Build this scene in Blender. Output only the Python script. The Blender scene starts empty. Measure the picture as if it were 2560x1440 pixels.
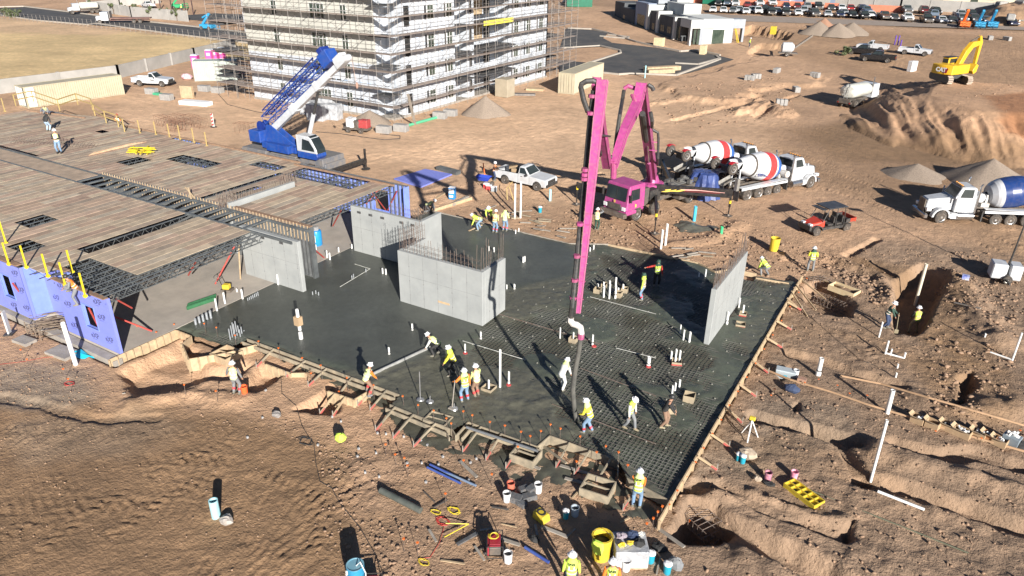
import bpy, bmesh, math, random
import numpy as np
from mathutils import Vector, Matrix
random.seed(7)
S = bpy.context.scene
COL = S.collection
R_ = math.radians
FPX, PITCH, ROLL, YAW, CAMH = 1805.0, R_(25.5), R_(-.76), R_(-30.7), 19.2
fw = Vector((math.sin(YAW)*math.cos(PITCH), math.cos(YAW)*math.cos(PITCH), -math.sin(PITCH)))
rt = Vector((math.cos(YAW), -math.sin(YAW), 0)); dn = fw.cross(rt)
rt2 = math.cos(ROLL)*rt + math.sin(ROLL)*dn
dn2 = -math.sin(ROLL)*rt + math.cos(ROLL)*dn
CAMP = Vector((0, 0, CAMH))
cd = bpy.data.cameras.new('camera'); cam = bpy.data.objects.new('camera', cd); COL.objects.link(cam)
cam.matrix_world = Matrix(((rt2.x, -dn2.x, -fw.x, 0), (rt2.y, -dn2.y, -fw.y, 0), (rt2.z, -dn2.z, -fw.z, CAMH), (0, 0, 0, 1)))
cd.sensor_width = 36; cd.lens = FPX/2560*36; cd.clip_end = 3000; cd.clip_start = .5
S.camera = cam
SUN_AZ, SUN_EL = R_(-40), R_(20.3)
w = bpy.data.worlds.new('World'); S.world = w; w.use_nodes = True
nt = w.node_tree; bg = nt.nodes['Background']
sky = nt.nodes.new('ShaderNodeTexSky'); sky.sky_type = 'NISHITA'; sky.sun_disc = False
sky.sun_elevation = SUN_EL; sky.sun_rotation = math.atan2(math.cos(SUN_AZ), math.sin(SUN_AZ)); sky.altitude = 400; sky.air_density = .55; sky.dust_density = .3; sky.ozone_density = 2.0
nt.links.new(sky.outputs[0], bg.inputs[0]); bg.inputs[1].default_value = .05
sl = bpy.data.lights.new('sun', 'SUN'); sl.energy = 5; sl.angle = R_(.5); sl.color = (1, .95, .88)
so = bpy.data.objects.new('sun', sl); COL.objects.link(so); so.location = (60, -50, 80)
so.rotation_euler = Vector((math.cos(SUN_AZ)*math.cos(SUN_EL), math.sin(SUN_AZ)*math.cos(SUN_EL), math.sin(SUN_EL))).to_track_quat('Z', 'Y').to_euler()
S.view_settings.view_transform = 'Standard'; S.view_settings.look = 'None'
S.view_settings.exposure = 1.0; S.view_settings.gamma = 1

MATS = {}
def mat(name, c1, c2=None, sc=4, rough=.8, metal=0, bump=0, bsc=30, attr=None, dust=0, ior=1.45, alpha=1, lo=.35, hi=.65):
 """principled material, two real colours mixed by noise, optional dust and bump"""
 if name in MATS: return MATS[name]
 m = bpy.data.materials.new(name); m.use_nodes = True; t = m.node_tree; N = t.nodes; Lk = t.links
 b = N['Principled BSDF']; b.inputs['Roughness'].default_value = rough; b.inputs['Metallic'].default_value = metal
 b.inputs['IOR'].default_value = ior
 tc = N.new('ShaderNodeTexCoord')
 def noise(scale, det=5):
  n = N.new('ShaderNodeTexNoise'); n.inputs['Scale'].default_value = scale; n.inputs['Detail'].default_value = det
  n.inputs['Roughness'].default_value = .62; Lk.new(tc.outputs['Object'], n.inputs['Vector']); return n
 def mix(f, a, bb, typ='MIX'):
  x = N.new('ShaderNodeMix'); x.data_type = 'RGBA'; x.blend_type = typ
  for k, v in ((0, f), (6, a), (7, bb)):
   if hasattr(v, 'is_linked'): Lk.new(v, x.inputs[k])
   else: x.inputs[k].default_value = v if k == 0 else (*v, 1) if len(v) == 3 else v
  return x.outputs[2]
 def ramp(src, a, bb):
  r = N.new('ShaderNodeMapRange'); r.inputs[1].default_value = a; r.inputs[2].default_value = bb
  Lk.new(src, r.inputs[0]); return r.outputs[0]
 col = None
 if attr:
  a = N.new('ShaderNodeVertexColor'); a.layer_name = attr; col = a.outputs[0]
 if c2 is not None:
  f = ramp(noise(sc).outputs[0], lo, hi)
  c = mix(f, c1, c2)
  col = mix(1.0, col, c, 'MULTIPLY') if col else c
 elif col is None:
  rgb = N.new('ShaderNodeRGB'); rgb.outputs[0].default_value = (*c1, 1); col = rgb.outputs[0]
 if dust:
  f = N.new('ShaderNodeMath'); f.operation = 'MULTIPLY'; f.inputs[1].default_value = dust
  Lk.new(ramp(noise(sc*2.7, 6).outputs[0], .45, .75), f.inputs[0])
  col = mix(f.outputs[0], col, (.30, .22, .16))
 Lk.new(col, b.inputs['Base Color'])
 if bump:
  bp = N.new('ShaderNodeBump'); bp.inputs['Strength'].default_value = bump; bp.inputs['Distance'].default_value = .05
  Lk.new(noise(bsc, 4).outputs[0], bp.inputs['Height']); Lk.new(bp.outputs[0], b.inputs['Normal'])
 MATS[name] = m; m['b'] = 1
 return m
def g(v): return (v, v, v)
def hexc(h):
 c = [int(h[i:i+2], 16)/255 for i in (0, 2, 4)]
 return tuple(x/12.92 if x <= .04045 else ((x+.055)/1.055)**2.4 for x in c)

I4 = Matrix.Identity(4)
class MB:
 def __init__(s): s.v = []; s.f = []; s.c = None; s.cols = []
 def add(s, vs, fs, M=None):
  n = len(s.v)
  if M is not None: vs = [tuple(M @ Vector(p)) for p in vs]
  s.v += [tuple(p) for p in vs]; s.f += [tuple(i+n for i in f) for f in fs]
  if s.c is not None: s.cols += [s.c]*len(fs)
  return s
 def box(s, c, d, rz=0, M=None, top=(1, 1)):
  x, y, z = d[0]/2, d[1]/2, d[2]/2; tx, ty = top
  vs = [(-x, -y, -z), (x, -y, -z), (x, y, -z), (-x, y, -z), (-x*tx, -y*ty, z), (x*tx, -y*ty, z), (x*tx, y*ty, z), (-x*tx, y*ty, z)]
  T = Matrix.Translation(c) @ Matrix.Rotation(rz, 4, 'Z')
  if M is not None: T = M @ T
  return s.add(vs, [(0, 3, 2, 1), (4, 5, 6, 7), (0, 1, 5, 4), (1, 2, 6, 5), (2, 3, 7, 6), (3, 0, 4, 7)], T)
 def bx(s, x0, x1, y0, y1, z0, z1, M=None): return s.box(((x0+x1)/2, (y0+y1)/2, (z0+z1)/2), (abs(x1-x0), abs(y1-y0), abs(z1-z0)), 0, M)
 def frame(s, p, q):
  p = Vector(p); q = Vector(q); z = (q-p).normalized()
  x = Vector((0, 0, 1)).cross(z) if abs(z.z) < .98 else Vector((1, 0, 0)).cross(z)
  x.normalize(); y = z.cross(x); return p, q, x, y
 def bar(s, p, q, w, h=None, M=None):      # rectangular beam: w horizontal, h the other way
  h = h or w; p, q, x, y = s.frame(p, q); vs = []
  for e in (p, q):
   for a, b in ((-1, -1), (1, -1), (1, 1), (-1, 1)): vs.append(e + x*a*w/2 + y*b*h/2)
  return s.add(vs, [(3, 2, 1, 0), (4, 5, 6, 7), (0, 1, 5, 4), (1, 2, 6, 5), (2, 3, 7, 6), (3, 0, 4, 7)], M)
 def tube(s, pts, r, n=6, M=None, cap=True):
  pts = [Vector(p) for p in pts]; k = len(pts); rs = r if hasattr(r, '__len__') else [r]*k; vs = []; fs = []
  px = None
  for i, p in enumerate(pts):
   d = (pts[min(i+1, k-1)]-pts[max(i-1, 0)])
   d = d.normalized() if d.length > 1e-9 else Vector((0, 0, 1))
   if px is None: px = Vector((0, 0, 1)).cross(d) if abs(d.z) < .95 else Vector((1, 0, 0)).cross(d)
   x = (px - d*px.dot(d))
   if x.length < 1e-6: x = Vector((1, 0, 0)).cross(d)
   x.normalize(); px = x; y = d.cross(x)
   for j in range(n):
    a = 2*math.pi*j/n; vs.append(p + (x*math.cos(a)+y*math.sin(a))*rs[i])
  for i in range(k-1):
   for j in range(n):
    a, b = i*n+j, i*n+(j+1) % n; fs.append((a, b, b+n, a+n))
  if cap: fs += [tuple(range(n-1, -1, -1)), tuple((k-1)*n+j for j in range(n))]
  return s.add(vs, fs, M)
 def lathe(s, prof, n=12, M=None, sx=1, sy=1, cap=True):   # prof: (r, z)
  vs = []; fs = []; k = len(prof)
  for r, z in prof:
   for j in range(n): a = 2*math.pi*j/n; vs.append((r*math.cos(a)*sx, r*math.sin(a)*sy, z))
  for i in range(k-1):
   for j in range(n): a, b = i*n+j, i*n+(j+1) % n; fs.append((a, b, b+n, a+n))
  if cap: fs += [tuple(range(n-1, -1, -1)), tuple((k-1)*n+j for j in range(n))]
  return s.add(vs, fs, M)
 def rings(s, rings, M=None, cap=True):   # list of equal-length vertex rings
  vs = []; fs = []; n = len(rings[0]); k = len(rings)
  for r in rings: vs += list(r)
  for i in range(k-1):
   for j in range(n): a, b = i*n+j, i*n+(j+1) % n; fs.append((a, b, b+n, a+n))
  if cap: fs += [tuple(range(n-1, -1, -1)), tuple((k-1)*n+j for j in range(n))]
  return s.add(vs, fs, M)
 def prism(s, poly, z0, z1, M=None):
  n = len(poly); vs = [(x, y, z0) for x, y in poly]+[(x, y, z1) for x, y in poly]
  fs = [tuple(range(n-1, -1, -1)), tuple(range(n, 2*n))]+[(i, (i+1) % n, (i+1) % n+n, i+n) for i in range(n)]
  return s.add(vs, fs, M)
 def ext(s, poly, w, M=None):             # side-view outline (x,z) given thickness w along y, centred
  n = len(poly); vs = [(x, -w/2, z) for x, z in poly]+[(x, w/2, z) for x, z in poly]
  fs = [tuple(range(n-1, -1, -1)), tuple(range(n, 2*n))]+[(i, (i+1) % n, (i+1) % n+n, i+n) for i in range(n)]
  return s.add(vs, fs, M)
 def quad(s, a, b, c, d, M=None): return s.add([a, b, c, d], [(0, 1, 2, 3)], M)
 def sph(s, c, r, n=8, M=None, sc=(1, 1, 1)):
  pr = [(max(.001, r*math.sin(math.pi*i/(n//2+1))), -r*math.cos(math.pi*i/(n//2+1))) for i in range(n//2+2)]
  T = Matrix.Translation(c) @ Matrix.Diagonal((*sc, 1))
  return s.lathe(pr, n, M @ T if M is not None else T)
 def mesh(s, name, m=None, smooth=False, bevel=0):
  me = bpy.data.meshes.new(name); me.from_pydata(s.v, [], s.f); me.validate()
  bm = bmesh.new(); bm.from_mesh(me); bmesh.ops.recalc_face_normals(bm, faces=bm.faces)
  if bevel: bmesh.ops.bevel(bm, geom=[e for e in bm.edges if len(e.link_faces) == 2 and e.calc_face_angle(0) > .5], offset=bevel, segments=1, affect='EDGES')
  bm.to_mesh(me); bm.free()
  if s.cols and not bevel and len(s.cols) == len(me.polygons):
   a = me.color_attributes.new('Col', 'FLOAT_COLOR', 'CORNER'); arr = []
   for p in me.polygons: arr += [*s.cols[p.index], 1]*p.loop_total
   a.data.foreach_set('color', arr)
  if smooth:
   me.polygons.foreach_set('use_smooth', [True]*len(me.polygons))
   me.set_sharp_from_angle(angle=R_(40))
  if m: me.materials.append(m)
  return me
 def build(s, name, m, parent=None, smooth=False, bevel=0, **k):
  o = bpy.data.objects.new(name, s.mesh(name, m, smooth, bevel)); COL.objects.link(o)
  if parent: o.parent = parent
  return tag(o, **k) if k else o
def tag(o, label=None, cat=None, group=None, kind=None):
 if label: o['label'] = label
 if cat: o['category'] = cat
 if group: o['group'] = group
 if kind: o['kind'] = kind
 return o
def thing(name, label, cat, loc=(0, 0, 0), rz=0, group=None):
 o = bpy.data.objects.new(name, None); COL.objects.link(o); o.location = loc; o.rotation_euler = (0, 0, rz)
 o.empty_display_size = .2
 return tag(o, label, cat, group)
def kids(o): return [c for c in COL.objects if c.parent == o]
KID = {}
def dup(root, loc, rz=0, label=None, group=None, mats=None):
 """copy a thing with its parts and sub-parts"""
 if root.name not in KID:
  KID[root.name] = [(c, [d for d in COL.objects if d.parent == c]) for c in COL.objects if c.parent == root]
 r = root.copy(); COL.objects.link(r); r.location = loc; r.rotation_euler = (0, 0, rz)
 if label: r['label'] = label
 if group: r['group'] = group
 def setm(c):
  if mats and c.data and c.data.materials and c.data.materials[0] and c.data.materials[0].name in mats:
   c.material_slots[0].link = 'OBJECT'; c.material_slots[0].material = mats[c.data.materials[0].name]
 for ch, sub in KID[root.name]:
  c = ch.copy(); COL.objects.link(c); c.parent = r; setm(c)
  for q in sub:
   d = q.copy(); COL.objects.link(d); d.parent = c; setm(d)
 setm(r) if r.data else None
 return r
def recolour(root, mats):
 for c in [root]+[x for x in COL.objects if x.parent == root or (x.parent and x.parent.parent == root)]:
  if c.data and c.data.materials and c.data.materials[0] and c.data.materials[0].name in mats:
   c.material_slots[0].link = 'OBJECT'; c.material_slots[0].material = mats[c.data.materials[0].name]
def text(s, size, o, xd, yd, m, parent, ext=.004, name='lettering', sx=1, bold=0):
 """writing as flat raised letters; o = lower left corner, xd / yd = reading and up directions"""
 c = bpy.data.curves.new('t', 'FONT'); c.body = s; c.size = size; c.extrude = ext; c.resolution_u = 2; c.offset = bold
 t = bpy.data.objects.new('t', c); me = bpy.data.meshes.new_from_object(t); bpy.data.objects.remove(t)
 X = Vector(xd).normalized(); Y = Vector(yd).normalized(); Z = X.cross(Y)
 M = Matrix(((X.x*sx, Y.x, Z.x, o[0]), (X.y*sx, Y.y, Z.y, o[1]), (X.z*sx, Y.z, Z.z, o[2]), (0, 0, 0, 1)))
 me.transform(M); me.materials.clear(); me.materials.append(m)
 b = bpy.data.objects.new(name, me); COL.objects.link(b); b.parent = parent; return b

def ray(px, py):
 return rt2*((px-1280)/FPX) + dn2*((py-720)/FPX) + fw
def at(px, py, z=0.0):
 d = ray(px, py); t = (z-CAMH)/d.z; return CAMP + d*t
def base(x, y): return .052*np.clip(np.asarray(y, float)-122, 0, 112)
def segd(P, a, b):
 ab = b-a; t = np.clip(((P-a) @ ab)/max(ab @ ab, 1e-9), 0, 1); return np.hypot(*(P-(a+t[:, None]*ab)).T), t
def sdf(P, poly):   # >0 inside
 poly = np.asarray(poly, float); n = len(poly); d = np.full(len(P), 1e9); ins = np.zeros(len(P), bool)
 for i in range(n):
  a, b = poly[i], poly[(i+1) % n]; d = np.minimum(d, segd(P, a, b)[0])
  c = (a[1] > P[:, 1]) != (b[1] > P[:, 1])
  with np.errstate(divide='ignore', invalid='ignore'):
   ins ^= c & (P[:, 0] < (b[0]-a[0])*(P[:, 1]-a[1])/(b[1]-a[1]+1e-12)+a[0])
 return np.where(ins, d, -d)
def sst(x, a, b):
 t = np.clip((x-a)/(b-a), 0, 1); return t*t*(3-2*t)
_rng = np.random.RandomState(5); _T = _rng.rand(256, 256)
def vn(x, y):
 xi = np.floor(x).astype(int); yi = np.floor(y).astype(int); fx = x-xi; fy = y-yi
 fx = fx*fx*(3-2*fx); fy = fy*fy*(3-2*fy); a = xi & 255; b = yi & 255; a1 = (xi+1) & 255; b1 = (yi+1) & 255
 return (_T[a, b]*(1-fx)+_T[a1, b]*fx)*(1-fy)+(_T[a, b1]*(1-fx)+_T[a1, b1]*fx)*fy
def fbm(x, y, s, o=4, p=.5):
 r = 0; a = 1; t = 0
 for i in range(o):
  r = r+a*vn(x*s+17.3*i, y*s+31.7*i); t += a; a *= p; s *= 2.03
 return r/t-.5
def W(pts, z=0.0): return [tuple(at(a, b, z)[:2]) for a, b in pts]
def Wb(pts):
 o = []
 for a, b in pts:
  z = 0.
  for _ in range(25): p = at(a, b, z); z = .5*z+.5*float(base(p.x, p.y))
  o.append((p.x, p.y))
 return o
# ================================================================ THE GROUND
SLAB = [(-33.4, 20.3), (-29.4, 20.55), (-29.2, 21.6), (-19.0, 21.75), (-18.85, 20.9), (-15.3, 20.85), (-15.05, 21.7), (-11.65, 21.8), (-11.5, 22.7),
  (-8.3, 22.75), (-7.6, 21.9), (-5.7, 21.6), (-5.7, 45.2), (-8.2, 44.9), (-8.2, 43.9), (-10.6, 43.8), (-12.0, 44.6), (-18.5, 44.4), (-20.9, 43.1), (-33.4, 43.3)]
LOWP = np.array([(-130, -60), (90, -60), (90, 50), (-30, 50), (-36, 40), (-130, 40)], float)
def PX(l): return W(l, -.3)
HOLES = [  # outline in the photo, depth, bank width
 (PX([(285, 930), (455, 848), (505, 872), (495, 900), (560, 915), (620, 895), (645, 905), (600, 945), (540, 955), (480, 962), (430, 985), (330, 1002)]), .6, .7),
 (PX([(640, 905), (700, 915), (725, 930), (690, 955), (625, 985), (600, 960)]), .55, .4),
 (PX([(735, 1020), (790, 985), (830, 960), (865, 985), (850, 1030), (780, 1036)]), .7, .35),
 (PX([(2000, 725), (2040, 690), (2100, 715), (2145, 760), (2130, 790), (2060, 785), (2020, 765)]), .9, .45),
 (PX([(2228, 705), (2300, 660), (2375, 690), (2360, 740), (2320, 815), (2285, 840), (2238, 830), (2228, 790)]), 1.3, .5),
 (PX([(2392, 940), (2432, 925), (2446, 960), (2420, 1015), (2385, 1010)]), .9, .4),
 (PX([(2118, 1195), (2150, 1172), (2185, 1180), (2205, 1205), (2150, 1218)]), .7, .4),
 (PX([(1668, 1325), (1725, 1240), (1790, 1255), (1845, 1300), (1800, 1350), (1725, 1362), (1672, 1350)]), 1.1, .35),
 (PX([(1940, 930), (1985, 905), (1990, 930), (1950, 955)]), .3, .3),
 (PX([(2095, 1320), (2135, 1300), (2140, 1345), (2115, 1365)]), .8, .3),
 (PX([(1978, 1008), (2000, 1000), (2005, 1025), (1985, 1035)]), .5, .3),
 (Wb([(1835, 75), (1880, 62), (1985, 84), (1970, 100), (1850, 88)]), 1.6, 1.0),
 (Wb([(1870, 128), (1900, 108), (1985, 112), (1965, 136), (1880, 140)]), .9, .5),
]
TRENCH = [  # polyline, half width, depth
 (PX([(1750, 1300), (1820, 1318), (1920, 1360), (2060, 1430), (2200, 1520)]), .75, .75),
 (PX([(1890, 1038), (1990, 1062), (2080, 1085), (2150, 1105)]), .38, .5),
 (PX([(2170, 1200), (2300, 1228), (2400, 1262), (2520, 1300), (2640, 1340)]), .55, .55),
 (PX([(2040, 1075), (2110, 1110), (2160, 1190)]), .3, .35),
 (PX([(1975, 880), (2060, 900), (2150, 935), (2250, 962)]), .4, .3),
 (PX([(2250, 1110), (2350, 1140), (2440, 1130), (2560, 1165)]), .5, .35),
 (PX([(1690, 1215), (1800, 1215), (1900, 1262), (2010, 1300), (2110, 1330)]), .35, .3),
 (PX([(0, 990), (120, 1015), (220, 1045), (390, 1040)]), .3, .12),
 (PX([(2190, 610), (2120, 640), (2230, 690)]), .3, .25),
 (W([(1690, 300), (1760, 285), (1860, 260), (1900, 240)]), .6, .28),
 (W([(1890, 295), (1950, 255), (1990, 238)]), .5, .25),
]
SPOIL = [  # polyline, half width, height
 (PX([(1790, 1225), (1880, 1245), (2000, 1290), (2110, 1300)]), .5, .28),
 (PX([(2200, 1130), (2330, 1170), (2480, 1215), (2600, 1250)]), .7, .35),
 (PX([(2040, 640), (2120, 665), (2200, 690), (2235, 770)]), .45, .3),
 (PX([(2380, 700), (2440, 780), (2500, 850)]), 1.1, .45),
 (PX([(2300, 1000), (2400, 1040), (2530, 1010)]), .8, .3),
 (PX([(1820, 585), (1880, 600), (1960, 640)]), .5, .22),
 (PX([(1860, 1340), (1900, 1400), (1960, 1440)]), .8, .3),
 (PX([(860, 1190), (960, 1150), (1050, 1170)]), .8, .12),
 (PX([(300, 905), (420, 915), (520, 940)]), .5, .1),
 (PX([(330, 1010), (480, 985), (610, 1000)]), .5, .2),
 (W([(1600, 265), (1700, 250), (1790, 262), (1900, 250)]), .9, .25),
 (W([(1850, 285), (1920, 262), (1960, 290)]), 1.4, .6),
 (W([(1690, 600), (1770, 590), (1850, 560)]), .7, .18),
]
CATM = W([(2105, 292), (2150, 322), (2215, 352), (2300, 385), (2400, 400), (2560, 412), (2700, 420)])+[(22, 100), (20, 128), (-9, 124), (-11.2, 108)]
PLAT = W([(1640, 208), (1680, 250), (1750, 268), (1840, 262), (1905, 236), (1960, 216), (2050, 222), (2080, 200), (1900, 160), (1720, 190)])
FAR_RUB = Wb([(2430, 40), (2560, 20), (2700, 40), (2620, 70), (2440, 62)])
TRACKS = [PX(l) for l in (
 [(-40, 1105), (150, 1112), (330, 1118), (470, 1110), (590, 1120), (700, 1150), (790, 1200), (850, 1290), (880, 1440)],
 [(-40, 1160), (180, 1170), (380, 1180), (560, 1190), (680, 1230), (760, 1300), (800, 1440)],
 [(-40, 1235), (200, 1225), (420, 1225), (600, 1270), (690, 1330), (720, 1440)],
 [(-40, 1330), (150, 1360), (300, 1440)], [(-40, 1290), (180, 1290), (380, 1370), (450, 1440)], [(30, 1010), (90, 1060), (160, 1140)], [(-40, 1400), (120, 1330), (330, 1290), (520, 1330), (640, 1440)], [(100, 1440), (260, 1300), (420, 1200), (620, 1120)], [(930, 1240), (880, 1330), (800, 1440)],
 [(820, 1180), (860, 1250), (905, 1350), (930, 1440)], [(1640, 560), (1700, 590), (1780, 600)],
 [(2010, 880), (2080, 850), (2130, 860), (2150, 900), (2110, 930)], [(2040, 890), (2085, 868), (2115, 880)])]
FTRACK = [W(l) for l in (
 [(1960, 420), (2080, 470), (2200, 505), (2350, 560), (2560, 640)], [(1980, 390), (2100, 430), (2250, 480)],
 [(1500, 385), (1650, 345), (1800, 320), (1900, 300), (2050, 330)], [(1560, 400), (1700, 370), (1850, 350), (1990, 380)],
 [(1020, 370), (1200, 350), (1400, 320), (1530, 260)], [(1100, 400), (1300, 372), (1480, 340)], [(2120, 300), (2160, 340), (2220, 370), (2330, 392), (2560, 420)],
 [(700, 300), (880, 330), (1100, 330), (1300, 270)], [(300, 280), (520, 290), (640, 300)])]
def height(x, y, fine=True):
 x = np.atleast_1d(np.asarray(x, float)); y = np.atleast_1d(np.asarray(y, float)); P = np.stack([x, y], 1)
 z = base(x, y)
 near = (x > -60) & (x < 30) & (y < 75)
 low = sst(sdf(P, LOWP), -6, 0); z = z-.35*low
 z = z + fbm(x, y, .05, 3)*.5*sst(x, -36, -26)*sst(y, 50, 62)
 rough = np.full(len(x), .035)*(1-.35*sst(-y, -19, -12)*sst(-x, 16, 20))
 if fine:
  rough += .035*sst(-sdf(P, [(-60, 6), (-6, 6), (-6, 46), (-60, 46)]), -8, 1)*sst(x, -9, -4)*sst(-y, -62, -48)
  rough += .04*sst(fbm(x, y, .12, 2), .0, .25)
 def sub(poly, pad):
  a = np.asarray(poly); return np.where((x > a[:, 0].min()-pad) & (x < a[:, 0].max()+pad) & (y > a[:, 1].min()-pad) & (y < a[:, 1].max()+pad))[0]
 wob = fbm(x, y, 1.1, 4)*(.8+1.2*sst(y, 70, 80))
 for poly, dep, bw in HOLES:
  k = sub(poly, 2)
  if len(k): z[k] -= dep*sst(sdf(P[k], poly)+wob[k]*.6, -.05, bw)
 for L in (TRENCH, SPOIL):
  for line, hw, dep in L:
   k = sub(line, hw+2)
   if not len(k): continue
   d = np.full(len(k), 1e9)
   for i in range(len(line)-1): d = np.minimum(d, segd(P[k], np.array(line[i]), np.array(line[i+1]))[0])
   d = d+wob[k]*(.45 if L is TRENCH else 1.0)
   z[k] += (-dep*(1-sst(d, hw*.55, hw+.12))) if L is TRENCH else dep*(1-sst(d, 0, hw*1.6))*(1+.8*fbm(x[k], y[k], 1.5, 3))
 k = sub(CATM, 4)
 if len(k):
  d = sdf(P[k], CATM); gl = fbm(x[k]*.9+y[k]*.25, y[k]*.12, .9, 3)*1.0+fbm(x[k]+y[k]*.6, (y[k]-x[k]*.6)*.3, .16, 3)*12
  hh = 3.35*np.clip((d+gl*(1-sst(d, 4, 9)))/9.0, 0, 1)**.8
  z[k] += hh*(1+.07*fbm(x[k], y[k], .6, 4)*(hh < 3.2))-np.abs(fbm(x[k]*.95+y[k]*.3, y[k]*.1, .55, 3))*2.2*sst(hh, .2, 1.2)*sst(-hh, -3.3, -2.6); rough[k] += .05*sst(hh, .3, 1)*sst(-hh, -3.3, -3.0)
 k = sub(PLAT, 3)
 if len(k): z[k] += .5*sst(sdf(P[k], PLAT)+fbm(x[k], y[k], .4, 4)*4, 0, 2.2)
 k = sub(FAR_RUB, 5)
 if len(k): z[k] += 3.0*sst(sdf(P[k], FAR_RUB), -1, 6)*(1+.5*fbm(x[k], y[k], .3, 3))
 if fine:
  hard = np.ones(len(x))
  for pl in (SLAB, [(-82, 16.5), (-33, 16.5), (-33, 40), (-82, 40)]):
   s = sdf(P, pl); z = np.where(s > -.02, np.minimum(z, -.55), z)
  z = z + fbm(x, y, .55, 4)*rough*2.0 + fbm(x, y, 2.6, 3)*rough*1.3 + fbm(x, y, 4.3, 2)*.035*sst(fbm(x+11, y-7, .25, 3), -.12, .12)*near + (.5-np.abs(fbm(x, y, 1.3, 3))*2)*np.minimum(rough, .1)*.55*sst(fbm(x-30, y, .2, 2), -.1, .15)
  z = z + np.where(near, np.abs(fbm(x, y, 1.7, 3))*-.10*sst(fbm(x+40, y, .15, 2), -.05, .2), 0)
  for line in TRACKS+FTRACK:
   far_ = line in FTRACK; pair = 1.05 if far_ else .9
   k = sub(line, 2.5)
   if not len(k): continue
   s0 = 0; dm = np.full(len(k), 1e9); sm = np.zeros(len(k)); sgn = np.zeros(len(k))
   for i in range(len(line)-1):
    a, b = np.array(line[i]), np.array(line[i+1]); d, t = segd(P[k], a, b); ln = np.hypot(*(b-a)); m = d < dm
    cr = (b-a)[0]*(P[k][:, 1]-a[1])-(b-a)[1]*(P[k][:, 0]-a[0])
    dm = np.where(m, d, dm); sm = np.where(m, s0+t*ln, sm); sgn = np.where(m, np.sign(cr), sgn); s0 += ln
   dd = np.abs(dm-pair); rut = 1-sst(dd, .18, .36); brk = sst(fbm(x[k], y[k], .35, 2), -.12, .06)
   lug = np.abs(((sm+sgn*dm*.6)/.42) % 1-.5)*2
   z[k] += brk*(rut*(-.035+.08*lug) + .012*np.exp(-((dd-.42)/.1)**2))
 return z
def H(x, y): return float(height([x], [y])[0])
def on(px, py, n=8):
 """the point of the ground seen at this place of the photograph"""
 z = 0.
 for _ in range(n+8): p = at(px, py, z); z = .45*z+.55*float(height([p.x], [p.y])[0])
 return Vector((p.x, p.y, z))
def flat(px, py): p = at(px, py, 0); return Vector((p.x, p.y, 0.0))
def axis(lo, hi, a, b, st, gr, cap):
 xs = list(np.arange(a, b, st)); x = a
 l = []
 while x > lo: x -= min(cap, st+(a-x)*gr); l.append(x)
 x = xs[-1]; r = []
 while x < hi: x += min(cap, st+(x-b)*gr if x > b else st); r.append(x)
 return np.array(l[::-1]+xs+r)
gx = axis(-420, 240, -46, 11, .105, .012, 4); gy = axis(-30, 480, 8, 58, .105, .010, 4)
XX, YY = np.meshgrid(gx, gy); fx_, fy_ = XX.ravel(), YY.ravel()
def sheet(name, xs, ys, zs, nx, ny, mask, m, col=None):
 me = bpy.data.meshes.new(name); idx = np.arange(nx*ny).reshape(ny, nx)
 q = np.stack([idx[:-1, :-1].ravel(), idx[:-1, 1:].ravel(), idx[1:, 1:].ravel(), idx[1:, :-1].ravel()], 1)
 if mask is not None:
  mk = mask.reshape(ny, nx); q = q[(mk[:-1, :-1] & mk[:-1, 1:] & mk[1:, 1:] & mk[1:, :-1]).ravel()]
 used, inv = np.unique(q, return_inverse=True); q = inv.reshape(-1, 4)
 me.vertices.add(len(used)); me.vertices.foreach_set('co', np.stack([xs[used], ys[used], zs[used]], 1).astype(np.float32).ravel())
 me.loops.add(q.size); me.loops.foreach_set('vertex_index', q.astype(np.int32).ravel())
 me.polygons.add(len(q)); me.polygons.foreach_set('loop_start', np.arange(0, q.size, 4, dtype=np.int32)); me.polygons.foreach_set('loop_total', np.full(len(q), 4, np.int32))
 me.update(calc_edges=True); me.polygons.foreach_set('use_smooth', np.ones(len(q), bool))
 if col is not None:
  a = me.color_attributes.new('Col', 'FLOAT_COLOR', 'POINT'); a.data.foreach_set('color', np.concatenate([col[used], np.ones((len(used), 1))], 1).astype(np.float32).ravel())
 me.materials.append(m); o = bpy.data.objects.new(name, me); COL.objects.link(o); return o
gz_ = height(fx_, fy_)
P_ = np.stack([fx_, fy_], 1)
DRY, BRN, GRY, STR, PAL, ORG = [np.array(c) for c in ((.47, .30, .185), (.225, .138, .073), (.20, .143, .100), (.63, .46, .235), (.63, .42, .265), (.32, .15, .07))]
gc = np.tile(DRY, (len(fx_), 1)); nz = fbm(fx_, fy_, .12, 4); n2 = fbm(fx_+70, fy_, .8, 4)
def zone(poly, c, wd=3., amt=1., jit=6.):
 f = sst(sdf(P_, poly)+nz*jit+n2*wd*.8, -wd*.5, wd*.5)[:, None]*amt; gc[:] = gc*(1-f)+c*f
zone(W([(560, 260), (1000, 310), (1500, 260), (1640, 290), (1500, 400), (1100, 420), (640, 380), (200, 330)]), PAL, 4, .95)
zone(W([(200, 250), (640, 200), (1400, 160), (1640, 210), (1900, 300), (1980, 400), (1500, 520), (1000, 480), (600, 400)]), PAL, 5, .6)
zone(PX([(-300, 975), (100, 990), (300, 1025), (560, 1030), (780, 1090), (860, 1180), (900, 1300), (960, 1600), (-400, 1700)]), BRN, 2, .85, 3)
zone(PX([(1660, 1200), (1980, 730), (2150, 610), (2700, 640), (2900, 1600), (1500, 1700)]), GRY, 3, .75, 4)
zone(PX([(900, 1160), (1100, 1130), (1300, 1200), (1650, 1300), (1700, 1600), (950, 1600)]), GRY*.5+DRY*.5, 2, .8, 3)
zone(PX([(2040, 660), (2130, 640), (2330, 690), (2420, 700), (2420, 900), (2300, 840), (2230, 700)]), BRN, 1.5, .7, 2)
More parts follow.
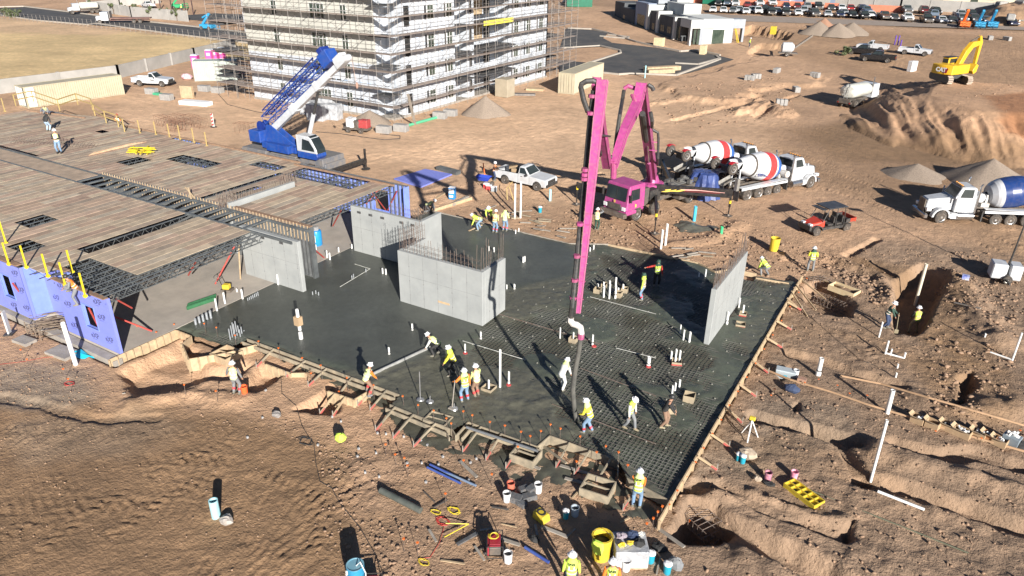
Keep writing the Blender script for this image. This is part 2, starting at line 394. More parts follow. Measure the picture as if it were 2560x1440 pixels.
zone(PX([(2300, 900), (2480, 880), (2560, 1000), (2500, 1060), (2330, 1040)]), BRN, 1.5, .6, 2)
zone(W([(1940, 330), (2100, 300), (2700, 380), (2700, 700), (2400, 590), (2180, 520), (1960, 440)]), BRN*.6+DRY*.4, 5, .8, 7)
zone(CATM, PAL*.6+ORG*.4, 3, .8, 6); zone(W([(2440, 310), (2600, 300), (2700, 400), (2500, 380)]), ORG, 2, .9, 3)
zone(W([(1990, 340), (2120, 290), (2200, 350), (2560, 400), (2560, 430), (2100, 400)]), BRN, 3, .7, 4)
zone(Wb([(1820, 62), (2100, 75), (2560, 90), (2700, 230), (2300, 230), (2130, 190), (1880, 105)]), BRN*.55+DRY*.45, 6, .85, 10)
zone(Wb([(1420, 10), (1900, 55), (2560, 80), (2560, 55), (1850, 40), (1420, -20)]), BRN*.6+GRY*.4, 5, .6, 8)
zone(Wb([(-400, 72), (0, 42), (150, 52), (330, 80), (560, 98), (800, 118), (620, 150), (480, 148), (300, 183), (0, 228), (-500, 260)]), STR, 6, .95, 7)
zone(Wb([(-400, 60), (0, 35), (200, 42), (330, 76), (240, 92), (0, 82), (-300, 90)]), PAL, 4, .7, 8)
for pl, a in ((PX([(0, 915), (200, 935), (230, 985), (60, 1010), (-30, 1000)]), .8), (PX([(1050, 1000), (1300, 1110), (1400, 1200), (1250, 1210), (1100, 1110), (980, 1060)]), .5),
   (PX([(1900, 985), (2150, 1010), (2130, 1080), (1900, 1130), (1740, 1180), (1800, 1100)]), .5), (PX([(60, 1060), (330, 1040), (460, 1070), (300, 1150), (60, 1140)]), .35)):
 zone(pl, np.array((.23, .185, .14)), 1.5, a, 3)
for _ in range(26):      # patches sprinkled by the water truck
 cx, cy = random.uniform(-70, 12), random.uniform(10, 110); r = random.uniform(1.5, 5)
 f = (np.exp(-(((fx_-cx)/(r*1.8))**2+((fy_-cy)/r)**2))*.45*sst(nz+n2, -.2, .3))[:, None]; gc[:] = gc*(1-f)+BRN*f
gc *= (1+.55*nz+.35*n2)[:, None]
gm = mat('soil', (.84, .84, .84), (1.1, 1.09, 1.08), 1.3, .95, bump=.9, bsc=7, attr='Col')
t_ = gm.node_tree
b2 = t_.nodes.new('ShaderNodeBump'); b2.inputs['Strength'].default_value = .7; b2.inputs['Distance'].default_value = .025
n_ = t_.nodes.new('ShaderNodeTexNoise'); n_.inputs['Scale'].default_value = 22; n_.inputs['Detail'].default_value = 6
t_.links.new([n for n in t_.nodes if n.type == 'TEX_COORD'][0].outputs['Object'], n_.inputs['Vector']); t_.links.new(n_.outputs[0], b2.inputs['Height'])
ob = [n for n in t_.nodes if n.type == 'BUMP' and n != b2][0]; ob.inputs['Distance'].default_value = .1; t_.links.new(ob.outputs[0], b2.inputs['Normal']); t_.links.new(b2.outputs[0], t_.nodes['Principled BSDF'].inputs['Normal'])
tag(sheet('ground', fx_, fy_, gz_, len(gx), len(gy), None, gm, gc), kind='structure')
print('ground', len(fx_))
def rocks(name, spots, m, label, cat):
 ico = bmesh.new(); bmesh.ops.create_icosphere(ico, subdivisions=1, radius=1); bv = np.array([v.co[:] for v in ico.verts]); bf = np.array([[v.index for v in f.verts] for f in ico.faces]); ico.free()
 n = len(spots); rs = np.random.RandomState(3); sp = np.array(spots)
 V = bv[None]*(1+.35*(rs.rand(n, len(bv), 1)-.5)*2)*np.stack([sp[:, 3]*(.7+.6*rs.rand(n)), sp[:, 3]*(.7+.6*rs.rand(n)), sp[:, 3]*(.45+.4*rs.rand(n))], 1)[:, None]
 a = rs.rand(n)*6.28; V = np.stack([V[..., 0]*np.cos(a)[:, None]-V[..., 1]*np.sin(a)[:, None], V[..., 0]*np.sin(a)[:, None]+V[..., 1]*np.cos(a)[:, None], V[..., 2]], 2)+sp[:, None, :3]
 F = (bf[None]+(np.arange(n)*len(bv))[:, None, None]).reshape(-1, 3)
 me = bpy.data.meshes.new(name); me.vertices.add(n*len(bv)); me.vertices.foreach_set('co', V.astype(np.float32).ravel()); me.loops.add(F.size)
 me.loops.foreach_set('vertex_index', F.astype(np.int32).ravel()); me.polygons.add(len(F)); me.polygons.foreach_set('loop_start', np.arange(0, F.size, 3, dtype=np.int32)); me.polygons.foreach_set('loop_total', np.full(len(F), 3, np.int32))
 me.update(calc_edges=True); me.materials.append(m); o = bpy.data.objects.new(name, me); COL.objects.link(o); return tag(o, label, cat, kind='stuff')
rs = np.random.RandomState(11); cand = []
def scatter(poly, n, r0, r1):
 a = np.asarray(poly); k = 0
 p = rs.rand(n*3, 2)*(a.max(0)-a.min(0))+a.min(0); p = p[sdf(p, a) > 0][:n]
 dens = fbm(p[:, 0], p[:, 1], .6, 3); p = p[dens > -.12+.2*(rs.rand(len(p))-.5)]
 z = height(p[:, 0], p[:, 1]); ok = sdf(p, SLAB) < -.1
 r = r0+(r1-r0)*rs.rand(len(p))**4
 for i in np.where(ok)[0]: cand.append((p[i, 0], p[i, 1], z[i]+r[i]*.25, r[i]))
scatter(PX([(1640, 1300), (2000, 700), (2150, 620), (2700, 680), (2800, 1500), (1600, 1500)]), 6500, .012, .085)
scatter(W([(1350, 540), (1480, 500), (1900, 560), (2060, 640), (2020, 700), (1700, 650), (1480, 600)]), 2300, .02, .14)
scatter(PX([(2020, 640), (2110, 650), (2240, 720), (2220, 780), (2100, 700)]), 400, .04, .16)
scatter(PX([(2330, 640), (2480, 640), (2560, 700), (2500, 1080), (2300, 1050), (2350, 800)]), 1300, .03, .14)
scatter(PX([(0, 870), (280, 930), (600, 990), (900, 1090), (1250, 1180), (1650, 1300), (1680, 1500), (950, 1500), (800, 1120), (300, 1030), (0, 1000)]), 2800, .012, .065)
scatter(PX([(800, 1100), (900, 1130), (1080, 1300), (1100, 1500), (850, 1500), (790, 1250)]), 900, .015, .08)
scatter(PX([(-200, 1000), (800, 1090), (850, 1500), (-300, 1600)]), 1500, .015, .05)
scatter(W([(1040, 480), (1250, 440), (1500, 500), (1480, 600), (1300, 560), (1090, 510)]), 900, .02, .09)
scatter(W([(1600, 230), (1950, 200), (2000, 290), (1700, 330)]), 500, .06, .22)
scatter(CATM, 260, .04, .18)
rocks('loose_clods', cand, mat('clod', (.33, .215, .14), (.20, .135, .09), 2, .95), 'loose clods and stones strewn over the bare soil', 'stones')
print('clods', len(cand))
def drape(name, poly, m, dz=.05, label=None, kind='structure', step=None):
 bm = bmesh.new(); f = bm.faces.new([bm.verts.new((x, y, 0)) for x, y in poly])
 for yy in (122, 234): bmesh.ops.bisect_plane(bm, geom=bm.verts[:]+bm.edges[:]+bm.faces[:], plane_co=(0, yy, 0), plane_no=(0, 1, 0))
 bmesh.ops.triangulate(bm, faces=bm.faces)
 for v in bm.verts: v.co.z = float(base(v.co.x, v.co.y))+dz
 bmesh.ops.recalc_face_normals(bm, faces=bm.faces)
 me = bpy.data.meshes.new(name); bm.to_mesh(me); bm.free(); me.materials.append(m); o = bpy.data.objects.new(name, me); COL.objects.link(o); return tag(o, label, kind=kind)
# ================================================================ SLAB, WET CONCRETE, REBAR
xs_ = np.arange(-33.36, -5.72, .065); ys_ = np.arange(20.35, 45.25, .065); XX, YY = np.meshgrid(xs_, ys_); cx_, cy_ = XX.ravel(), YY.ravel()
CP = np.stack([cx_, cy_], 1)
FIN = W([(470, 818), (620, 850), (900, 930), (1040, 900), (1150, 850), (1215, 815), (1240, 770), (1262, 715), (1330, 705), (1430, 690), (1450, 640), (1410, 608), (1290, 580), (1065, 522), (700, 600), (480, 800)])
FIN2 = W([(1075, 515), (1250, 550), (1330, 600), (1430, 630), (1420, 690), (1290, 720), (1180, 700), (1040, 600)])
ROUGH = W([(800, 935), (1010, 890), (1150, 850), (1190, 900), (1290, 930), (1400, 960), (1450, 1060), (1430, 1130), (1520, 1150), (1640, 1240), (1500, 1280), (1100, 1080)])
ROUGH2 = W([(1230, 545), (1500, 610), (1500, 650), (1440, 700), (1420, 760), (1270, 800), (1245, 740), (1290, 715), (1400, 650), (1200, 570)])
ROUGH3 = W([(1900, 700), (1990, 700), (1930, 830), (1870, 900), (1850, 850), (1880, 790)])
nzc = fbm(cx_, cy_, .7, 4)
fin = np.maximum(sst(sdf(CP, FIN)+nzc*.7, -.2, .5), sst(sdf(CP, FIN2)+nzc*.5, -.2, .5))
rgh = np.maximum.reduce([sst(sdf(CP, ROUGH)+nzc*3, -.6, .6), sst(sdf(CP, ROUGH2)+nzc*2, -.5, .5), .8*sst(sdf(CP, ROUGH3)+nzc*2, -.4, .5)])
lump = fbm(cx_, cy_, 2.2, 4)
zc = -.112+.10*sst(fbm(cx_+9, cy_, .4, 4), -.08, .18)+lump*.08
zc = zc*(1-rgh)+(-.015+lump*.10+np.abs(fbm(cx_, cy_, 5, 2))*.05)*rgh
zc = zc*(1-fin)+(.0+nzc*.006)*fin
for line, hw, hh in ((W([(1240, 1000), (1330, 1010), (1400, 990)]), .3, .05), (W([(820, 1000), (1000, 930), (1130, 890)]), .25, .05)):
 d = np.full(len(cx_), 1e9)
 for i in range(len(line)-1): d = np.minimum(d, segd(CP, np.array(line[i]), np.array(line[i+1]))[0])
 zc += hh*np.exp(-(d/hw)**2)*(1+lump)
SM = np.array([a for a in SLAB]); cm = sdf(CP, SLAB) > .01
ccol = np.tile(np.array((.062, .062, .050)), (len(cx_), 1)); fc = fin[:, None]; rc = (rgh*(1-fin))[:, None]
base_c = np.array((.076, .086, .066))*(1+.9*fbm(cx_, cy_, .35, 3))[:, None]
ccol = base_c*(1-rc)+np.array((.098, .096, .074))*rc; ccol = ccol*(1-fc)+(np.array((.074, .079, .069))*(1+.45*nzc+.35*fbm(cx_, cy_, .22, 2))[:, None])*fc
wc = mat('wet_concrete', (.9, .9, .9), (1.12, 1.12, 1.1), 3, .42, bump=.25, bsc=18, attr='Col')
tag(sheet('wet_concrete_slab', cx_, cy_, zc, len(xs_), len(ys_), cm, wc, ccol), kind='structure')
def inslab(x, y): return sdf(np.array([[x, y]]), SLAB)[0] > .1
rust = mat('rebar_steel', (.115, .070, .048), (.20, .17, .15), 6, .75, metal=.2)
rgrey = mat('rebar_coated', (.19, .18, .165), (.085, .065, .05), .35, .6, metal=.3, lo=.4, hi=.6)
for nm, dz, ax in (('rebar_mat', -.058, 0), ('rebar_mat', -.042, 1)):
 b = MB()
 for k in range(200):
  t = (-33.2 if ax == 0 else 20.7)+k*.205; n = 0
  if t > (-5.8 if ax == 0 else 45): break
  lo = None; ss = np.arange(20.4, 45.3, .3) if ax == 0 else np.arange(-33.3, -5.6, .3)
  Q = np.stack([np.full(len(ss), t), ss], 1) if ax == 0 else np.stack([ss, np.full(len(ss), t)], 1)
  ok = (sdf(Q, SLAB) > .06) & (np.maximum(sdf(Q, FIN), sdf(Q, FIN2)) < .6); i = 0
  while i < len(ss):
   if ok[i]:
    j = i
    while j+1 < len(ss) and ok[j+1]: j += 1
    if j > i:
     m = [ss[i]+(ss[j]-ss[i])*u for u in (0, .2, .4, .6, .8, 1)]
     pts = [((t+random.uniform(-.02, .02), u, dz+random.uniform(-.008, .008)) if ax == 0 else (u, t+random.uniform(-.02, .02), dz+random.uniform(-.008, .008))) for u in m]
     b.tube(pts, .0105, 4)
    i = j+1
   else: i += 1
 o = b.build(nm, rgrey); tag(o, 'steel mat in the unpoured part of the slab, bars running %s' % ('towards the mixers' if ax == 0 else 'along the core wall'), 'rebar mat', 'reinforcement of the slab')
white = mat('white_plastic', g(.78), g(.62), 3, .4)
b0 = MB(); b0.box((0, 0, .0), (.05, .05, .04)); sp0 = None; cnt = 0
for i in range(19):
 for j in range(17):
  x, y = -19+i*.75+random.uniform(-.06, .06)+(j % 2)*.3, 24+j*1.18+i*.04
  q = np.array([[x, y]])
  if sdf(q, SLAB)[0] < .4 or max(sdf(q, FIN)[0], sdf(q, FIN2)[0]) > -.4 or sdf(q, ROUGH)[0] > -.3 or (-8.9 < x < -7.5 and y > 33.5): continue
  if sp0 is None: sp0 = b0.build('mat_spacer', mat('spacer_plastic', (.42, .41, .36), (.25, .24, .2), 5, .6), label='small pale spacer clipped on the rebar mat', cat='spacer', group='white spacers over the rebar mat'); sp0.location = (x, y, -.005)
  else: o = sp0.copy(); COL.objects.link(o); o.location = (x, y, -.005)
  cnt += 1
oldc = mat('cured_concrete', (.40, .355, .305), (.31, .28, .245), .7, .75, bump=.15, bsc=5)
b = MB(); b.prism([(-80, 16.9), (-40.8, 16.9), (-40.8, 17.9), (-38, 17.9), (-38, 17.1), (-33.38, 17.1), (-33.38, 39.4), (-80, 39.4)], -.5, .012)
b.build('floor_slab', oldc, kind='structure')
stem = mat('footing_concrete', (.34, .31, .27), (.25, .225, .195), 2, .85, bump=.3, bsc=8)
b = MB(); b.bx(-46, -33.2, 16.55, 17.04, -.55, -.12); b.bx(-60, -46, 16.5, 16.95, -.55, -.12); b.build('wall_footing', stem, kind='structure')
BAND = PX([(640, 872), (700, 903), (745, 915), (800, 947), (870, 972), (930, 1012), (1000, 1075), (1060, 1118), (1130, 1132), (1215, 1137), (1262, 1190), (1300, 1205), (1420, 1212), (1480, 1262), (1560, 1292), (1625, 1302), (1655, 1285)])+[(-5.9, 21.3), (-8.3, 22.6), (-11.6, 22.6), (-15.2, 21.5), (-19.0, 21.6), (-29.3, 21.5)]
xs2 = np.arange(-30, -5.6, .08); ys2 = np.arange(17.5, 23, .08); XX, YY = np.meshgrid(xs2, ys2); bxx, byy = XX.ravel(), YY.ravel(); Q = np.stack([bxx, byy], 1)
sb = sdf(Q, BAND)+fbm(bxx, byy, 1.3, 3)*.5; zb = -.34+fbm(bxx, byy, 1.8, 4)*.16
tag(sheet('footing_pour', bxx, byy, zb, len(xs2), len(ys2), (sb > 0) & (sdf(Q, SLAB) < -.02), wc, np.tile(np.array((.075, .075, .058)), (len(bxx), 1))*(1+.6*fbm(bxx, byy, 1, 3))[:, None]), kind='structure')
# ================================================================ CONCRETE WALLS
cw = mat('wall_concrete', (.335, .345, .335), (.27, .28, .275), .9, .8, bump=.12, bsc=6, lo=.3, hi=.7)
seam = mat('form_seam', (.18, .185, .18), (.27, .275, .27), 3, .85)
def cwall(name, label, boxes, seams, parts=()):
 t = thing(name, label, 'wall'); b = MB()
 for q in boxes: b.bx(*q)
 b.build('wall_body', cw, t, bevel=.015)
 s = MB()
 for q in seams: s.bx(*q)
 if seams: s.build('form_seams', seam, t)
 tie = MB()
 for q in parts: tie.bx(*q)
 if parts: tie.build('tie_marks', mat('tie_hole', g(.16), g(.24), 9, .9), t)
 return t
def seamsY(yf, x0, x1, z1, st=1.0):   # on a face looking -y
 r = []; x = x0+st*.8; tt = []
 while x < x1-.2:
  r.append((x-.012, x+.012, yf-.004, yf, .03, z1-.05))
  for z in (.6, 1.5, 2.4): tt.append((x-.03, x+.03, yf-.006, yf, z, z+.06))
  x += st
 r.append((x0+.05, x1-.05, yf-.003, yf, z1*.55, z1*.55+.02)); return r, tt
def seamsX(xf, y0, y1, z1, st=1.0):
 r = []; y = y0+st*.7; tt = []
 while y < y1-.2:
  r.append((xf, xf+.004, y-.012, y+.012, .03, z1-.05))
  for z in (.6, 1.5, 2.4): tt.append((xf, xf+.006, y-.03, y+.03, z, z+.06))
  y += st
 r.append((xf, xf+.003, y0+.05, y1-.05, z1*.55, z1*.55+.02)); return r, tt
ZW = 3.26
s, tm = seamsY(29.5, -25.2, -19.4, ZW); s2, t2 = seamsX(-19.38, 29.52, 31.9, ZW)
core = cwall('core_wall', 'pale grey U-shaped concrete core wall standing in the middle of the wet slab', [(-25.2, -19.38, 29.5, 29.78, 0, ZW), (-19.66, -19.38, 29.78, 31.9, 0, ZW), (-25.2, -24.92, 29.78, 31.9, 0, ZW)], s+s2, tm+t2)
b = MB(); b.bar((-22.4, 29.49, .75), (-21.6, 29.49, .75), .02, .12); b.build('wood_block', mat('raw_lumber', (.56, .40, .24), (.44, .30, .17), 3, .8, dust=.3), core)
s, tm = seamsX(-8.05, 34.2, 40.3, ZW)
w4 = cwall('shear_wall', 'free-standing pale concrete wall on the rebar mat throwing a long black shadow', [(-8.34, -8.05, 34.18, 40.32, .0, ZW)], s, tm)
b = MB(); b.bx(-8.34, -8.05, 34.3, 40.2, -.12, 0); b.build('key_joint', mat('joint_dark', g(.05)), w4)
s, tm = seamsY(33.9, -32.8, -26.9, ZW)
cwall('shear_wall', 'pale concrete wall between the deck opening and the core, notched top with rebar', [(-32.8, -26.9, 33.9, 34.18, 0, ZW), (-27.18, -26.9, 34.18, 36.1, 0, ZW-.0)], s, tm)
s, tm = seamsY(27.3, -35.9, -30.9, ZW)
cwall('shear_wall', 'pale concrete wall under the corner of the deck beside the plate compactor', [(-35.9, -30.9, 27.3, 27.58, 0, ZW)], s, tm)
cwall('shear_wall', 'concrete wall top standing proud of the plywood deck with dowels along it', [(-39.25, -38.95, 29.2, 34.9, .05, 3.62)], [])
blackm = mat('embed_plate', g(.05), g(.09), 4, .6)
b = MB()
for x in (-34.0, -32.4): b.bx(x, x+.3, 27.27, 27.3, 2.85, 3.0)
for x in (-32.2, -31.2, -30.2, -28.6, -27.7): b.bx(x, x+.3, 33.87, 33.9, 2.85, 3.0)
tag(b.build('embed_plates', blackm), 'dark steel plates cast in the top of the two walls by the deck', 'embed plate')
def dowels(label, line, n, h0, h1, ties=2, rows=1, tall=(), parent_name='dowel_row'):
 """rebar dowels rising from a wall; one mesh for the uprights, one for the ties"""
 t = thing(parent_name, label, 'rebar', (line[0][0], line[0][1], line[0][2])); a = Vector(line[0]); c = Vector(line[1]); b = MB()
 d = (c-a); nrm = Vector((-d.y, d.x, 0)).normalized()*.08
 for i in range(n+1):
  for s in ((-1, 1) if rows == 2 else (0,)):
   p = d*(i/n)+nrm*s+Vector((random.uniform(-.03, .03), random.uniform(-.03, .03), -.1)); h = random.uniform(h0, h1)
   if i in tall or (n-i) in tall: h *= 1.7
   b.tube([p, p+Vector((random.uniform(-.05, .05), random.uniform(-.05, .05), h+.1))], .014, 4)
 b.build('dowel_bars', rust, t); b = MB()
 for k in range(ties):
  z = .25+k*.32
  for s in (-1, 1): b.tube([nrm*s+Vector((0, 0, z)), d+nrm*s+Vector((0, 0, z))], .009, 4)
 if ties: b.build('tie_bars', rust, t)
 return t
dowels('rusty dowels and ties along the long front of the core wall', [(-25.1, 29.64, ZW), (-19.6, 29.64, ZW)], 22, .7, 1.1, 2, 1, (0, 1))
dowels('rusty dowels on the short right arm of the core wall', [(-19.52, 29.9, ZW), (-19.52, 31.8, ZW)], 9, .7, 1.1, 2, 1, (0, 1, 2))
dowels('dense rusty dowels on the left arm of the core wall', [(-25.05, 29.9, ZW), (-25.05, 31.8, ZW)], 10, .9, 1.3, 3, 2)
dowels('rusty dowels crowning the free-standing wall by the right form', [(-8.2, 34.3, ZW), (-8.2, 40.2, ZW)], 34, .5, .75, 1, 2, (0, 1, 2, 3, 4))
dowels('dowels above the notched wall next to the core', [(-29.4, 34.04, ZW), (-27.0, 34.04, ZW)], 12, .7, 1.0, 2, 1)
dowels('dowels rising from the wall that stands proud of the deck', [(-39.1, 29.3, 3.62), (-39.1, 34.8, 3.62)], 26, .35, .6, 0, 1, (0, 1, 2, 3))
dowels('thicket of tall dowels at the near end of the wall in the deck', [(-39.3, 28.6, 3.35), (-39.1, 29.9, 3.35)], 11, .9, 1.1, 1, 2)
dowels('thicket of tall dowels at the far end of the wall in the deck', [(-39.2, 33.8, 3.35), (-39.1, 35.2, 3.35)], 10, .9, 1.1, 1, 2)
dowels('faint row of bent dowels over the far left of the deck', [(-68, 30.3, 3.34), (-60.5, 33.2, 3.34)], 26, .5, .75, 1, 1)
dowels('short rusty dowels along the footing beyond the blue wall end', [(-33.9, 40.2, -.2), (-33.0, 43.2, -.2)], 14, .7, 1.0, 1, 2)
# ================================================================ FORMWORK
lum = mat('form_lumber', (.50, .38, .235), (.37, .27, .165), 2.5, .8, dust=.5, bump=.1)
lumw = mat('form_lumber_splashed', (.36, .30, .21), (.20, .175, .13), 2, .8, dust=.2, bump=.15)
greyl = mat('grey_lumber', (.34, .31, .27), (.24, .215, .18), 3, .85, dust=.3)
pinkp = mat('red_painted_end', (.50, .10, .085), (.36, .12, .10), 5, .7)
def board(b, p, q, th=.04, h=.3, z=0.0): b.bar((p[0], p[1], z-h/2), (q[0], q[1], z-h/2), th, h)
def form(label, pts, z=.04, h=.34, m=lumw, inner=None, braces=(), studs=0, blen=1.3, sg=1):
 """edge form: boards along pts, optional second board, kickers to the ground"""
 t = thing('edge_form', label, 'formwork', (0, 0, 0), 0, 'edge forms round the slab')
 b = MB()
 for i in range(len(pts)-1): board(b, pts[i], pts[i+1], .05, h, z)
 b.build('form_board', m, t)
 if inner:
  b = MB()
  for i in range(len(pts)-1):
   p, q = Vector(pts[i]), Vector(pts[i+1]); d = (q-p).normalized(); n = Vector((d.y, -d.x))*inner
   board(b, p+n, q+n, .05, h*.6, z-.02)
  b.build('ledge_board', m, t)
 for k, (u, seg) in enumerate(braces):
  p, q = Vector(pts[seg]), Vector(pts[seg+1]); d = (q-p).normalized(); n = Vector((d.y, -d.x))*sg; a = p+(q-p)*u
  e = a+n*blen+d*random.uniform(-.15, .15); zg = max(H(e.x, e.y), -.5); b = MB(); b.bar((a.x+n.x*.05, a.y+n.y*.05, z+.0), (e.x, e.y, zg+.07), .05, .10)
  br = b.build('kicker', m, t); b = MB(); e2 = Vector((a.x, a.y, z)).lerp(Vector((e.x, e.y, zg+.07)), .72); b.bar(e2, (e.x, e.y, zg+.065), .058, .106); b.build('painted_end', pinkp, br)
  b = MB(); b.bar((e.x, e.y, zg+.35), (e.x, e.y, zg-.2), .035, .035); b.build('stake', greyl, t)
 if studs:
  b = MB()
  for i in range(len(pts)-1):
   p, q = Vector(pts[i]), Vector(pts[i+1]); L = (q-p).length; d = (q-p).normalized(); n = Vector((d.y, -d.x))*sg*.05; k = max(1, int(L/studs))
   for j in range(k+1):
    a = p+d*(L*j/k)+n; b = MB(); b.bar((a.x, a.y, z), (a.x, a.y, z-h-.1), .045, .09); b.build('form_stud', m, t)
 return t
form('long slab-edge form below the glossy concrete, twin boards with kickers', [(-29.2, 21.6), (-19.0, 21.75)], inner=.32, braces=[(.2, 0), (.42, 0), (.56, 0), (.72, 0), (.86, 0), (.93, 0)])
form('stepped slab-edge form in the middle of the near side, kickers on both legs', [(-18.85, 20.9), (-15.3, 20.85), (-14.95, 20.6), (-15.05, 21.7), (-11.6, 21.8)], inner=.3, braces=[(.1, 0), (.4, 0), (.75, 0), (.2, 3), (.5, 3), (.8, 3)], blen=1.5)
form('slab-edge form left of the near corner of the slab', [(-11.6, 21.8), (-11.5, 22.75), (-8.3, 22.75), (-8.0, 22.0)], h=.5, braces=[(.3, 1), (.6, 1), (.9, 1)], blen=1.4)
form('last short form board before the near corner of the slab', [(-7.6, 21.95), (-5.7, 21.6)], h=.4, braces=[(.3, 0)], blen=1.3)
form('long straight right-hand form with stakes along its outer face', [(-5.65, 20.3), (-5.62, 46.0)], z=.10, h=.42, m=lum, braces=[(.17, 0), (.24, 0), (.33, 0), (.42, 0), (.52, 0), (.63, 0), (.72, 0), (.83, 0)], blen=.9, studs=1.25, sg=1)
form('far form board behind the standing rebar wall', [(-18.5, 44.45), (-12.0, 44.65), (-10.6, 43.85)], h=.3, m=lum)
form('far form with a pocket left of the far right corner', [(-10.6, 43.85), (-9.9, 44.8), (-8.2, 44.95)], h=.3, m=lum)
form('wide far form board at the far right corner of the slab', [(-8.1, 44.3), (-6.1, 44.6)], h=.3, m=lum)
form('far slab-edge form below the pickup truck, splashed grey', [(-33.4, 43.4), (-25.5, 43.2), (-20.9, 43.05), (-18.5, 44.45)], h=.25, m=greyl)
form('tall studded form round the pit by the blue wall', [(-33.3, 16.4), (-33.2, 20.2), (-31.9, 20.2), (-31.6, 19.4), (-30.0, 18.6)], z=.06, h=.75, m=lum, studs=.42, sg=1)
form('tall studded box form next to the crouching shadow', [(-30.0, 18.6), (-28.9, 20.0), (-28.3, 21.4)], z=.06, h=.75, m=lum, studs=.42)
form('short studded form over the second pit', [(-26.5, 20.45), (-24.8, 20.5), (-24.2, 20.9)], z=-.05, h=.55, m=lum, studs=.4)
form('short studded form with props over the third pit', [(-22.0, 20.2), (-20.5, 20.3), (-20.4, 21.2)], z=.06, h=.65, m=lum, studs=.35, braces=[(.3, 0), (.7, 0)], blen=1.1)
for i, (p, q) in enumerate((((1990, 712), (2040, 775)), ((1978, 728), (2018, 790)), ((2005, 700), (2060, 745)), ((1968, 745), (2000, 775)))):
 a = at(*p, .15); e = at(*q, -.3); b = MB(); b.bar(a, e, .05, .09)
 b.build('form_prop', lum, label='pale lumber prop fanning from the far right form corner', cat='prop', group='props at the far right form corner')
def boxform(label, px, py, sx, sy, h, rz, m=lumw, z=.05):
 c = at(px, py, z); t = thing('box_form', label, 'formwork', (c.x, c.y, z-h), rz); b = MB(); th = .05
 for q in ((-sx/2, sx/2, -sy/2, -sy/2+th), (-sx/2, sx/2, sy/2-th, sy/2), (-sx/2, -sx/2+th, -sy/2+th, sy/2-th), (sx/2-th, sx/2, -sy/2+th, sy/2-th)): b.bx(*q, 0, h)
 b.build('box_sides', m, t); b = MB(); b.bar((-sx/2, 0, h*.9), (sx/2, 0, h*.9), .04, .08); b.build('cross_piece', m, t); return t
boxform('splashed box form with cross pieces left of the stepped form', 1095, 1045, 1.1, .8, .5, .1)
boxform('splashed box form at the middle of the near edge', 1315, 1130, 1.1, .9, .6, .05)
boxform('tall splashed box form over the black footing hole', 1495, 1212, 1.2, 1.0, .8, .1)
boxform('box form beside the two black pits at the left', 565, 880, 1.2, 1.1, .6, .0, lum)
c = on(2107, 738); t = thing('plywood_box', 'clean plywood box without a lid on the dirt right of the form corner', 'box', (c.x, c.y, c.z+.0), -.35); b = MB()
for q in ((-.85, .85, -.45, -.41), (-.85, .85, .41, .45), (-.85, -.81, -.41, .41), (.81, .85, -.41, .41)): b.bx(*q, 0, .35)
b.build('box_sides', mat('clean_plywood', (.62, .50, .31), (.52, .40, .24), 3, .7), t)
def plank(px, py, qx, qy, label, z=.05, m=greyl, w=.14, h=.045, grp=None, on_=None):
 a = on(px, py) if on_ is None else at(px, py, on_); e = on(qx, qy) if on_ is None else at(qx, qy, on_)
 b = MB(); b.bar(a+Vector((0, 0, z)), e+Vector((0, 0, z)), w, h); return b.build('loose_board', m, label=label, cat='board', group=grp)
plank(1290, 1148, 1350, 1175, 'short grey board over the footing right of the box form')
plank(1345, 1118, 1415, 1170, 'prop running from the step of the near form to the dirt', .25, lumw, .1, .06)
plank(1400, 1168, 1475, 1190, 'grey board lying in the footing trench', .1)
plank(1412, 1200, 1465, 1215, 'shorter grey board below the one in the footing trench', .1)
plank(1150, 1155, 1192, 1195, 'weathered board lying beside the blue pipes')
plank(1222, 1340, 1300, 1365, 'lumber offcut in the shade near the yellow lid')
plank(1352, 1318, 1420, 1345, 'narrow board between the yellow lid and the yellow barrel')
plank(1640, 1320, 1710, 1370, 'grey board along the edge of the near right pit')
plank(1090, 498, 1120, 480, 'short board behind the kneeling finisher', .08, lum, .2)
plank(1130, 515, 1170, 495, 'dark timber lying behind the far form', .1, greyl, .25, .2)
plank(1085, 530, 1180, 500, 'long form board leaning behind the kneeling finisher', .12, lum, .05, .3)
plank(1200, 530, 1240, 515, 'grey offcut on the dirt left of the bending finishers')
plank(1290, 530, 1330, 528, 'thin board beside the two tall white pipes')
plank(2050, 705, 2110, 722, 'pale board in the rubble right of the man in the hooded vest', .1, lum)
plank(2385, 760, 2450, 775, 'brown board half buried right of the excavation', .1)
plank(310, 985, 310, 986, 'tiny lumber offcut by the left pit')
rs2 = random.Random(9)
for i in range(26):
 px, py = (rs2.uniform(1270, 1420), 0) if i < 16 else (rs2.uniform(1690, 1790), 0)
 py = 535+(px-1270)*.33+rs2.uniform(-14, 22) if i < 16 else 632+(px-1690)*.2+rs2.uniform(-14, 20)
 a = rs2.uniform(-.3, .9); L = rs2.uniform(.5, 1.3); c = on(px, py, 2); dx, dy = math.cos(a)*L/2, math.sin(a)*L/2
 b = MB(); b.bar((c.x-dx, c.y-dy, c.z+.12), (c.x+dx, c.y+dy, c.z+.16+rs2.uniform(-.08, .12)), .14, .06)
 b.build('form_offcut', greyl if i % 3 else lumw, label='concrete-splashed lumber piece in the heap behind the far form', cat='lumber', group='lumber heaped behind the far form')
b = MB(); a, e = at(1166, 1068, .12), at(1345, 1128, .12); b.tube([a, e], .06, 8); b.build('grey_pipe', mat('galvanised', (.42, .43, .43), (.33, .34, .34), 3, .4, .7), label='long grey pipe lying on the stepped near form', cat='pipe')
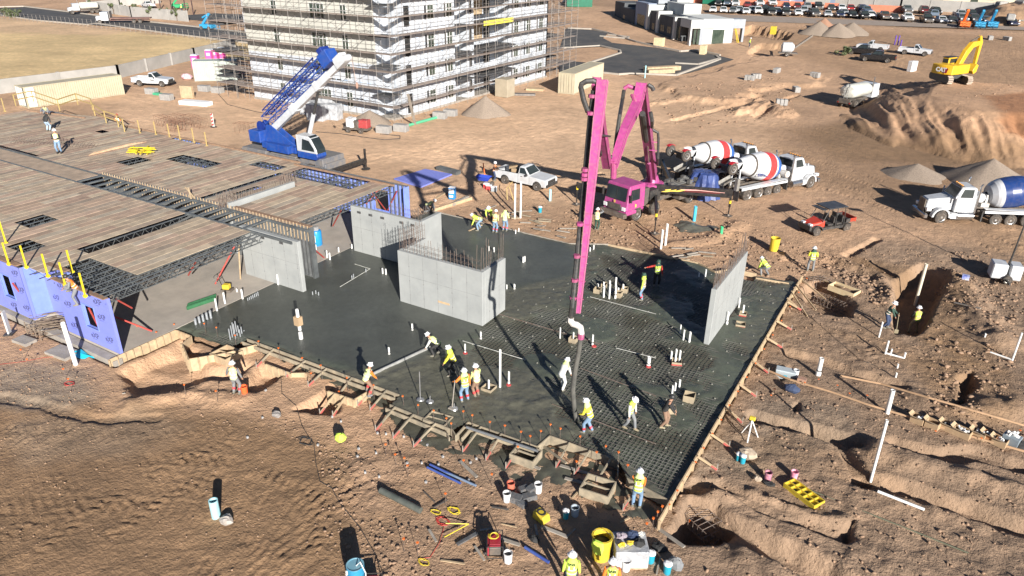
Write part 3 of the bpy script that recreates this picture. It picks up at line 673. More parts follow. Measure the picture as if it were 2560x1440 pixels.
b = MB(); a, e = at(925, 938, .06), at(1075, 868, .06); b.bar(a, e, .06, .14); b.build('screed_board', mat('magnesium', (.55, .55, .53), (.40, .40, .38), 4, .45, .5), label='long straightedge the two finishers drag over the wet concrete', cat='screed')
for (p, q, lb) in (((1157, 852), (1315, 900), 'thin white screed rail by the vibrator man'), ((1475, 742), (1640, 785), 'thin white screed rail below the pipe cluster'), ((1540, 870), (1640, 895), 'thin bent screed rail left of the red-banded sleeve'),
    ((850, 717), (925, 672), 'pale conduit laid out on the glossy slab'), ((925, 672), (887, 660), 'short leg of the conduit on the glossy slab')):
 b = MB(); b.tube([at(*p, .05), at(*q, .05)], .019, 6); b.build('rail', mat('rail_grey', (.5, .5, .46), (.3, .3, .27), 3, .5), label=lb, cat='rail')
for (p, q) in (((1380, 1010), (1640, 1110)), ((1230, 780), (1500, 860)), ((1450, 920), (1640, 990))):
 b = MB(); b.tube([at(*p, .01), at(*q, .01)], .022, 5); b.build('long_bar', rust, label='long guide bar lying across the rebar mat', cat='bar', group='guide bars across the mat')
# ================================================================ THE DECK: joists, plywood, studs, blue sheathing
jm = mat('joist_steel', (.20, .215, .215), (.13, .14, .145), 2, .5, .5)
plycols = [tuple(.75*q+.25*v+.03 for q, v in zip([1.3*q for q in c], (.36, .26, .165))) for c in [(.235, .165, .12), (.27, .215, .155), (.215, .145, .11), (.30, .245, .175), (.25, .19, .14), (.20, .16, .125), (.285, .20, .15), (.26, .225, .175)]]
plym = mat('deck_plywood', (.85, .85, .85), (1.2, 1.18, 1.15), 1.6, .75, bump=.1, bsc=6, attr='Col')
ZD = 3.3
EAST = -34.4
HOLE = [(-53.0, -35.1, 27.0, 28.9), (-40.3, -39.35, 19.8, 27.0), (-47.6, -46.1, 20.2, 22.0), (-44, -42.4, 17.9, 19.2), (-55, -53.7, 31.6, 33.6), (-52.7, -47.7, 34.3, 36.0),
  (-46.1, -43.3, 36.8, 38.1), (-58.4, -54.4, 38.8, 39.4), (-42.6, -41.6, 27, 36.7), (-41.7, -35.2, 36.4, 38.6), (-62.0, -60.3, 27.0, 28.6), (-66.2, -65.2, 36.6, 37.4),
  (-41.2, -40.4, 31.2, 33.4), (-39.5, -38.9, 29.0, 35), (-38.9, -30, 16, 19.5)]
def edge_n(x):   # far edge of the deck
 return 38.7 if x > -43 else 39.3 if x > -66 else 40.5 if x > -72 else 38.0+(x+80)*.3
deck = thing('plywood_deck', 'big brown plywood deck on steel joists with open joist bays', 'deck', (0, 0, 0))
for (x0, x1, y0, y1) in ((-80, EAST, 17.0, 27.0), (-80, -33.3, 28.9, 41)):
 b = MB(); b.c = plycols[0]; i = 0; x = x1
 while x > x0+.3:
  wd = .61; xa, xb = x-wd, x-.05; y = y0-random.choice((0, .6, 1.2)); xc = (xa+xb)/2
  ye = min(y1, edge_n(xc)); ys0 = y0
  if xc < -62 and y0 > 28: ys0 = y0+.6
  while y < ye-.05:
   ya, yb = max(y, ys0), min(y+2.44, ye); segs = [(ya+.006, yb-.006)]
   for h in HOLE:
    if h[0] < xc < h[1]:
     ns = []
     for s0, s1 in segs:
      if h[3] <= s0 or h[2] >= s1: ns.append((s0, s1))
      else:
       if h[2] > s0: ns.append((s0, h[2]))
       if h[3] < s1: ns.append((h[3], s1))
     segs = ns
   pc = random.choice(plycols); k = random.uniform(.88, 1.1); b.c = tuple(v*k for v in pc)
   for s0, s1 in segs:
    if s1-s0 > .12: b.bx(xa, xb, s0, s1, ZD-.02+random.uniform(-.004, .006), ZD+random.uniform(-.002, .012))
   y += 2.44
  x -= wd
 b.build('plywood_sheets', plym, deck)
b = MB(); b.c = plycols[4]
b.bx(-80, -53.1, 27.04, 28.86, ZD-.03, ZD-.004); b.build('bay_sheets', plym, deck)
def truss(b, p, q, dep=.42, st=.6):
 p, q = Vector(p), Vector(q); L = (q-p).length; d = (q-p)/L; n = max(2, int(L/st))
 b.bar(p, q, .09, .035); b.bar(p-Vector((0, 0, dep)), q-Vector((0, 0, dep)), .08, .035)
 for i in range(n):
  a = p+d*(L*i/n); m = p+d*(L*(i+.5)/n)-Vector((0, 0, dep)); e = p+d*(L*(i+1)/n); b.bar(a, m, .022); b.bar(m, e, .022)
def joist(p, q, dep=.42): b = MB(); truss(b, p, q, dep); return b.build('joist', jm, deck)
zj = ZD-.05
for x in (-33.55, -33.95, -34.45, -35.07, -35.7, -36.3, -36.9, -37.5, -38.1, -38.75): joist((x, 17.1, zj), (x, 27.0, zj))
for x in (-39.3, -40.25, -42.5, -43.2, -43.9, -46.2, -46.9, -47.6): joist((x, 17.0, zj), (x, 27.0, zj))
for x in (-33.15, -33.6, -34.8, -36.0, -37.2, -38.4, -41.65, -42.1, -42.6, -43.9, -45.1, -46.1, -48.2, -49.3, -50.3, -51.4, -52.5, -54.2, -55.0): joist((x, 29.0, zj), (x, 38.7, zj))
for k in range(18): x = -52.7+k*1.03; b = MB(); b.bar((x, 26.9, ZD-.0), (x, 29.0, ZD-.0), .2, .1); b.build('tie_channel', jm, deck)
for yy, x0, x1 in ((27.0, -80, -31), (28.95, -80, -31.5)): b = MB(); b.bar((x0, yy, ZD-.02), (x1, yy, ZD-.02), .1, .16); b.build('ledger', jm, deck)
for yy in (35.0, 35.6, 37.2, 37.9): b = MB(); truss(b, (-52.5, yy, zj) if yy < 36 else (-46, yy, zj), (-47.8, yy, zj) if yy < 36 else (-35.3, yy, zj), .3); b.build('cross_joist', jm, deck)
for yy in (21, 23, 25): b = MB(); b.bar((-38.8, yy, zj-.45), (-33.5, yy, zj-.45), .06); b.build('bridging', jm, deck)
b = MB()
for k in range(14): b.bar((-38.8, 17.3+k*.16, zj-.2), (-33.5, 17.25+k*.16, zj-.38), .03)
b.build('bridging', jm, deck)
edgem = mat('edge_timber', (.30, .19, .12), (.20, .125, .085), 3, .8)
b = MB()
pts = [(-80, 16.75), (-41.0, 16.75)]
b.bar((-80, 16.85, ZD+.02), (-40.8, 16.85, ZD+.02), .3, .06); b.bar((-40.8, 17.85, ZD-.02), (-38.0, 17.85, ZD-.02), .3, .05); b.bar((-38.0, 17.05, ZD-.1), (-33.35, 17.05, ZD-.1), .26, .05)
xx = [-80, -72, -66, -43, -33]
for i in range(4):
 y_ = edge_n((xx[i]+xx[i+1])/2); b.bar((xx[i], y_ if i else 38, ZD+.06), (xx[i+1], y_, ZD+.06), .12, .14)
b.bar((-38.6, 29.3, 3.42), (-31.75, 29.3, 3.42), .28, .06)
b.build('edge_plate', edgem, deck)
b = MB()
for k in range(5): b.bar(at(222+k*3, 388-k*1.5, ZD+.05+.03*k), at(365-k*9, 354+k, ZD+.05+.03*k), .13, .035)
b.build('lumber_stack', mat('fresh_lumber', (.58, .40, .26), (.48, .31, .19), 4, .75), label='long fresh boards stacked on the deck near the yellow guards', cat='lumber')
yel = mat('safety_yellow', (.72, .56, .02), (.62, .46, .02), 5, .55, dust=.2)
ypale = mat('faded_yellow', (.46, .34, .13), (.40, .29, .12), 5, .6)
rs3 = random.Random(4)
for k in range(22):
 c = at(350+rs3.uniform(-26, 26), 376+rs3.uniform(-7, 6), ZD+.06+k*.012); a = rs3.choice((.3, .5, 2.4, 2.7, .1))+rs3.uniform(-.2, .2); L = rs3.uniform(.5, .8)
 b = MB(); b.bar((c.x-L*math.cos(a), c.y-L*math.sin(a), c.z), (c.x+L*math.cos(a), c.y+L*math.sin(a), c.z+.05), .07, .07); b.build('guard_post', yel, label='yellow guardrail post in the heap lying on the deck', cat='post', group='yellow posts heaped on the deck')
for (px, py, qx, qy, lb) in ((20, 360, 68, 310, 'board'), ):
 pass
def gpost(px, py, h=1.15, m=yel, lean=(0, 0), z=ZD, lb='yellow guardrail post standing on the near edge of the deck', grp='posts on the near deck edge'):
 c = at(px, py, z); b = MB(); b.bar((0, 0, -.1), (lean[0], lean[1], h), .07, .07); b.box((0, 0, 0), (.16, .16, .12))
 o = b.build('guard_post', m, label=lb, cat='post', group=grp); o.location = c; return o
for (px, py) in ((22, 660), (66, 668), (120, 690), (163, 712), (181, 680), (213, 740), (15, 608)): gpost(px, py, 1.25 if py > 620 else 1.5)
for (px, py) in ((350, 318+15), (390, 337), (424, 343), (450, 347), (485, 355), (517, 365)): gpost(px, py, 1.2, ypale, lb='faded yellow post on the far edge of the deck by the rebar cages', grp='posts on the far deck edge')
rail = thing('guardrail', 'faded yellow guardrail along the far left edge of the deck', 'guardrail', (0, 0, 0)); b = MB(); b2_ = MB()
gl = [at(x, y, ZD) for x, y in ((40, 265), (85, 255), (150, 278), (195, 262), (232, 275), (238, 290), (266, 308), (297, 318), (312, 330))]
for i, p in enumerate(gl): b.bar(p, p+Vector((0, 0, 1.2)), .07)
for i in range(len(gl)-1):
 for z in (.6, 1.15): b2_.bar(gl[i]+Vector((0, 0, z)), gl[i+1]+Vector((0, 0, z)), .05, .1)
b.build('posts', ypale, rail); b2_.build('rails', ypale, rail)
for (px, py) in ((12, 278),): gpost(px, py, 1.3, ypale, lb='lone faded yellow post at the far left edge of the photograph', grp=None)
blue = mat('blue_sheathing', (.165, .20, .58), (.22, .25, .60), .5, .65, lo=.3, hi=.8)
blued = mat('blue_sheathing_edge', (.17, .24, .66), (.20, .28, .70), 2, .6)
inkm = mat('dark_ink', (.055, .06, .16), (.08, .085, .2), 8, .8)
tapem = mat('tape_scuff', (.40, .34, .52), (.33, .32, .60), 1.5, .7)
stud = mat('steel_stud', (.36, .37, .37), (.26, .27, .275), 3, .42, .7)
def bluewall(label, x0, x1, y, wins, logos, z1=3.15, th=.16):
 t = thing('sheathed_wall', label, 'wall', (0, 0, 0)); b = MB(); xs = [x0]+[v for wn in wins for v in (wn[0], wn[1])]+[x1]
 for i in range(0, len(xs), 2): b.bx(xs[i], xs[i+1], y, y+.03, 0, z1)
 for wn in wins: b.bx(wn[0], wn[1], y, y+.03, 0, wn[2]); b.bx(wn[0], wn[1], y, y+.03, wn[3], z1)
 b.bx(x1, x1+.02, y, y+th, 0, z1); b.build('sheathing', blue, t)
 for wn in wins:
  b = MB(); a = .05
  for q in ((wn[0]-a, wn[0], wn[2], wn[3]), (wn[1], wn[1]+a, wn[2], wn[3]), (wn[0]-a, wn[1]+a, wn[2]-a, wn[2]), (wn[0]-a, wn[1]+a, wn[3], wn[3]+a)): b.bx(q[0], q[1], y-.025, y+th, q[2], q[3])
  b.build('window_frame', blued, t)
 b = MB(); k = x0
 skip = lambda x: any(wn[0]-.03 < x < wn[1]+.03 for wn in wins)
 while k < x1:
  if not skip(k): b.bx(k, k+.04, y+.03, y+th, .05, z1-.05)
  k += .6
 b.bx(x0, x1, y+.03, y+th, z1-.05, z1-.005); b.bx(x0, x1, y+.03, y+th, .01, .05); b.build('studs', stud, t)
 b = MB()
 for i, (x, z) in enumerate(logos):
  if i % 2 == 0: b.bx(x-.35, x+.15, y-.0015, y, z-.4, z+.25)
 for i, (x, z) in enumerate(logos): text('eXP', .42, (x-.32, y-.004, z), (1, 0, .06), (-.06, 0, 1), inkm, t, .002, bold=.008); text('extra protection', .055, (x-.24, y-.004, z-.10), (1, 0, .06), (-.06, 0, 1), inkm, t, .001)
 return t
bluewall('blue sheathed wall panel with a square window nearest the wet slab', -38.0, -33.4, 17.1, [(-35.9, -34.85, .95, 2.25)], [(-37.5, 2.7), (-36.6, 2.75), (-37.3, 1.7), (-34.3, 1.75), (-34.35, 2.6), (-37.2, .45), (-35.4, .35), (-34.1, .5)])
bluewall('blue sheathed wall panel with a window at the left edge of the photograph', -45.5, -40.8, 16.8, [(-43.3, -42.2, .9, 2.3)], [(-44.5, 2.6), (-41.4, 2.6), (-41.3, 1.6), (-44.6, .5), (-42.7, .3), (-41.3, .5), (-43.6, 2.75)])
rc_ = bluewall('recessed blue panel with a narrow dark doorway between the two window panels', -40.8, -38.0, 17.9, [(-38.75, -38.2, .05, 2.3)], [(-40.2, 2.6), (-40.1, 1.0), (-39.3, 2.1)])
b = MB(); b.bx(-40.83, -40.8, 16.8, 17.9, 0, 3.15); b.bx(-38.03, -38.0, 17.14, 17.9, 0, 3.15); b.build('return_sheathing', blued, rc_)
bluewall('blue sheathed wall panel hidden at the far left below the deck', -80, -45.55, 16.8, [], [])
t = thing('sheathed_wall', 'blue sheathed far wall of the deck building with studs showing at its open end', 'wall', (0, 0, 0)); b = MB()
yN = 39.5
for q in ((-80, -35.6), (-34.3, -32.3)): b.bx(q[0], q[1], yN, yN+.03, 0, 3.2)
b.bx(-35.6, -34.3, yN, yN+.03, 0, .9); b.bx(-35.6, -34.3, yN, yN+.03, 2.5, 3.2); b.build('sheathing', blued, t)
b = MB(); k = -80
while k < -32.3:
 if not -35.65 < k < -34.3: b.bx(k, k+.05, yN-.15, yN, .0, 3.2)
 k += .4
b.bx(-80, -32.3, yN-.15, yN-.001, 3.2, 3.24); b.build('studs', stud, t)
b = MB(); b.bx(-32.34, -32.3, yN-.6, yN, 0, 3.2); b.build('end_panel', blued, t)
t = thing('stud_wall', 'galvanised stud wall with timber cap behind the concrete wall and deck strip', 'wall', (0, 0, 0)); b = MB(); k = -53
while k < -31.8: b.bx(k, k+.07, 29.2, 29.38, 0, 3.38); k += .3
b.bx(-53, -31.75, 29.19, 29.39, 0, .05); b.build('studs', stud, t)
b = MB(); k = -52.9
while k < -31.8: b.bar((k, 29.12, 2.5), (k+.02, 29.12, 3.5), .05, .03); k += .3
b.build('wood_blocks', lum, t); b = MB(); b.bx(-31.85, -31.7, 29.1, 29.45, 0, 3.4); b.build('end_post', jm, t)
redm = mat('brace_red', (.42, .055, .045), (.30, .05, .04), 4, .5, dust=.25)
def brace(px, py, z0, qx, qy, z1, lb):
 b = MB(); b.tube([at(px, py, z0), at(qx, qy, z1)], .05, 7); return b.build('raker_brace', redm, label=lb, cat='brace')
brace(283, 790, 1.2, 380, 828, .1, 'red brace from the blue wall panel down to the floor slab, upper')
brace(290, 748, 2.6, 330, 770, 1.7, 'short red brace near the top of the blue panel end')
brace(222, 770, 2.2, 252, 827, .6, 'red brace seen through the square window of the near blue panel')
brace(32, 708, 2.2, 66, 752, .8, 'red brace seen through the window of the left blue panel')
brace(588, 612, 2.4, 538, 710, .05, 'red brace under the deck edge by the near concrete wall')
brace(492, 650, 2.5, 471, 688, .8, 'red brace under the deck edge left of the first')
brace(757, 598, 2.4, 810, 644, .1, 'red brace from the stud wall end towards the blue barrel')
brace(853, 525, 2.6, 832, 565, .6, 'red brace under the far deck edge')
brace(992, 478, 2.8, 965, 535, .5, 'right-hand red brace against the blue far wall')
brace(930, 480, 2.8, 968, 530, .5, 'crossing red brace against the blue far wall')
brace(915, 510, 1.8, 950, 470, 2.9, 'short red brace at the left of the blue far wall')
b = MB(); b.bar(at(601, 697, 0.02), at(596, 610, 2.9), .09, .04); b.build('loose_board', lum, label='upright board leaning at the left end of the near concrete wall', cat='board')
bp_ = W([(985, 447), (1063, 423), (1130, 436), (1052, 468)], .12); b = MB(); b.prism([tuple(p) for p in bp_], .05, .16); t = b.build('sheathing_panel', blue, label='big blue wall panel lying flat on the dirt beyond the deck', cat='panel')
c = flat(1115, 432); b = MB(); [b.bx(-1.3+0*k, 1.3, k*.13, k*.13+.1, 0, .35) for k in range(5)]; o = b.build('steel_bundle', jm, label='dark bundle of steel channels lying behind the flat blue panel', cat='steel bundle'); o.location = c; o.rotation_euler.z = -.15
b = MB(); [b.bar(at(a, bb, ZD+.12), at(c_, d_, ZD+.6), .09, .04) for a, bb, c_, d_ in ((487, 496, 463, 468), (478, 497, 471, 470))]
b.build('leaning_boards', lum, label='two pale boards poking up from the deck opening', cat='board')
# ================================================================ VEHICLES
pw = mat('paint_white', (.53, .55, .57), (.44, .45, .46), 1.2, .28, dust=.25)
glass = mat('dark_glass', (.018, .024, .026), (.035, .045, .045), .6, .06)
tyre = mat('tyre_rubber', g(.028), (.075, .062, .05), 2.5, .85, dust=.3)
rimm = mat('rim_silver', g(.50), (.34, .31, .27), 5, .35, .6)
blk = mat('black_trim', g(.022), g(.045), 3, .5, dust=.15)
lamp = mat('head_lamp', g(.75), g(.55), 9, .1)
tail = mat('tail_lamp', (.32, .01, .01), (.2, .01, .01), 8, .2)
chrome = mat('bright_steel', g(.62), g(.45), 3, .22, .9)
steel = mat('grimy_steel', (.10, .095, .09), (.19, .155, .125), 3, .6, .4)
def wheel(t, x, y, r, w, rim=rimm, nm='wheel', steer=0):
 M = Matrix.Translation((x, y, r)) @ Matrix.Rotation(steer, 4, 'Z') @ Matrix.Rotation(R_(90), 4, 'X')
 b = MB(); b.lathe([(r*.55, -w/2), (r*.9, -w/2), (r, -w*.36), (r, w*.36), (r*.9, w/2), (r*.55, w/2)], 18, M, cap=True); o = b.build(nm, tyre, t)
 b = MB()
 for s in (-1, 1): b.lathe([(r*.56, s*w*.5), (r*.60, s*w*.53), (r*.5, s*w*.46), (r*.22, s*w*.42), (r*.16, s*w*.56), (.001, s*w*.56)], 12, M, cap=False)
 b.build('rim', rim, o); return o
def arch(x, r, zb, n=7): return [(x+r*math.cos(a), max(zb, zb-.0+r*math.sin(a)*1.0)) for a in [math.pi*i/n for i in range(n+1)]]
def lower(top, zb, wheels, r):   # outline front -> rear along the top given, bottom filled with arches
 rear = top[-1][0]; p = list(top)+[(rear, zb)]
 for x in sorted(wheels): p += [(x-r*math.cos(a), zb+r*.92*math.sin(a)) for a in [math.pi*i/8 for i in range(9)]]
 return p+[(top[0][0], zb)]
def green(t, xa, xb, za, xc, xd, zc, wb, wt, body, rails=(), pillars=()):
 """glasshouse: xa..xb at the belt, xc..xd at the roof"""
 v = [(xa, -wb, za), (xb, -wb, za), (xb, wb, za), (xa, wb, za), (xc, -wt, zc), (xd, -wt, zc), (xd, wt, zc), (xc, wt, zc)]
 b = MB(); b.add(v, [(0, 3, 2, 1), (4, 5, 6, 7), (0, 1, 5, 4), (1, 2, 6, 5), (2, 3, 7, 6), (3, 0, 4, 7)])
 b.box(((xc+xd)/2, 0, zc+.02), (xd-xc-.05, wt*2-.1, .05), top=(.9, .9)); b.build('cab_roof', body, t, bevel=.03)
 def face(i, u0, u1, v0, v1, nm):
  A, B, C_, D = [Vector(v[k]) for k in i]; P = lambda u, w_: (A.lerp(B, u)).lerp(D.lerp(C_, u), w_)
  n = (B-A).cross(D-A).normalized()*.012; q = MB(); q.quad(*[P(a, c)+n for a, c in ((u0, v0), (u1, v0), (u1, v1), (u0, v1))]); q.build(nm, glass, t)
 face((1, 2, 6, 5), .06, .94, .08, .92, 'windshield'); face((3, 0, 4, 7), .08, .92, .15, .88, 'rear_window')
 for a, c in rails or ((.1, .92),): face((0, 1, 5, 4), a, c, .12, .88, 'side_window'); face((2, 3, 7, 6), 1-c, 1-a, .12, .88, 'side_window')
def pickup(name, label, body, crew=False, far=False, group=None):
 t = thing(name, label, 'pickup truck', (0, 0, 0), 0, group)
 L = 3.35 if not crew else 3.65; fx, rx = 2.72-.0, 2.72-L-.0
 fx = 1.75; rx = fx-L; nose = fx+.92; tailx = rx-1.18; W_ = 1.96; cb = (-.2 if not crew else -.95)
 b = MB(); top = [(nose, .62), (nose, 1.0), (nose-.1, 1.08), (1.0, 1.2), (.8, 1.24), (cb, 1.24)]
 pr = [(nose, .5), (nose+.02, .98), (nose-.12, 1.08), (.95, 1.2), (cb, 1.22), (cb, .42)]+[(fx-.46*math.cos(a), .42+.44*math.sin(a)) for a in [math.pi*i/8 for i in range(9)]]+[(nose-.05, .42)]
 b.ext(pr, W_-.02); b.build('front_body', body, t, bevel=.03)
 b = MB(); zt = 1.24
 side = [(cb-.02, zt), (tailx, zt-.02), (tailx, .55)]+[(rx-.46*math.cos(a), .5+.40*math.sin(a)) for a in [math.pi*i/8 for i in range(9)]]+[(cb-.02, .42)]
 for s in (-1, 1): b.ext(side, .1, Matrix.Translation((0, s*(W_/2-.06), 0)))
 b.bx(tailx, tailx+.07, -W_/2+.11, W_/2-.11, .6, zt-.02); b.bx(cb-.09, cb-.02, -W_/2+.11, W_/2-.11, .6, zt); b.build('cargo_bed', body, t, bevel=.015)
 b = MB(); b.bx(tailx+.07, cb-.09, -W_/2+.11, W_/2-.11, .58, .66); b.bx(tailx+.05, cb, -W_/2+.02, -W_/2+.1, zt+.001, zt+.02); b.bx(tailx+.05, cb, W_/2-.1, W_/2-.02, zt+.001, zt+.02); b.build('bed_liner', blk, t)
 green(t, cb, .98, 1.22, cb+.06, .38, 1.84, .93, .74, body, rails=((.12, .86),) if not crew else ((.06, .44), (.48, .9)))
 for x in (fx, rx):
  for s in (-1, 1): wheel(t, x, s*.86, .4, .27)
 for q in ((nose-.02, nose+.1, -.93, .93, .42, .66), (tailx-.1, tailx-.0, -.9, .9, .48, .64)): b = MB(); b.bx(*q); b.build('bumper', blk if body is pw else steel, t, bevel=.02)
 b = MB(); b.bx(nose+.0, nose+.035, -.62, .62, .68, .98); b.build('grille', blk, t)
 for s in (-1, 1):
  b = MB(); b.bx(nose-.12, nose+.03, s*.66 if s > 0 else -.92, s*.92 if s > 0 else -.66, .74, .96); b.build('headlight', lamp, t)
  b = MB(); b.bx(tailx-.015, tailx+.05, s*.9-.07, s*.9+.07, .82, 1.16); b.build('tail_light', tail, t)
  b = MB(); b.box((.78, s*1.1, 1.28), (.12, .2, .2)); b.build('mirror', blk if body is pw else body, t, bevel=.02)
  b = MB(); b.bx(.08, .28, s*.985-.008, s*.985+.008, 1.04, 1.08); b.build('door_handle', blk, t)
  b = MB(); b.bx(cb+.02, cb+.035, s*.972-.004, s*.972+.012, .5, 1.2); b.bx(.98, .995, s*.972-.004, s*.972+.012, .5, 1.15); b.build('door_gap', blk, t)
 b = MB(); b.bx(rx-.3, fx+.3, -.5, .5, .3, .42); b.build('chassis', blk, t)
 return t
def put(t, p, rz): t.location = p; t.rotation_euler.z = rz; return t
ink = mat('black_lettering', g(.02), g(.05), 9, .6)
pk = pickup('pickup_truck', 'white regular-cab pickup with cardboard boxes in its bed near the tall white pipes', pw)
put(pk, on(1303, 470)+Vector((-.1, .9, .02)), -.09+0)
pk.rotation_euler.z = math.atan2(*( (on(1340, 489)-on(1266, 472)).yx))
for q in ((-1.55, .35, .7), (-1.0, -.1, .6)):
 b = MB(); b.box((0, 0, .4), (.5, .6, .8)); b.box((.28, 0, .75), (.1, .56, .03)); o = b.build('cardboard_box', mat('cardboard', (.42, .30, .18), (.34, .235, .14), 2, .85), label='tall brown cardboard box standing in the pickup bed, %s one' % ('rear' if q[0] < -1.3 else 'front'), cat='box')
 o.location = pk.matrix_basis @ Vector(q); o.rotation_euler.z = pk.rotation_euler.z
p2 = dup(pk, on(376, 216)+Vector((0, .6, .05)), -.42, 'white regular-cab pickup parked between the long container and the block wall'); p2.rotation_euler.z = .45
text('SAM', .26, (.2, -.995, .82), (1, 0, 0), (0, 0, 1), ink, p2, .004, bold=.006)
p3 = dup(pk, on(2285, 139)+Vector((0, .6, .05)), .0, 'white regular-cab pickup side-on behind the yellow excavator')
p3.rotation_euler.z = -.10; text('SAM', .28, (.2, -.995, .82), (1, 0, 0), (0, 0, 1), ink, p3, .004, bold=.006)
bkm = mat('paint_black', (.010, .011, .013), (.018, .018, .02), 3, .2, dust=.12)
pb = pickup('pickup_truck', 'black crew-cab pickup, the nearer of two side by side on the far dirt', bkm, True)
put(pb, on(2188, 156)+Vector((0, .8, .05)), R_(178))
dup(pb, on(2172, 144)+Vector((-1.5, 2.6, .05)), R_(172), 'black crew-cab pickup mostly hidden behind the nearer black pickup')
dup(pk, on(2205, 132)+Vector((-2.0, 1.6, .05)), R_(176), 'white pickup half hidden behind the two black pickups')
dup(pk, on(372, 20)+Vector((0, 0, .05)), R_(170), 'white pickup parked behind the grey wall at the top left')
def sedan(name, body, suv=False):
 t = thing(name, 'parked car', 'car'); h = .25 if suv else 0; W_ = 1.82+h*.3; nose, tl = 2.25, -2.3
 fx, rx = 1.38, -1.38; zb = .28+h*.3; zh = .86+h*.7
 pr = [(nose, zb+.1), (nose+.03, zh-.2), (nose-.15, zh-.08), (.95, zh+.06), (-1.5 if not suv else -2.2, zh+.1), (tl, zh), (tl-.02, zb+.15)]
 b = MB(); b.ext(pr+[(rx-.38*math.cos(a), zb+.34*math.sin(a)) for a in [math.pi*i/6 for i in range(7)]]+[(fx-.38*math.cos(a), zb+.34*math.sin(a)) for a in [math.pi*i/6 for i in range(7)]], W_); b.build('body', body, t, bevel=.05)
 green(t, -1.6 if not suv else -2.2, 1.05, zh+.04, -.95 if not suv else -1.95, .25, zh+.58+h*.4, W_/2-.04, W_/2-.24, body, rails=((.15, .48), (.52, .84)))
 for x in (fx, rx):
  for s in (-1, 1): wheel(t, x, s*(W_/2-.12), .33+h*.2, .22)
 for s in (-1, 1):
  b = MB(); b.bx(nose-.1, nose+.04, s*(W_/2-.2)-.17, s*(W_/2-.2)+.17, zh-.3, zh-.14); b.build('headlight', lamp, t)
 b = MB(); b.bx(nose, nose+.05, -.45, .45, zb+.12, zh-.28); b.build('grille', blk, t)
 return t
CC = {'white': (.70, .71, .72), 'black': (.012, .013, .015), 'silver': (.42, .44, .46), 'grey': (.17, .18, .19), 'charcoal': (.06, .062, .065), 'red': (.40, .02, .02), 'maroon': (.16, .02, .025), 'navy': (.015, .025, .07),
 'slate': (.10, .14, .19), 'brown': (.14, .07, .05), 'beige': (.42, .38, .31)}
CM = {k: mat('car_paint_'+k, v, tuple(x*.85 for x in v), 2, .25, dust=.12) for k, v in CC.items()}
prot = {'car': sedan('parked_car', CM['white']), 'suv': sedan('parked_car', CM['white'], True), 'pickup': pickup('parked_pickup', 'x', CM['white'], True)}
row1 = [(1776, 33, 'car', 'white'), (1802, 34, 'car', 'white'), (1826, 35, 'car', 'grey'), (1842, 33, 'car', 'silver'), (1858, 37, 'car', 'white'), (1873, 33, 'car', 'silver'), (1889, 37, 'suv', 'white'), (1906, 33, 'suv', 'black'), (1922, 40, 'pickup', 'black'),
  (1938, 36, 'car', 'silver'), (1958, 41, 'pickup', 'black'), (1989, 41, 'car', 'white'), (2004, 36, 'suv', 'silver'), (2031, 43, 'pickup', 'charcoal'), (2064, 44, 'car', 'silver'), (2095, 45, 'car', 'navy'), (2105, 40, 'car', 'silver'), (2127, 46, 'car', 'black'),
  (2156, 49, 'suv', 'black'), (2173, 46, 'car', 'white'), (2206, 51, 'pickup', 'brown'), (2231, 53, 'car', 'charcoal'), (2264, 56, 'pickup', 'white'), (2313, 59, 'pickup', 'black'), (2350, 60, 'car', 'white'), (2377, 60, 'car', 'charcoal'), (2400, 57, 'suv', 'grey'),
  (2432, 58, 'suv', 'charcoal'), (2462, 60, 'car', 'slate'), (2503, 61, 'suv', 'black'), (2527, 67, 'car', 'navy'), (2546, 63, 'pickup', 'beige')]
row2 = [(1790, 17, 'suv', 'black'), (1812, 17, 'suv', 'slate'), (1832, 19, 'pickup', 'white'), (1862, 20, 'car', 'maroon'), (1893, 19, 'pickup', 'white'), (1925, 17, 'pickup', 'white'), (1960, 23, 'car', 'navy'), (1988, 24, 'car', 'maroon'), (2011, 25, 'suv', 'grey'),
  (2040, 26, 'pickup', 'black'), (2073, 28, 'car', 'charcoal'), (2099, 28, 'car', 'white'), (2122, 29, 'car', 'red'), (2148, 31, 'suv', 'navy'), (2161, 37, 'pickup', 'slate'), (2263, 35, 'pickup', 'grey'), (2307, 36, 'suv', 'maroon'), (2336, 39, 'suv', 'black'),
  (2326, 45, 'suv', 'slate'), (2398, 48, 'pickup', 'silver'), (2425, 46, 'suv', 'black'), (2462, 50, 'car', 'charcoal'), (2515, 50, 'suv', 'black'), (2550, 54, 'suv', 'maroon')]
row0 = [(1700, 2, 'car', 'white'), (1725, 4, 'suv', 'grey'), (1900, 6, 'suv', 'navy'), (1935, 8, 'car', 'black'), (1975, 9, 'car', 'silver'), (1408, 12, 'car', 'grey'), (1600, -2, 'car', 'black'), (1640, 0, 'car', 'navy')]
used = set(); NB = {}; seenl = {}
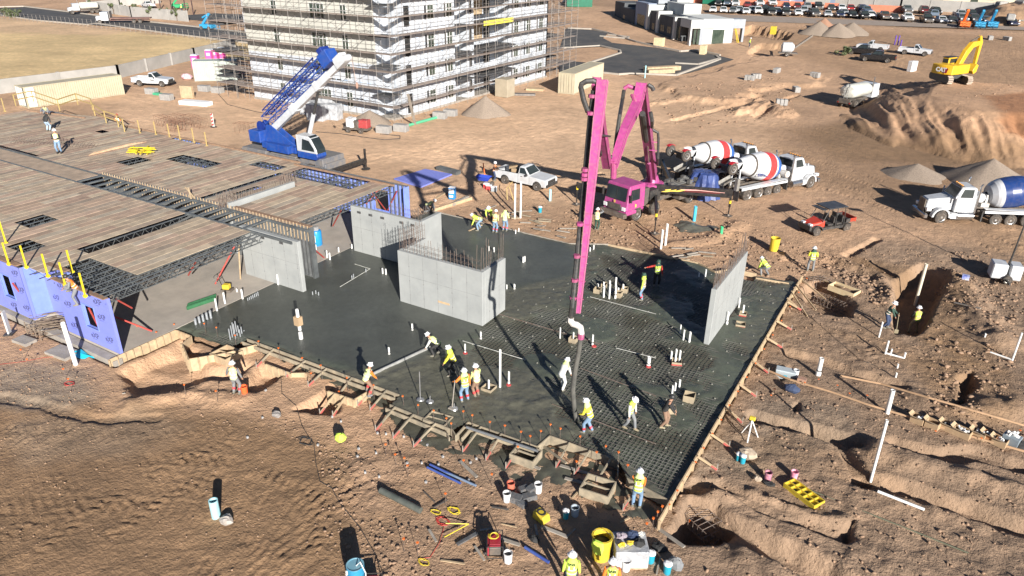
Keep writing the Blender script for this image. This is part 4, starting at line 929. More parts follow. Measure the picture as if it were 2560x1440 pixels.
for rn, row in (('front', row1), ('second', row2), ('back', row0)):
 for i, (px, py, kd, c) in enumerate(row):
  t = prot[kd]; z = 0.
  for _ in range(30): p = at(px, py, z); z = .5*z+.5*float(base(p.x, p.y))
  near_ = row[i-1][3]+' '+{'car': 'car', 'suv': 'suv', 'pickup': 'pickup'}[row[i-1][2]] if i else 'end of the row'
  lb = '%s %s, %s row of far car park, right of a %s' % (c, {'car': 'saloon car', 'suv': 'suv', 'pickup': 'pickup'}[kd], rn, near_)
  if lb in seenl: lb = lb.replace('right of', 'further right, after')
  seenl[lb] = 1; rz = R_(-72)+random.uniform(-.06, .06)+(R_(180) if (i % 5 == 3 and rn != 'front') else 0)
  loc = (p.x, p.y+1.9, z+.1)
  if kd in used: dup(t, loc, rz, lb, 'cars parked in the far dirt car park', {'car_paint_white': CM[c]})
  else:
   used.add(kd); t.location = loc; t.rotation_euler.z = rz; t['label'] = lb; t['group'] = 'cars parked in the far dirt car park'; t.name = 'parked_'+kd if kd != 'suv' else 'parked_suv'
   KID[t.name] = [(k_, [d for d in COL.objects if d.parent == k_]) for k_ in COL.objects if k_.parent == t]; recolour(t, {'car_paint_white': CM[c]})
drumm = mat('drum_paint', (1, 1, 1), (.86, .86, .86), 1.5, .3, attr='Col', dust=.15)
redp = mat('fender_red', (.50, .02, .03), (.38, .02, .03), 3, .35)
def mixer(label, booster, blue=False, driver=False):
 t = thing('mixer_truck', label, 'concrete mixer truck', (0, 0, 0), 0, 'concrete mixer trucks'); fx = 0.0
 b = MB(); b.add([(-.9, -.75, 1.0), (1.05, -.62, 1.0), (1.05, .62, 1.0), (-.9, .75, 1.0), (-.9, -.72, 2.05), (.95, -.5, 1.75), (.95, .5, 1.75), (-.9, .72, 2.05)], [(0, 3, 2, 1), (4, 5, 6, 7), (0, 1, 5, 4), (1, 2, 6, 5), (2, 3, 7, 6), (3, 0, 4, 7)]); b.build('hood', pw, t, bevel=.06)
 b = MB()
 for s in (-1, 1):
  pr = [(.62*math.cos(a)*1.15, .52+.75*math.sin(a)) for a in [math.pi*i/8 for i in range(9)]]; pi = [(.55*math.cos(a), .52+.62*math.sin(a)) for a in [math.pi*i/8 for i in range(9)]]
  b.ext(pr+pi[::-1], .42, Matrix.Translation((0, s*.98, 0))); b.bx(-1.5, -.68, s*.98-.2, s*.98+.2, .45, .9)
 b.build('fender', pw, t, bevel=.02)
 b = MB(); b.bx(1.06, 1.12, -.5, .5, .75, 1.72); b.build('grille', steel, t); b = MB(); b.bx(.98, 1.25, -1.15, 1.15, .42, .74); b.build('bumper', chrome, t, bevel=.04)
 for s in (-1, 1): b = MB(); b.bx(.75, 1.1, s*.86-.16, s*.86+.16, .95, 1.2); b.build('headlight', lamp, t, bevel=.03)
 b = MB(); b.bx(-2.35, -.88, -1.02, 1.02, .95, 2.0); b.build('cab', pw, t, bevel=.05)
 green(t, -2.33, -.75, 2.0, -2.28, -1.15, 2.82, .99, .86, pw, rails=((.18, .8),))
 b = MB(); b.box((-1.25, 0, 2.86), (.3, 1.5, .07)); b.build('sun_visor', steel, t, bevel=.02); b = MB()
 for k in range(5): b.box((-1.3, -.5+k*.25, 2.95), (.1, .08, .06))
 b.build('roof_lights', mat('amber', (.7, .3, .05), (.6, .25, .04), 3, .3), t)
 for s in (-1, 1):
  b = MB(); b.bx(-.9, -.8, s*1.2-.03, s*1.2+.03, 1.75, 2.4); b.bar((-.9, s*1.0, 2.3), (-.85, s*1.2, 2.3), .03); b.build('mirror', pw, t)
  b = MB(); b.lathe([(.32, -.6), (.32, .6)], 12, Matrix.Translation((-1.75, s*.95, .68)) @ Matrix.Rotation(R_(90), 4, 'Y')); b.build('fuel_tank', chrome, t, smooth=True)
  b = MB(); b.tube([(-2.45, s*.95, .9), (-2.45, s*.95, 3.05), (-2.55, s*.98, 3.2)], .08, 8); b.build('exhaust_stack', chrome, t)
 if driver: b = MB(); b.sph((-1.6, .55, 2.15), .26, 8); b.sph((-1.6, .55, 2.5), .12, 8); b.build('driver_vest', mat('vest_lime', (.50, .72, .06), (.42, .60, .06), 4, .8), t)
 b = MB()
 for s in (-1, 1): b.bx(-8.6, .9, s*.42-.06, s*.42+.06, .75, 1.02)
 b.build('frame_rails', steel, t); b = MB()
 for s in (-1, 1):
  for k in range(1): b.add([(-8.5, s*.72, 1.18), (-3.1, s*.72, 1.28), (-3.1, s*1.2, 1.28), (-8.5, s*1.2, 1.18), (-8.5, s*.72, 1.22), (-3.1, s*.72, 1.32), (-3.1, s*1.2, 1.32), (-8.5, s*1.2, 1.22)], [(0, 3, 2, 1), (4, 5, 6, 7), (0, 1, 5, 4), (1, 2, 6, 5), (2, 3, 7, 6), (3, 0, 4, 7)])
  b.bx(-8.5, -3.1, s*1.2-.015, s*1.2+.015, 1.0, 1.2)
 b.build('deck_fender', pw, t); b = MB(); b.bx(-3.05, -2.95, -1.15, -.75, .3, 1.15); b.bx(-3.05, -2.95, .75, 1.15, .3, 1.15); b.bx(-8.75, -8.7, -1.15, -.6, .15, 1.0); b.bx(-8.75, -8.7, .6, 1.15, .15, 1.0); b.build('mud_flaps', blk, t)
 b = MB(); b.lathe([(.3, -.45), (.36, -.4), (.36, .4), (.3, .45)], 12, Matrix.Translation((-2.95, -.0, 1.95)) @ Matrix.Rotation(R_(90), 4, 'X'), cap=True); b.build('water_tank', pw, t, smooth=True)
 b = MB(); b.lathe([(.25, -.35), (.3, -.3), (.3, .3), (.25, .35)], 12, Matrix.Translation((-3.2, -.85, 1.7)) @ Matrix.Rotation(R_(90), 4, 'X')); b.bx(-3.6, -3.0, -.6, .6, 1.3, 1.6); b.bx(-3.5, -3.35, -.4, .4, 1.3, 2.2); b.build('drum_drive', mat('dirty_white', g(.55), (.40, .36, .31), 3, .6), t)
 ax = Matrix.Translation((-3.5, 0, 2.12)) @ Matrix.Rotation(R_(-90+9.5), 4, 'Y')
 WHT, RED, BLU, NAV, SIL = (.60, .61, .62), (.62, .05, .05), (.03, .12, .38), (.015, .045, .17), (.42, .43, .45)
 if blue: prof = [(.25, 0, SIL), (.72, .12, SIL), (.98, .42, SIL), (1.04, .62, WHT), (1.13, .85, NAV), (1.2, 1.3, NAV), (1.22, 1.9, NAV), (1.15, 2.5, BLU), (1.0, 3.0, NAV), (.85, 3.6, NAV), (.6, 4.3, SIL), (.5, 4.6, SIL)]
 else: prof = [(.25, 0, WHT), (.72, .12, WHT), (1.0, .45, BLU), (1.14, .8, BLU), (1.18, 1.0, WHT), (1.21, 1.22, RED), (1.22, 1.7, RED), (1.2, 2.0, WHT), (1.12, 2.5, WHT), (1.0, 3.0, WHT), (.85, 3.5, WHT), (.6, 4.3, WHT), (.5, 4.6, WHT)]
 b = MB(); n = 24
 for i in range(len(prof)-1): b.c = prof[i][2]; b.lathe([(prof[i][0], prof[i][1]), (prof[i+1][0], prof[i+1][1])], n, ax, cap=False)
 o = b.build('drum', drumm, t, smooth=True); b = MB(); b.lathe([(.93, 3.28), (.97, 3.28), (.97, 3.42), (.9, 3.42)], 20, ax); b.build('roller_ring', steel, o)
 if not blue: text('cemex', .52, (-6.75, -1.045, 2.0), (1, 0, -.16), (.16, .12, 1), mat('logo_navy', (.03, .05, .16), (.04, .06, .2), 5, .4), o, .012, sx=1.0, bold=.006)
 else: b = MB(); b.bx(-5.3, -4.9, 1.12, 1.14, 2.5, 2.65); b.bx(-5.7, -5.5, 1.1, 1.14, 2.5, 2.85); b.build('drum_label', pw, o)
 b = MB(); b.lathe([(.62, .5), (.28, -.15)], 10, Matrix.Translation((-8.3, 0, 2.75)), cap=False); b.lathe([(.58, .48), (.26, -.13)], 10, Matrix.Translation((-8.3, 0, 2.75)), cap=False)
 b.bar((-8.15, -.45, 1.0), (-8.15, -.4, 2.6), .1); b.bar((-8.15, .45, 1.0), (-8.15, .4, 2.6), .1); b.build('charge_hopper', pw, t)
 b = MB(); b.add([(-8.4, -.28, 1.75), (-9.7, -.25, 1.35), (-9.7, .25, 1.35), (-8.4, .28, 1.75), (-8.4, -.38, 2.0), (-9.7, -.35, 1.6), (-9.7, .35, 1.6), (-8.4, .38, 2.0)], [(0, 3, 2, 1), (0, 1, 5, 4), (2, 3, 7, 6)]); b.bx(-8.9, -8.6, -1.0, -.7, 1.0, 2.0); b.build('discharge_chute', mat('chute_steel', (.36, .35, .33), (.22, .2, .17), 3, .5, .5), t)
 if booster:
  b = MB(); b.bar((-8.3, -.45, 2.2), (-9.6, -.45, 3.0), .14); b.bar((-8.3, .45, 2.2), (-9.6, .45, 3.0), .14); b.bar((-9.6, -1.0, 3.0), (-9.6, 1.0, 3.0), .16); b.bx(-9.5, -9.0, -.45, .45, 2.5, 2.85); b.build('booster_arm', blk, t)
  for s in (-1, 1):
   M = Matrix.Translation((-9.7, s*1.0, 3.0)) @ Matrix.Rotation(R_(90), 4, 'X'); b = MB(); b.lathe([(.26, -.13), (.46, -.13), (.5, -.08), (.5, .08), (.46, .13), (.26, .13)], 16, M); wv = b.build('booster_wheel', tyre, t)
   b = MB()
   for q in (-1, 1): b.lathe([(.27, q*.13), (.29, q*.15), (.1, q*.08), (.08, q*.17), (.001, q*.17)], 10, M, cap=False)
   b.build('rim', rimm, wv); b = MB(); pr = [(-9.7+.58*math.cos(a), 3.0+.58*math.sin(a)) for a in [R_(50+i*16) for i in range(6)]]; pi = [(-9.7+.54*math.cos(a), 3.0+.54*math.sin(a)) for a in [R_(50+i*16) for i in range(6)]]
   b.ext(pr+pi[::-1], .34, Matrix.Translation((0, s*1.0, 0))); b.build('booster_fender', redp, t)
 for s in (-1, 1):
  wheel(t, 0, s*1.02, .54, .36, steer=.3 if driver else 0)
  for x in (-4.1, -5.2): wheel(t, x, s*1.02, .46, .24)
  for x in (-6.4, -7.7): wheel(t, x, s*.98, .54, .52)
 return t
m1 = mixer('white mixer truck with red and blue banded drum, nearest one backed to the pump', True)
m1.location = (-9.9, 66.8, 0); m1.rotation_euler.z = R_(60.5)
dup(m1, (-14.4, 68.6, 0), R_(60.5), 'second mixer truck with red and blue banded drum, behind the nearer one at the pump')
m3 = mixer('white mixer truck with dark blue drum driving in at the right edge', False, True, True)
m3.location = (.9, 63.2, .02); m3.rotation_euler.z = R_(206.5)
pink = mat('pump_pink', (.40, .055, .22), (.31, .045, .175), 3, .45, dust=.35)
pinkd = mat('pump_pink_grimy', (.40, .05, .20), (.26, .06, .13), 2.5, .55, dust=.3)
t = thing('pump_truck', 'pink concrete pump truck with its folded pink boom raised over the slab', 'pump truck', (-19.75, 50.45, 0), R_(-108)); PT = Matrix.Translation(t.location) @ Matrix.Rotation(R_(-108), 4, 'Z'); PI_ = PT.inverted()
b = MB(); b.add([(-.75, -1.2, 1.0), (1.35, -1.2, 1.0), (1.35, 1.2, 1.0), (-.75, 1.2, 1.0), (-.75, -1.15, 2.9), (1.0, -1.12, 2.9), (1.0, 1.12, 2.9), (-.75, 1.15, 2.9)], [(0, 3, 2, 1), (4, 5, 6, 7), (0, 1, 5, 4), (1, 2, 6, 5), (2, 3, 7, 6), (3, 0, 4, 7)]); b.bx(-.75, 1.3, -1.19, 1.19, .62, 1.0); b.build('cab', pink, t, bevel=.07)
def gq(nm, pts, m=glass): q = MB(); q.quad(*pts); return q.build(nm, m, t)
gq('windshield', [(1.30, -1.02, 1.75), (1.30, 1.02, 1.75), (1.09, .97, 2.72), (1.09, -.97, 2.72)]); gq('windshield_pillar', [(1.315, -.03, 1.75), (1.315, .03, 1.75), (1.11, .03, 2.72), (1.11, -.03, 2.72)], blk)
for s in (-1, 1):
 gq('side_window', [(-.1, s*1.2, 1.75), (1.0, s*1.2, 1.75), (.86, s*1.165, 2.6), (-.1, s*1.165, 2.6)])
 b = MB(); b.bx(1.35, 1.42, s*.92-.18, s*.92+.18, 1.02, 1.32); b.build('headlight', lamp, t, bevel=.02); b = MB(); b.bx(1.1, 1.22, s*1.42-.06, s*1.42+.06, 1.75, 2.35); b.bar((1.15, s*1.2, 2.2), (1.15, s*1.4, 2.2), .04); b.build('mirror', blk, t)
b = MB(); b.bx(1.36, 1.42, -.62, .62, .95, 1.45)
for k in range(6): b.bx(1.42, 1.44, -.6, .6, 1.0+k*.075, 1.03+k*.075)
b.build('grille', steel, t); b = MB(); b.bx(1.3, 1.7, -1.25, 1.25, .5, .85); b.build('bumper', mat('bumper_steel', (.24, .20, .17), (.15, .12, .1), 4, .5, .4), t, bevel=.03)
yl = mat('sign_yellow', (.75, .55, .10), (.66, .46, .08), 6, .5)
text('B', .34, (.42, 1.215, 1.2), (-1, 0, 0), (0, 0, 1), yl, t, .006, bold=.01); text('B', .3, (1.372, -.1, 1.5), (0, 1, 0), (0, 0, 1), yl, t, .006, bold=.01)
b = MB(); b.bx(-11.2, .8, -.45, .45, .7, 1.05); b.bx(-1.3, -.8, -1.1, 1.1, 1.0, 2.4); b.bx(-7.0, -5.2, .5, 1.2, .6, 1.3); b.bx(-7.0, -5.2, -1.2, -.5, .6, 1.3); b.bx(-8.5, -4.2, -.8, .8, 1.1, 1.45); b.build('chassis', steel, t)
b = MB()
for k in range(5): b.tube([(-4.4, -.5+k*.25, 1.6), (-8.8, -.45+k*.22, 1.6+.05*math.sin(k))], .07, 6)
for k in range(7): b.box((-5-k*.5, random.uniform(-.8, .8), 1.7), (.35, .3, .35))
b.build('pump_cylinders', mat('pump_grey', (.20, .20, .19), (.12, .11, .10), 2, .5, .4), t)
b = MB(); b.bx(-5.0, -1.4, -1.1, -.5, 1.05, 1.5); b.bx(-2.4, -1.4, .55, 1.15, 1.0, 2.1); b.bx(-3.0, -1.6, -.9, .9, 1.05, 1.75); b.build('equipment_boxes', blk, t)
for s in (-1, 1):
 wheel(t, 0, s*1.03, .56, .36, steer=-.12); wheel(t, -2.2, s*1.03, .54, .34)
 for x in (-6.6, -7.95): wheel(t, x, s*.98, .54, .55)
tp = (PI_ @ Vector((-19.1, 54.0, 0)))
b = MB(); b.lathe([(.75, 1.2), (.75, 1.75), (.95, 1.8), (.95, 2.0), (.6, 2.1), (.42, 2.6)], 18, Matrix.Translation((tp.x, tp.y, 0))); b.build('turret', pink, t, bevel=0)
b = MB(); 
for k in range(20): a = k*math.pi/10; b.box((tp.x+.87*math.cos(a), tp.y+.87*math.sin(a), 2.03), (.06, .06, .06))
b.build('turret_bolts', pinkd, t)
def LC(p): return PI_ @ Vector(p)
def vplane(px, py, A, D):
 n = Vector((-D[1], D[0])); d = ray(px, py); k = (n.x*A[0]+n.y*A[1])/(n.x*d.x+n.y*d.y); return CAMP+d*k
def beam(nm, pts, w0, w1, h0, h1, m, side=Vector((.96, .28, 0))):
 """tapered box beam along world points"""
 pts = [Vector(p) for p in pts]; rg = []; k = len(pts)
 for i, p in enumerate(pts):
  d = (pts[min(i+1, k-1)]-pts[max(i-1, 0)]).normalized(); x = (side-d*side.dot(d)).normalized(); y = d.cross(x); u = i/(k-1); w_ = (w0+(w1-w0)*u)/2; h_ = (h0+(h1-h0)*u)/2
  rg.append([LC(p+x*a*w_+y*c*h_) for a, c in ((-1, -1), (1, -1), (1, 1), (-1, 1))])
 b = MB(); b.rings(rg); o = b.build(nm, m, t, bevel=.02)
 b = MB()
 for s in (-1, 1):
  for e in (-1, 1):
   q = []
   for i, p in enumerate(pts):
    d = (pts[min(i+1, k-1)]-pts[max(i-1, 0)]).normalized(); x = (side-d*side.dot(d)).normalized(); y = d.cross(x); u = i/(k-1); q.append(LC(p+x*s*(w0+(w1-w0)*u)/2+y*e*(h0+(h1-h0)*u)/2))
   b.tube(q, .022, 4)
 b.build('flange', pinkd, o); return o
B0 = Vector((-19.1, 54.0, 2.5)); T1 = Vector((-14.15, 36.9, 12.45)); L2 = Vector((-13.55, 32.5, 9.35)); T3 = Vector((-11.45, 25.75, 14.55)); TIP = Vector((-10.75, 23.3, 5.95))
D2 = (L2-T1); m2 = vplane(1560, 330, T1, D2); m2b = vplane(1592, 262, T1, D2)
beam('boom_section', [B0, B0.lerp(T1, .35), B0.lerp(T1, .7), T1], .62, .5, .75, .5, pinkd)
beam('boom_section', [T1+Vector((0, 0, .1)), m2b, m2, L2], .5, .34, .62, .45, pink)
off = Vector((-.30, -.1, 0))
beam('boom_section', [L2+off, (L2+T3)/2+off, T3+off+Vector((.1, 0, 0))], .36, .3, .42, .34, pinkd)
beam('boom_section', [T3+Vector((.02, 0, .05)), T3.lerp(TIP, .5), TIP], .38, .14, .32, .15, pink)
for A_, E_, n_, w0, w1 in ((T3, TIP, 9, .38, .14), (L2+off, T3+off, 5, .38, .32)):
 for k in range(1, n_): u = k/n_; P_c = A_.lerp(E_, u); b = MB(); b.bar(LC(P_c), LC(P_c.lerp(E_, .012)), w0+(w1-w0)*u+.03, (w0+(w1-w0)*u)*.8+.03); b.build('weld_band', pinkd, t)
def lt(nm, pts, r, m=blk, n=8): b = MB(); b.tube([LC(p) for p in pts], r, n); return b.build(nm, m, t, smooth=False)
lt('hydraulic_ram', [B0+Vector((.1, -.5, -.3)), B0.lerp(T1, .33)+Vector((0, 0, -.6))], .13, pink); lt('ram_rod', [B0.lerp(T1, .33)+Vector((0, 0, -.6)), B0.lerp(T1, .5)+Vector((0, 0, -.3))], .07, chrome)
lt('hydraulic_ram', [B0.lerp(T1, .6)+Vector((0, 0, -.55)), B0.lerp(T1, .86)+Vector((0, 0, -.5))], .17, blk)
lt('link_plate', [T1+Vector((.1, .1, -.6)), T1+Vector((-.1, -.9, -.3)), m2b+Vector((.2, 0, -.3))], .12, pinkd); lt('link_plate', [L2+Vector((0, 0, .25)), L2+Vector((0, .1, -.65))], .15, pinkd)
lt('link_plate', [T3+Vector((-.1, .2, -.5)), T3+Vector((-.25, .25, -1.1)), T3+off+Vector((.1, .4, -1.6))], .11, pinkd)
pr_ = lambda P_, d=(.96, .28, 0), k=-.42: P_+Vector(d)*k
def vp3(px, py, P0): return vplane(px, py, P0, (.86, .51))
q = [vp3(x, y, T3) for x, y in ((1452, 212),)]
lt('delivery_pipe', [vp3(1503, 224, T3), vp3(1496, 207, T3), vp3(1482, 202, T3), vp3(1466, 203, T3), vp3(1454, 210, T3), vp3(1452, 220, T3)], .105)
lt('delivery_pipe', [vp3(1452, 218, T3), vp3(1459, 250, T3), vp3(1470, 280, T3)], .10)
lt('delivery_pipe', [vp3(1484, 226, T3), vp3(1480, 262, T3), vp3(1476, 290, T3), vp3(1455, 520, T3.lerp(TIP, .4)), vp3(1430, 770, TIP), vp3(1427, 794, TIP)], .105)
for y in (240, 283, 424, 436, 447, 560, 640, 700, 745): u = (y-205)/585; c = vp3(1483-u*55, y, T3.lerp(TIP, u)); lt('pipe_clamp', [c-Vector((.0, 0, .06)), c+Vector((0, 0, .06))], .14, pinkd, 8); lt('pipe_bracket', [c, c+Vector((.42, .1, 0))], .03, pinkd, 5)
lt('delivery_pipe', [vp3(1560, 225, T1), vp3(1556, 250, T1), vp3(1549, 290, m2), vp3(1543, 330, m2), vp3(1538, 370, m2)], .10)
lt('delivery_pipe', [vp3(1560, 222, T1), vp3(1570, 215, T1), vp3(1590, 222, T1)], .11, pinkd); lt('delivery_pipe', [vp3(1620, 212, T1), vp3(1630, 218, T1), vp3(1634, 226, T1)], .11)
lt('delivery_pipe', [vp3(1626, 280, m2), vp3(1630, 300, m2), vp3(1630, 318, B0.lerp(T1, .7))], .1); q0 = B0.lerp(T1, .5)
lt('delivery_pipe', [vp3(1631, 324, q0), vp3(1645, 332, q0), vp3(1646, 345, q0), vp3(1645, 395, q0), vp3(1644, 412, B0)], .09)
for y in (354, 375): lt('pipe_bracket', [vp3(1622, y, q0), vp3(1643, y+2, q0)], .03, pink, 5)
lt('folded_rest', [vp3(1500, 338, T3.lerp(TIP, .2)), vp3(1525, 341, L2)], .05, blk); lt('folded_rest', [vp3(1496, 372, T3.lerp(TIP, .2)), vp3(1502, 388, L2), vp3(1530, 393, L2)], .10, blk)
wht2 = mat('hose_cream', (.62, .60, .56), (.50, .46, .42), 5, .5); hose = mat('rubber_hose', (.07, .07, .065), (.13, .125, .11), 2, .7)
lt('tip_elbow', [vp3(1427, 794, TIP), vp3(1426, 802, TIP), vp3(1432, 809, TIP), vp3(1442, 812, TIP), vp3(1451, 818, TIP), vp3(1453, 832, TIP), vp3(1452, 842, TIP)], .13, wht2)
HF = Vector((-11.15, 24.5, .1)); hp = []
for i, (x, y) in enumerate(((1452, 840), (1447, 880), (1437, 930), (1432, 975), (1436, 1020), (1440, 1050), (1442, 1073))):
 hp.append(vp3(x, y, TIP.lerp(HF, i/6)))
hp[-1].z = max(.02, hp[-1].z); lt('end_hose', hp, [.10, .10, .11, .11, .10, .09, .08], hose, 10); lt('hose_clamp', [hp[0]+Vector((0, 0, .12)), hp[0]-Vector((0, 0, .12))], .14, pinkd)
obk = mat('outrigger_black', (.012, .012, .014), (.03, .028, .026), 2, .35, dust=.12); warn = mat('hazard_yellow', (.70, .50, .03), (.60, .42, .03), 5, .6)
def outrigger(A, Bp, foot, h=.36, flames=False):
 A, Bp, foot = map(Vector, (A, Bp, foot)); b = MB(); b.bar(LC(A), LC(Bp), .22, h*1.1); o = b.build('outrigger_beam', obk, t, bevel=.02)
 b = MB(); b.tube([LC(Bp+Vector((0, 0, .3))), LC(Vector((Bp.x, Bp.y, .75)))], .09, 8); b.tube([LC(Vector((Bp.x, Bp.y, .8))), LC(foot+Vector((0, 0, .1)))], .05, 8); j = b.build('jack_leg', obk, t)
 b = MB(); b.tube([LC(Vector((Bp.x, Bp.y, 1.05))), LC(Vector((Bp.x, Bp.y, 1.3)))], .10, 8); b.build('hazard_band', warn, j); b = MB(); c = LC(foot); b.box((c.x, c.y, c.z+.05), (.55, .55, .06)); b.lathe([(.14, .05), (.09, .2)], 10, Matrix.Translation(c)); b.build('foot_pad', steel, t)
 return o
ft = on(1820, 541); A = vplane(1655, 478, (-18.0, 54.2), (.9, .2)); bm_ = Vector((ft.x, ft.y, 1.95))
o1 = outrigger((-18.6, 53.4, 1.75), (ft.x, ft.y, 1.85), ft, .62)
a_, e_ = Vector((-18.6, 53.4, 1.75)), Vector((ft.x, ft.y, 1.85)); dd = (e_-a_).normalized(); nn = Vector((dd.y, -dd.x, 0)).normalized()
def fl(pts, m, k=.125): b = MB(); b.add([LC(a_+dd*u+nn*k+Vector((0, 0, v))) for u, v in pts], [tuple(range(len(pts)))]); b.build('flame_graphic', m, o1)
Lb = (e_-a_).length
fl([(.5, -.22), (.9, -.1), (.8, -.02), (1.3, .06), (1.2, -.08), (1.7, .06), (1.65, -.06), (2.1, .08), (2.7, .10), (2.3, 0), (1.9, -.12), (1.3, -.14), (.9, -.22)], yl)
fl([(1.9, .1), (3.2, .15), (Lb-.5, .07), (Lb-.5, .04), (3.4, .08), (2.5, .03)], mat('flame_pink', (.70, .38, .34), (.62, .34, .30), 5, .5), .128); fl([(2.2, 0), (3.2, .05), (Lb-.8, .02), (Lb-.9, -.06), (3.2, -.08), (2.3, -.1)], mat('flame_maroon', (.09, .02, .02), (.12, .02, .02), 5, .5), .131)
f2 = on(1636, 585); outrigger((-18.4, 53.1, 1.5), (f2.x, f2.y, 1.35), f2, .34); f3 = on(1441, 512); outrigger((-20.3, 51.8, 1.3), (f3.x, f3.y, 1.4), f3, .4); f4 = Vector((-21.2, 62.2, 0)); outrigger((-18.8, 57.5, 1.3), f4+Vector((0, 0, 1.4)), f4, .4)
hc_ = Vector((-16.2, 58.6, 0)); tv = mat('blue_tarp', (.022, .04, .14), (.045, .075, .22), .9, .45, bump=.5, bsc=3); b = MB(); lc = LC(hc_); n = 28; rg = []
for z, r in ((2.3, .25), (2.28, .7), (2.2, .98), (1.5, 1.12), (.7, 1.22), (.12, 1.38)):
 rg.append([(lc.x+(r+.14*math.sin(j*2.6+z*2)+random.uniform(-.13, .13))*math.cos(2*math.pi*j/n), lc.y+(r*1.12+.08*math.cos(j*3.1+z))*math.sin(2*math.pi*j/n), z+random.uniform(-.03, .03)+(.12 if z < .3 and j % 5 == 0 else 0)) for j in range(n)])
b.rings(rg[::-1]); b.build('tarp_cover', tv, t)
# ================================================================ CRANE, EXCAVATOR, BUGGY, WATER TRUCK
cblue = mat('crane_blue', (.013, .055, .27), (.02, .075, .30), 1.2, .35, dust=.15); cdark = mat('crane_dark_blue', (.01, .025, .16), (.02, .045, .22), 2, .4)
t = thing('mobile_crane', 'blue and white mobile crane with its boom raised beside the deck', 'crane', (-51.0, 46.0, 0), 0)
b = MB(); b.bx(-5.6, 5.2, -1.3, 1.3, .75, 1.45); b.bx(-1.6, 1.6, -1.35, 1.35, 1.45, 1.6); b.bx(-5.4, -2.2, -1.35, 1.35, 1.2, 1.6); b.bx(2.2, 5.0, -1.35, 1.35, 1.2, 1.9); b.build('carrier', mat('carrier_grey', (.12, .13, .15), (.20, .18, .16), 2, .6, dust=.3), t, bevel=.05)
for x in (-4.2, -2.6, 1.8, 3.5):
 for s in (-1, 1): wheel(t, x, s*1.15, .68, .5)
for x in (-6.2, 5.8):
 b = MB(); b.bx(x-.2, x+.2, -3.2, 3.2, .75, 1.1); ob_ = b.build('outrigger_beam', obk, t)
 for s in (-1, 1): b = MB(); b.tube([(x, s*3.2, 2.0), (x, s*3.2, .1)], .11, 8); b.lathe([(.4, 0), (.4, .08)], 12, Matrix.Translation((x, s*3.2, .08))); b.build('jack_leg', obk, ob_)
b = MB(); b.lathe([(1.2, 1.6), (1.2, 1.78)], 20); b.build('slew_ring', blk, t)
b = MB(); b.bx(-4.4, -2.9, -1.2, 1.2, 2.2, 3.3); b.build('counterweight', cblue, t, bevel=.08)
b = MB(); b.bx(-3.0, 1.4, -1.0, .3, 1.78, 2.35); b.bx(-1.8, 1.0, -1.55, -.9, 1.8, 2.5)
for yy in (-.55, .15): b.ext([(-2.9, 2.3), (-2.6, 3.9), (-2.0, 3.9), (.6, 2.6), (2.6, 1.9), (2.6, 1.78), (-2.6, 1.78)], .12, Matrix.Translation((0, yy, 0)))
b.build('superstructure', cblue, t, bevel=.03)
b = MB(); b.lathe([(.5, -.35), (.5, -.3), (.3, -.3), (.3, .3), (.5, .3), (.5, .35)], 14, Matrix.Translation((-3.4, -.2, 3.6)) @ Matrix.Rotation(R_(90), 4, 'X')); b.build('winch_drum', cdark, t)
b = MB(); b.box((-2.6, .7, 3.7), (.5, .25, .2)); b.tube([(-2.6, .7, 2.4), (-2.6, .7, 3.7)], .04, 5); b.build('camera_post', blk, t)
cb_ = thing('x', 'x', 'x'); bpy.data.objects.remove(cb_)
pc_ = [(2.4, 1.9), (4.6, 1.9), (4.85, 2.2), (4.7, 2.75), (4.1, 3.65), (3.7, 3.85), (2.4, 3.85)]
b = MB(); b.ext([(2.4, 1.85), (4.6, 1.85), (4.85, 2.15), (4.8, 2.4), (2.4, 2.4)], 1.15, Matrix.Translation((0, -1.2, 0))); b.build('cab_base', cblue, t, bevel=.04)
b = MB(); b.ext([(2.4, 2.4), (4.8, 2.4), (4.72, 2.8), (4.15, 3.68), (3.8, 3.85), (2.4, 3.85)], 1.12, Matrix.Translation((0, -1.2, 0))); b.build('cab', pw, t, bevel=.05)
def gp(nm, pts, m=glass, par=None): q = MB(); q.add(pts, [tuple(range(len(pts)))]); return q.build(nm, m, par or t)
gp('windshield', [(4.845, -1.7, 2.45), (4.845, -.7, 2.45), (4.78, -.7, 2.8), (4.21, -.7, 3.7), (4.21, -1.7, 3.7), (4.78, -1.7, 2.8)]); gp('side_window', [(3.0, -1.775, 2.6), (4.55, -1.775, 2.6), (4.5, -1.775, 2.85), (4.0, -1.775, 3.5), (3.2, -1.775, 3.6)])
gp('roof_window', [(3.85, -1.65, 3.862), (4.1, -1.65, 3.74), (4.1, -.75, 3.74), (3.85, -.75, 3.862)])
ce = Vector((-51.0, 46.0, 0)); pv = Vector((-1.9, -.2, 3.55)); tpw = vplane(862, 148, (-44, 45.8), (1, 0)); tl_ = Vector((tpw.x, tpw.y, tpw.z))-ce; bd = (tl_-pv); bL = bd.length; bd.normalize(); up = Vector((-bd.z, 0, bd.x))
sd = Vector((0, 1, 0))
def cbeam(nm, a, e, w_, h_, m, o_=0): b = MB(); A_ = pv+bd*a+up*o_; E_ = pv+bd*e+up*o_; b.rings([[P+sd*s*w_/2+up*c*h_/2 for s, c in ((-1, -1), (1, -1), (1, 1), (-1, 1))] for P in (A_, E_)]); return b.build(nm, m, t, bevel=.03)
cbeam('boom_section', -.3, bL*.80, .52, .62, pw); cbeam('boom_section', bL*.80, bL-.6, .42, .5, pw); cbeam('boom_head', bL-1.0, bL+.1, .75, .9, pw, .15)
cbeam('boom_collar', bL*.28, bL*.34, .75, .8, pw); cbeam('boom_collar', bL*.62, bL*.66, .7, .78, pw)
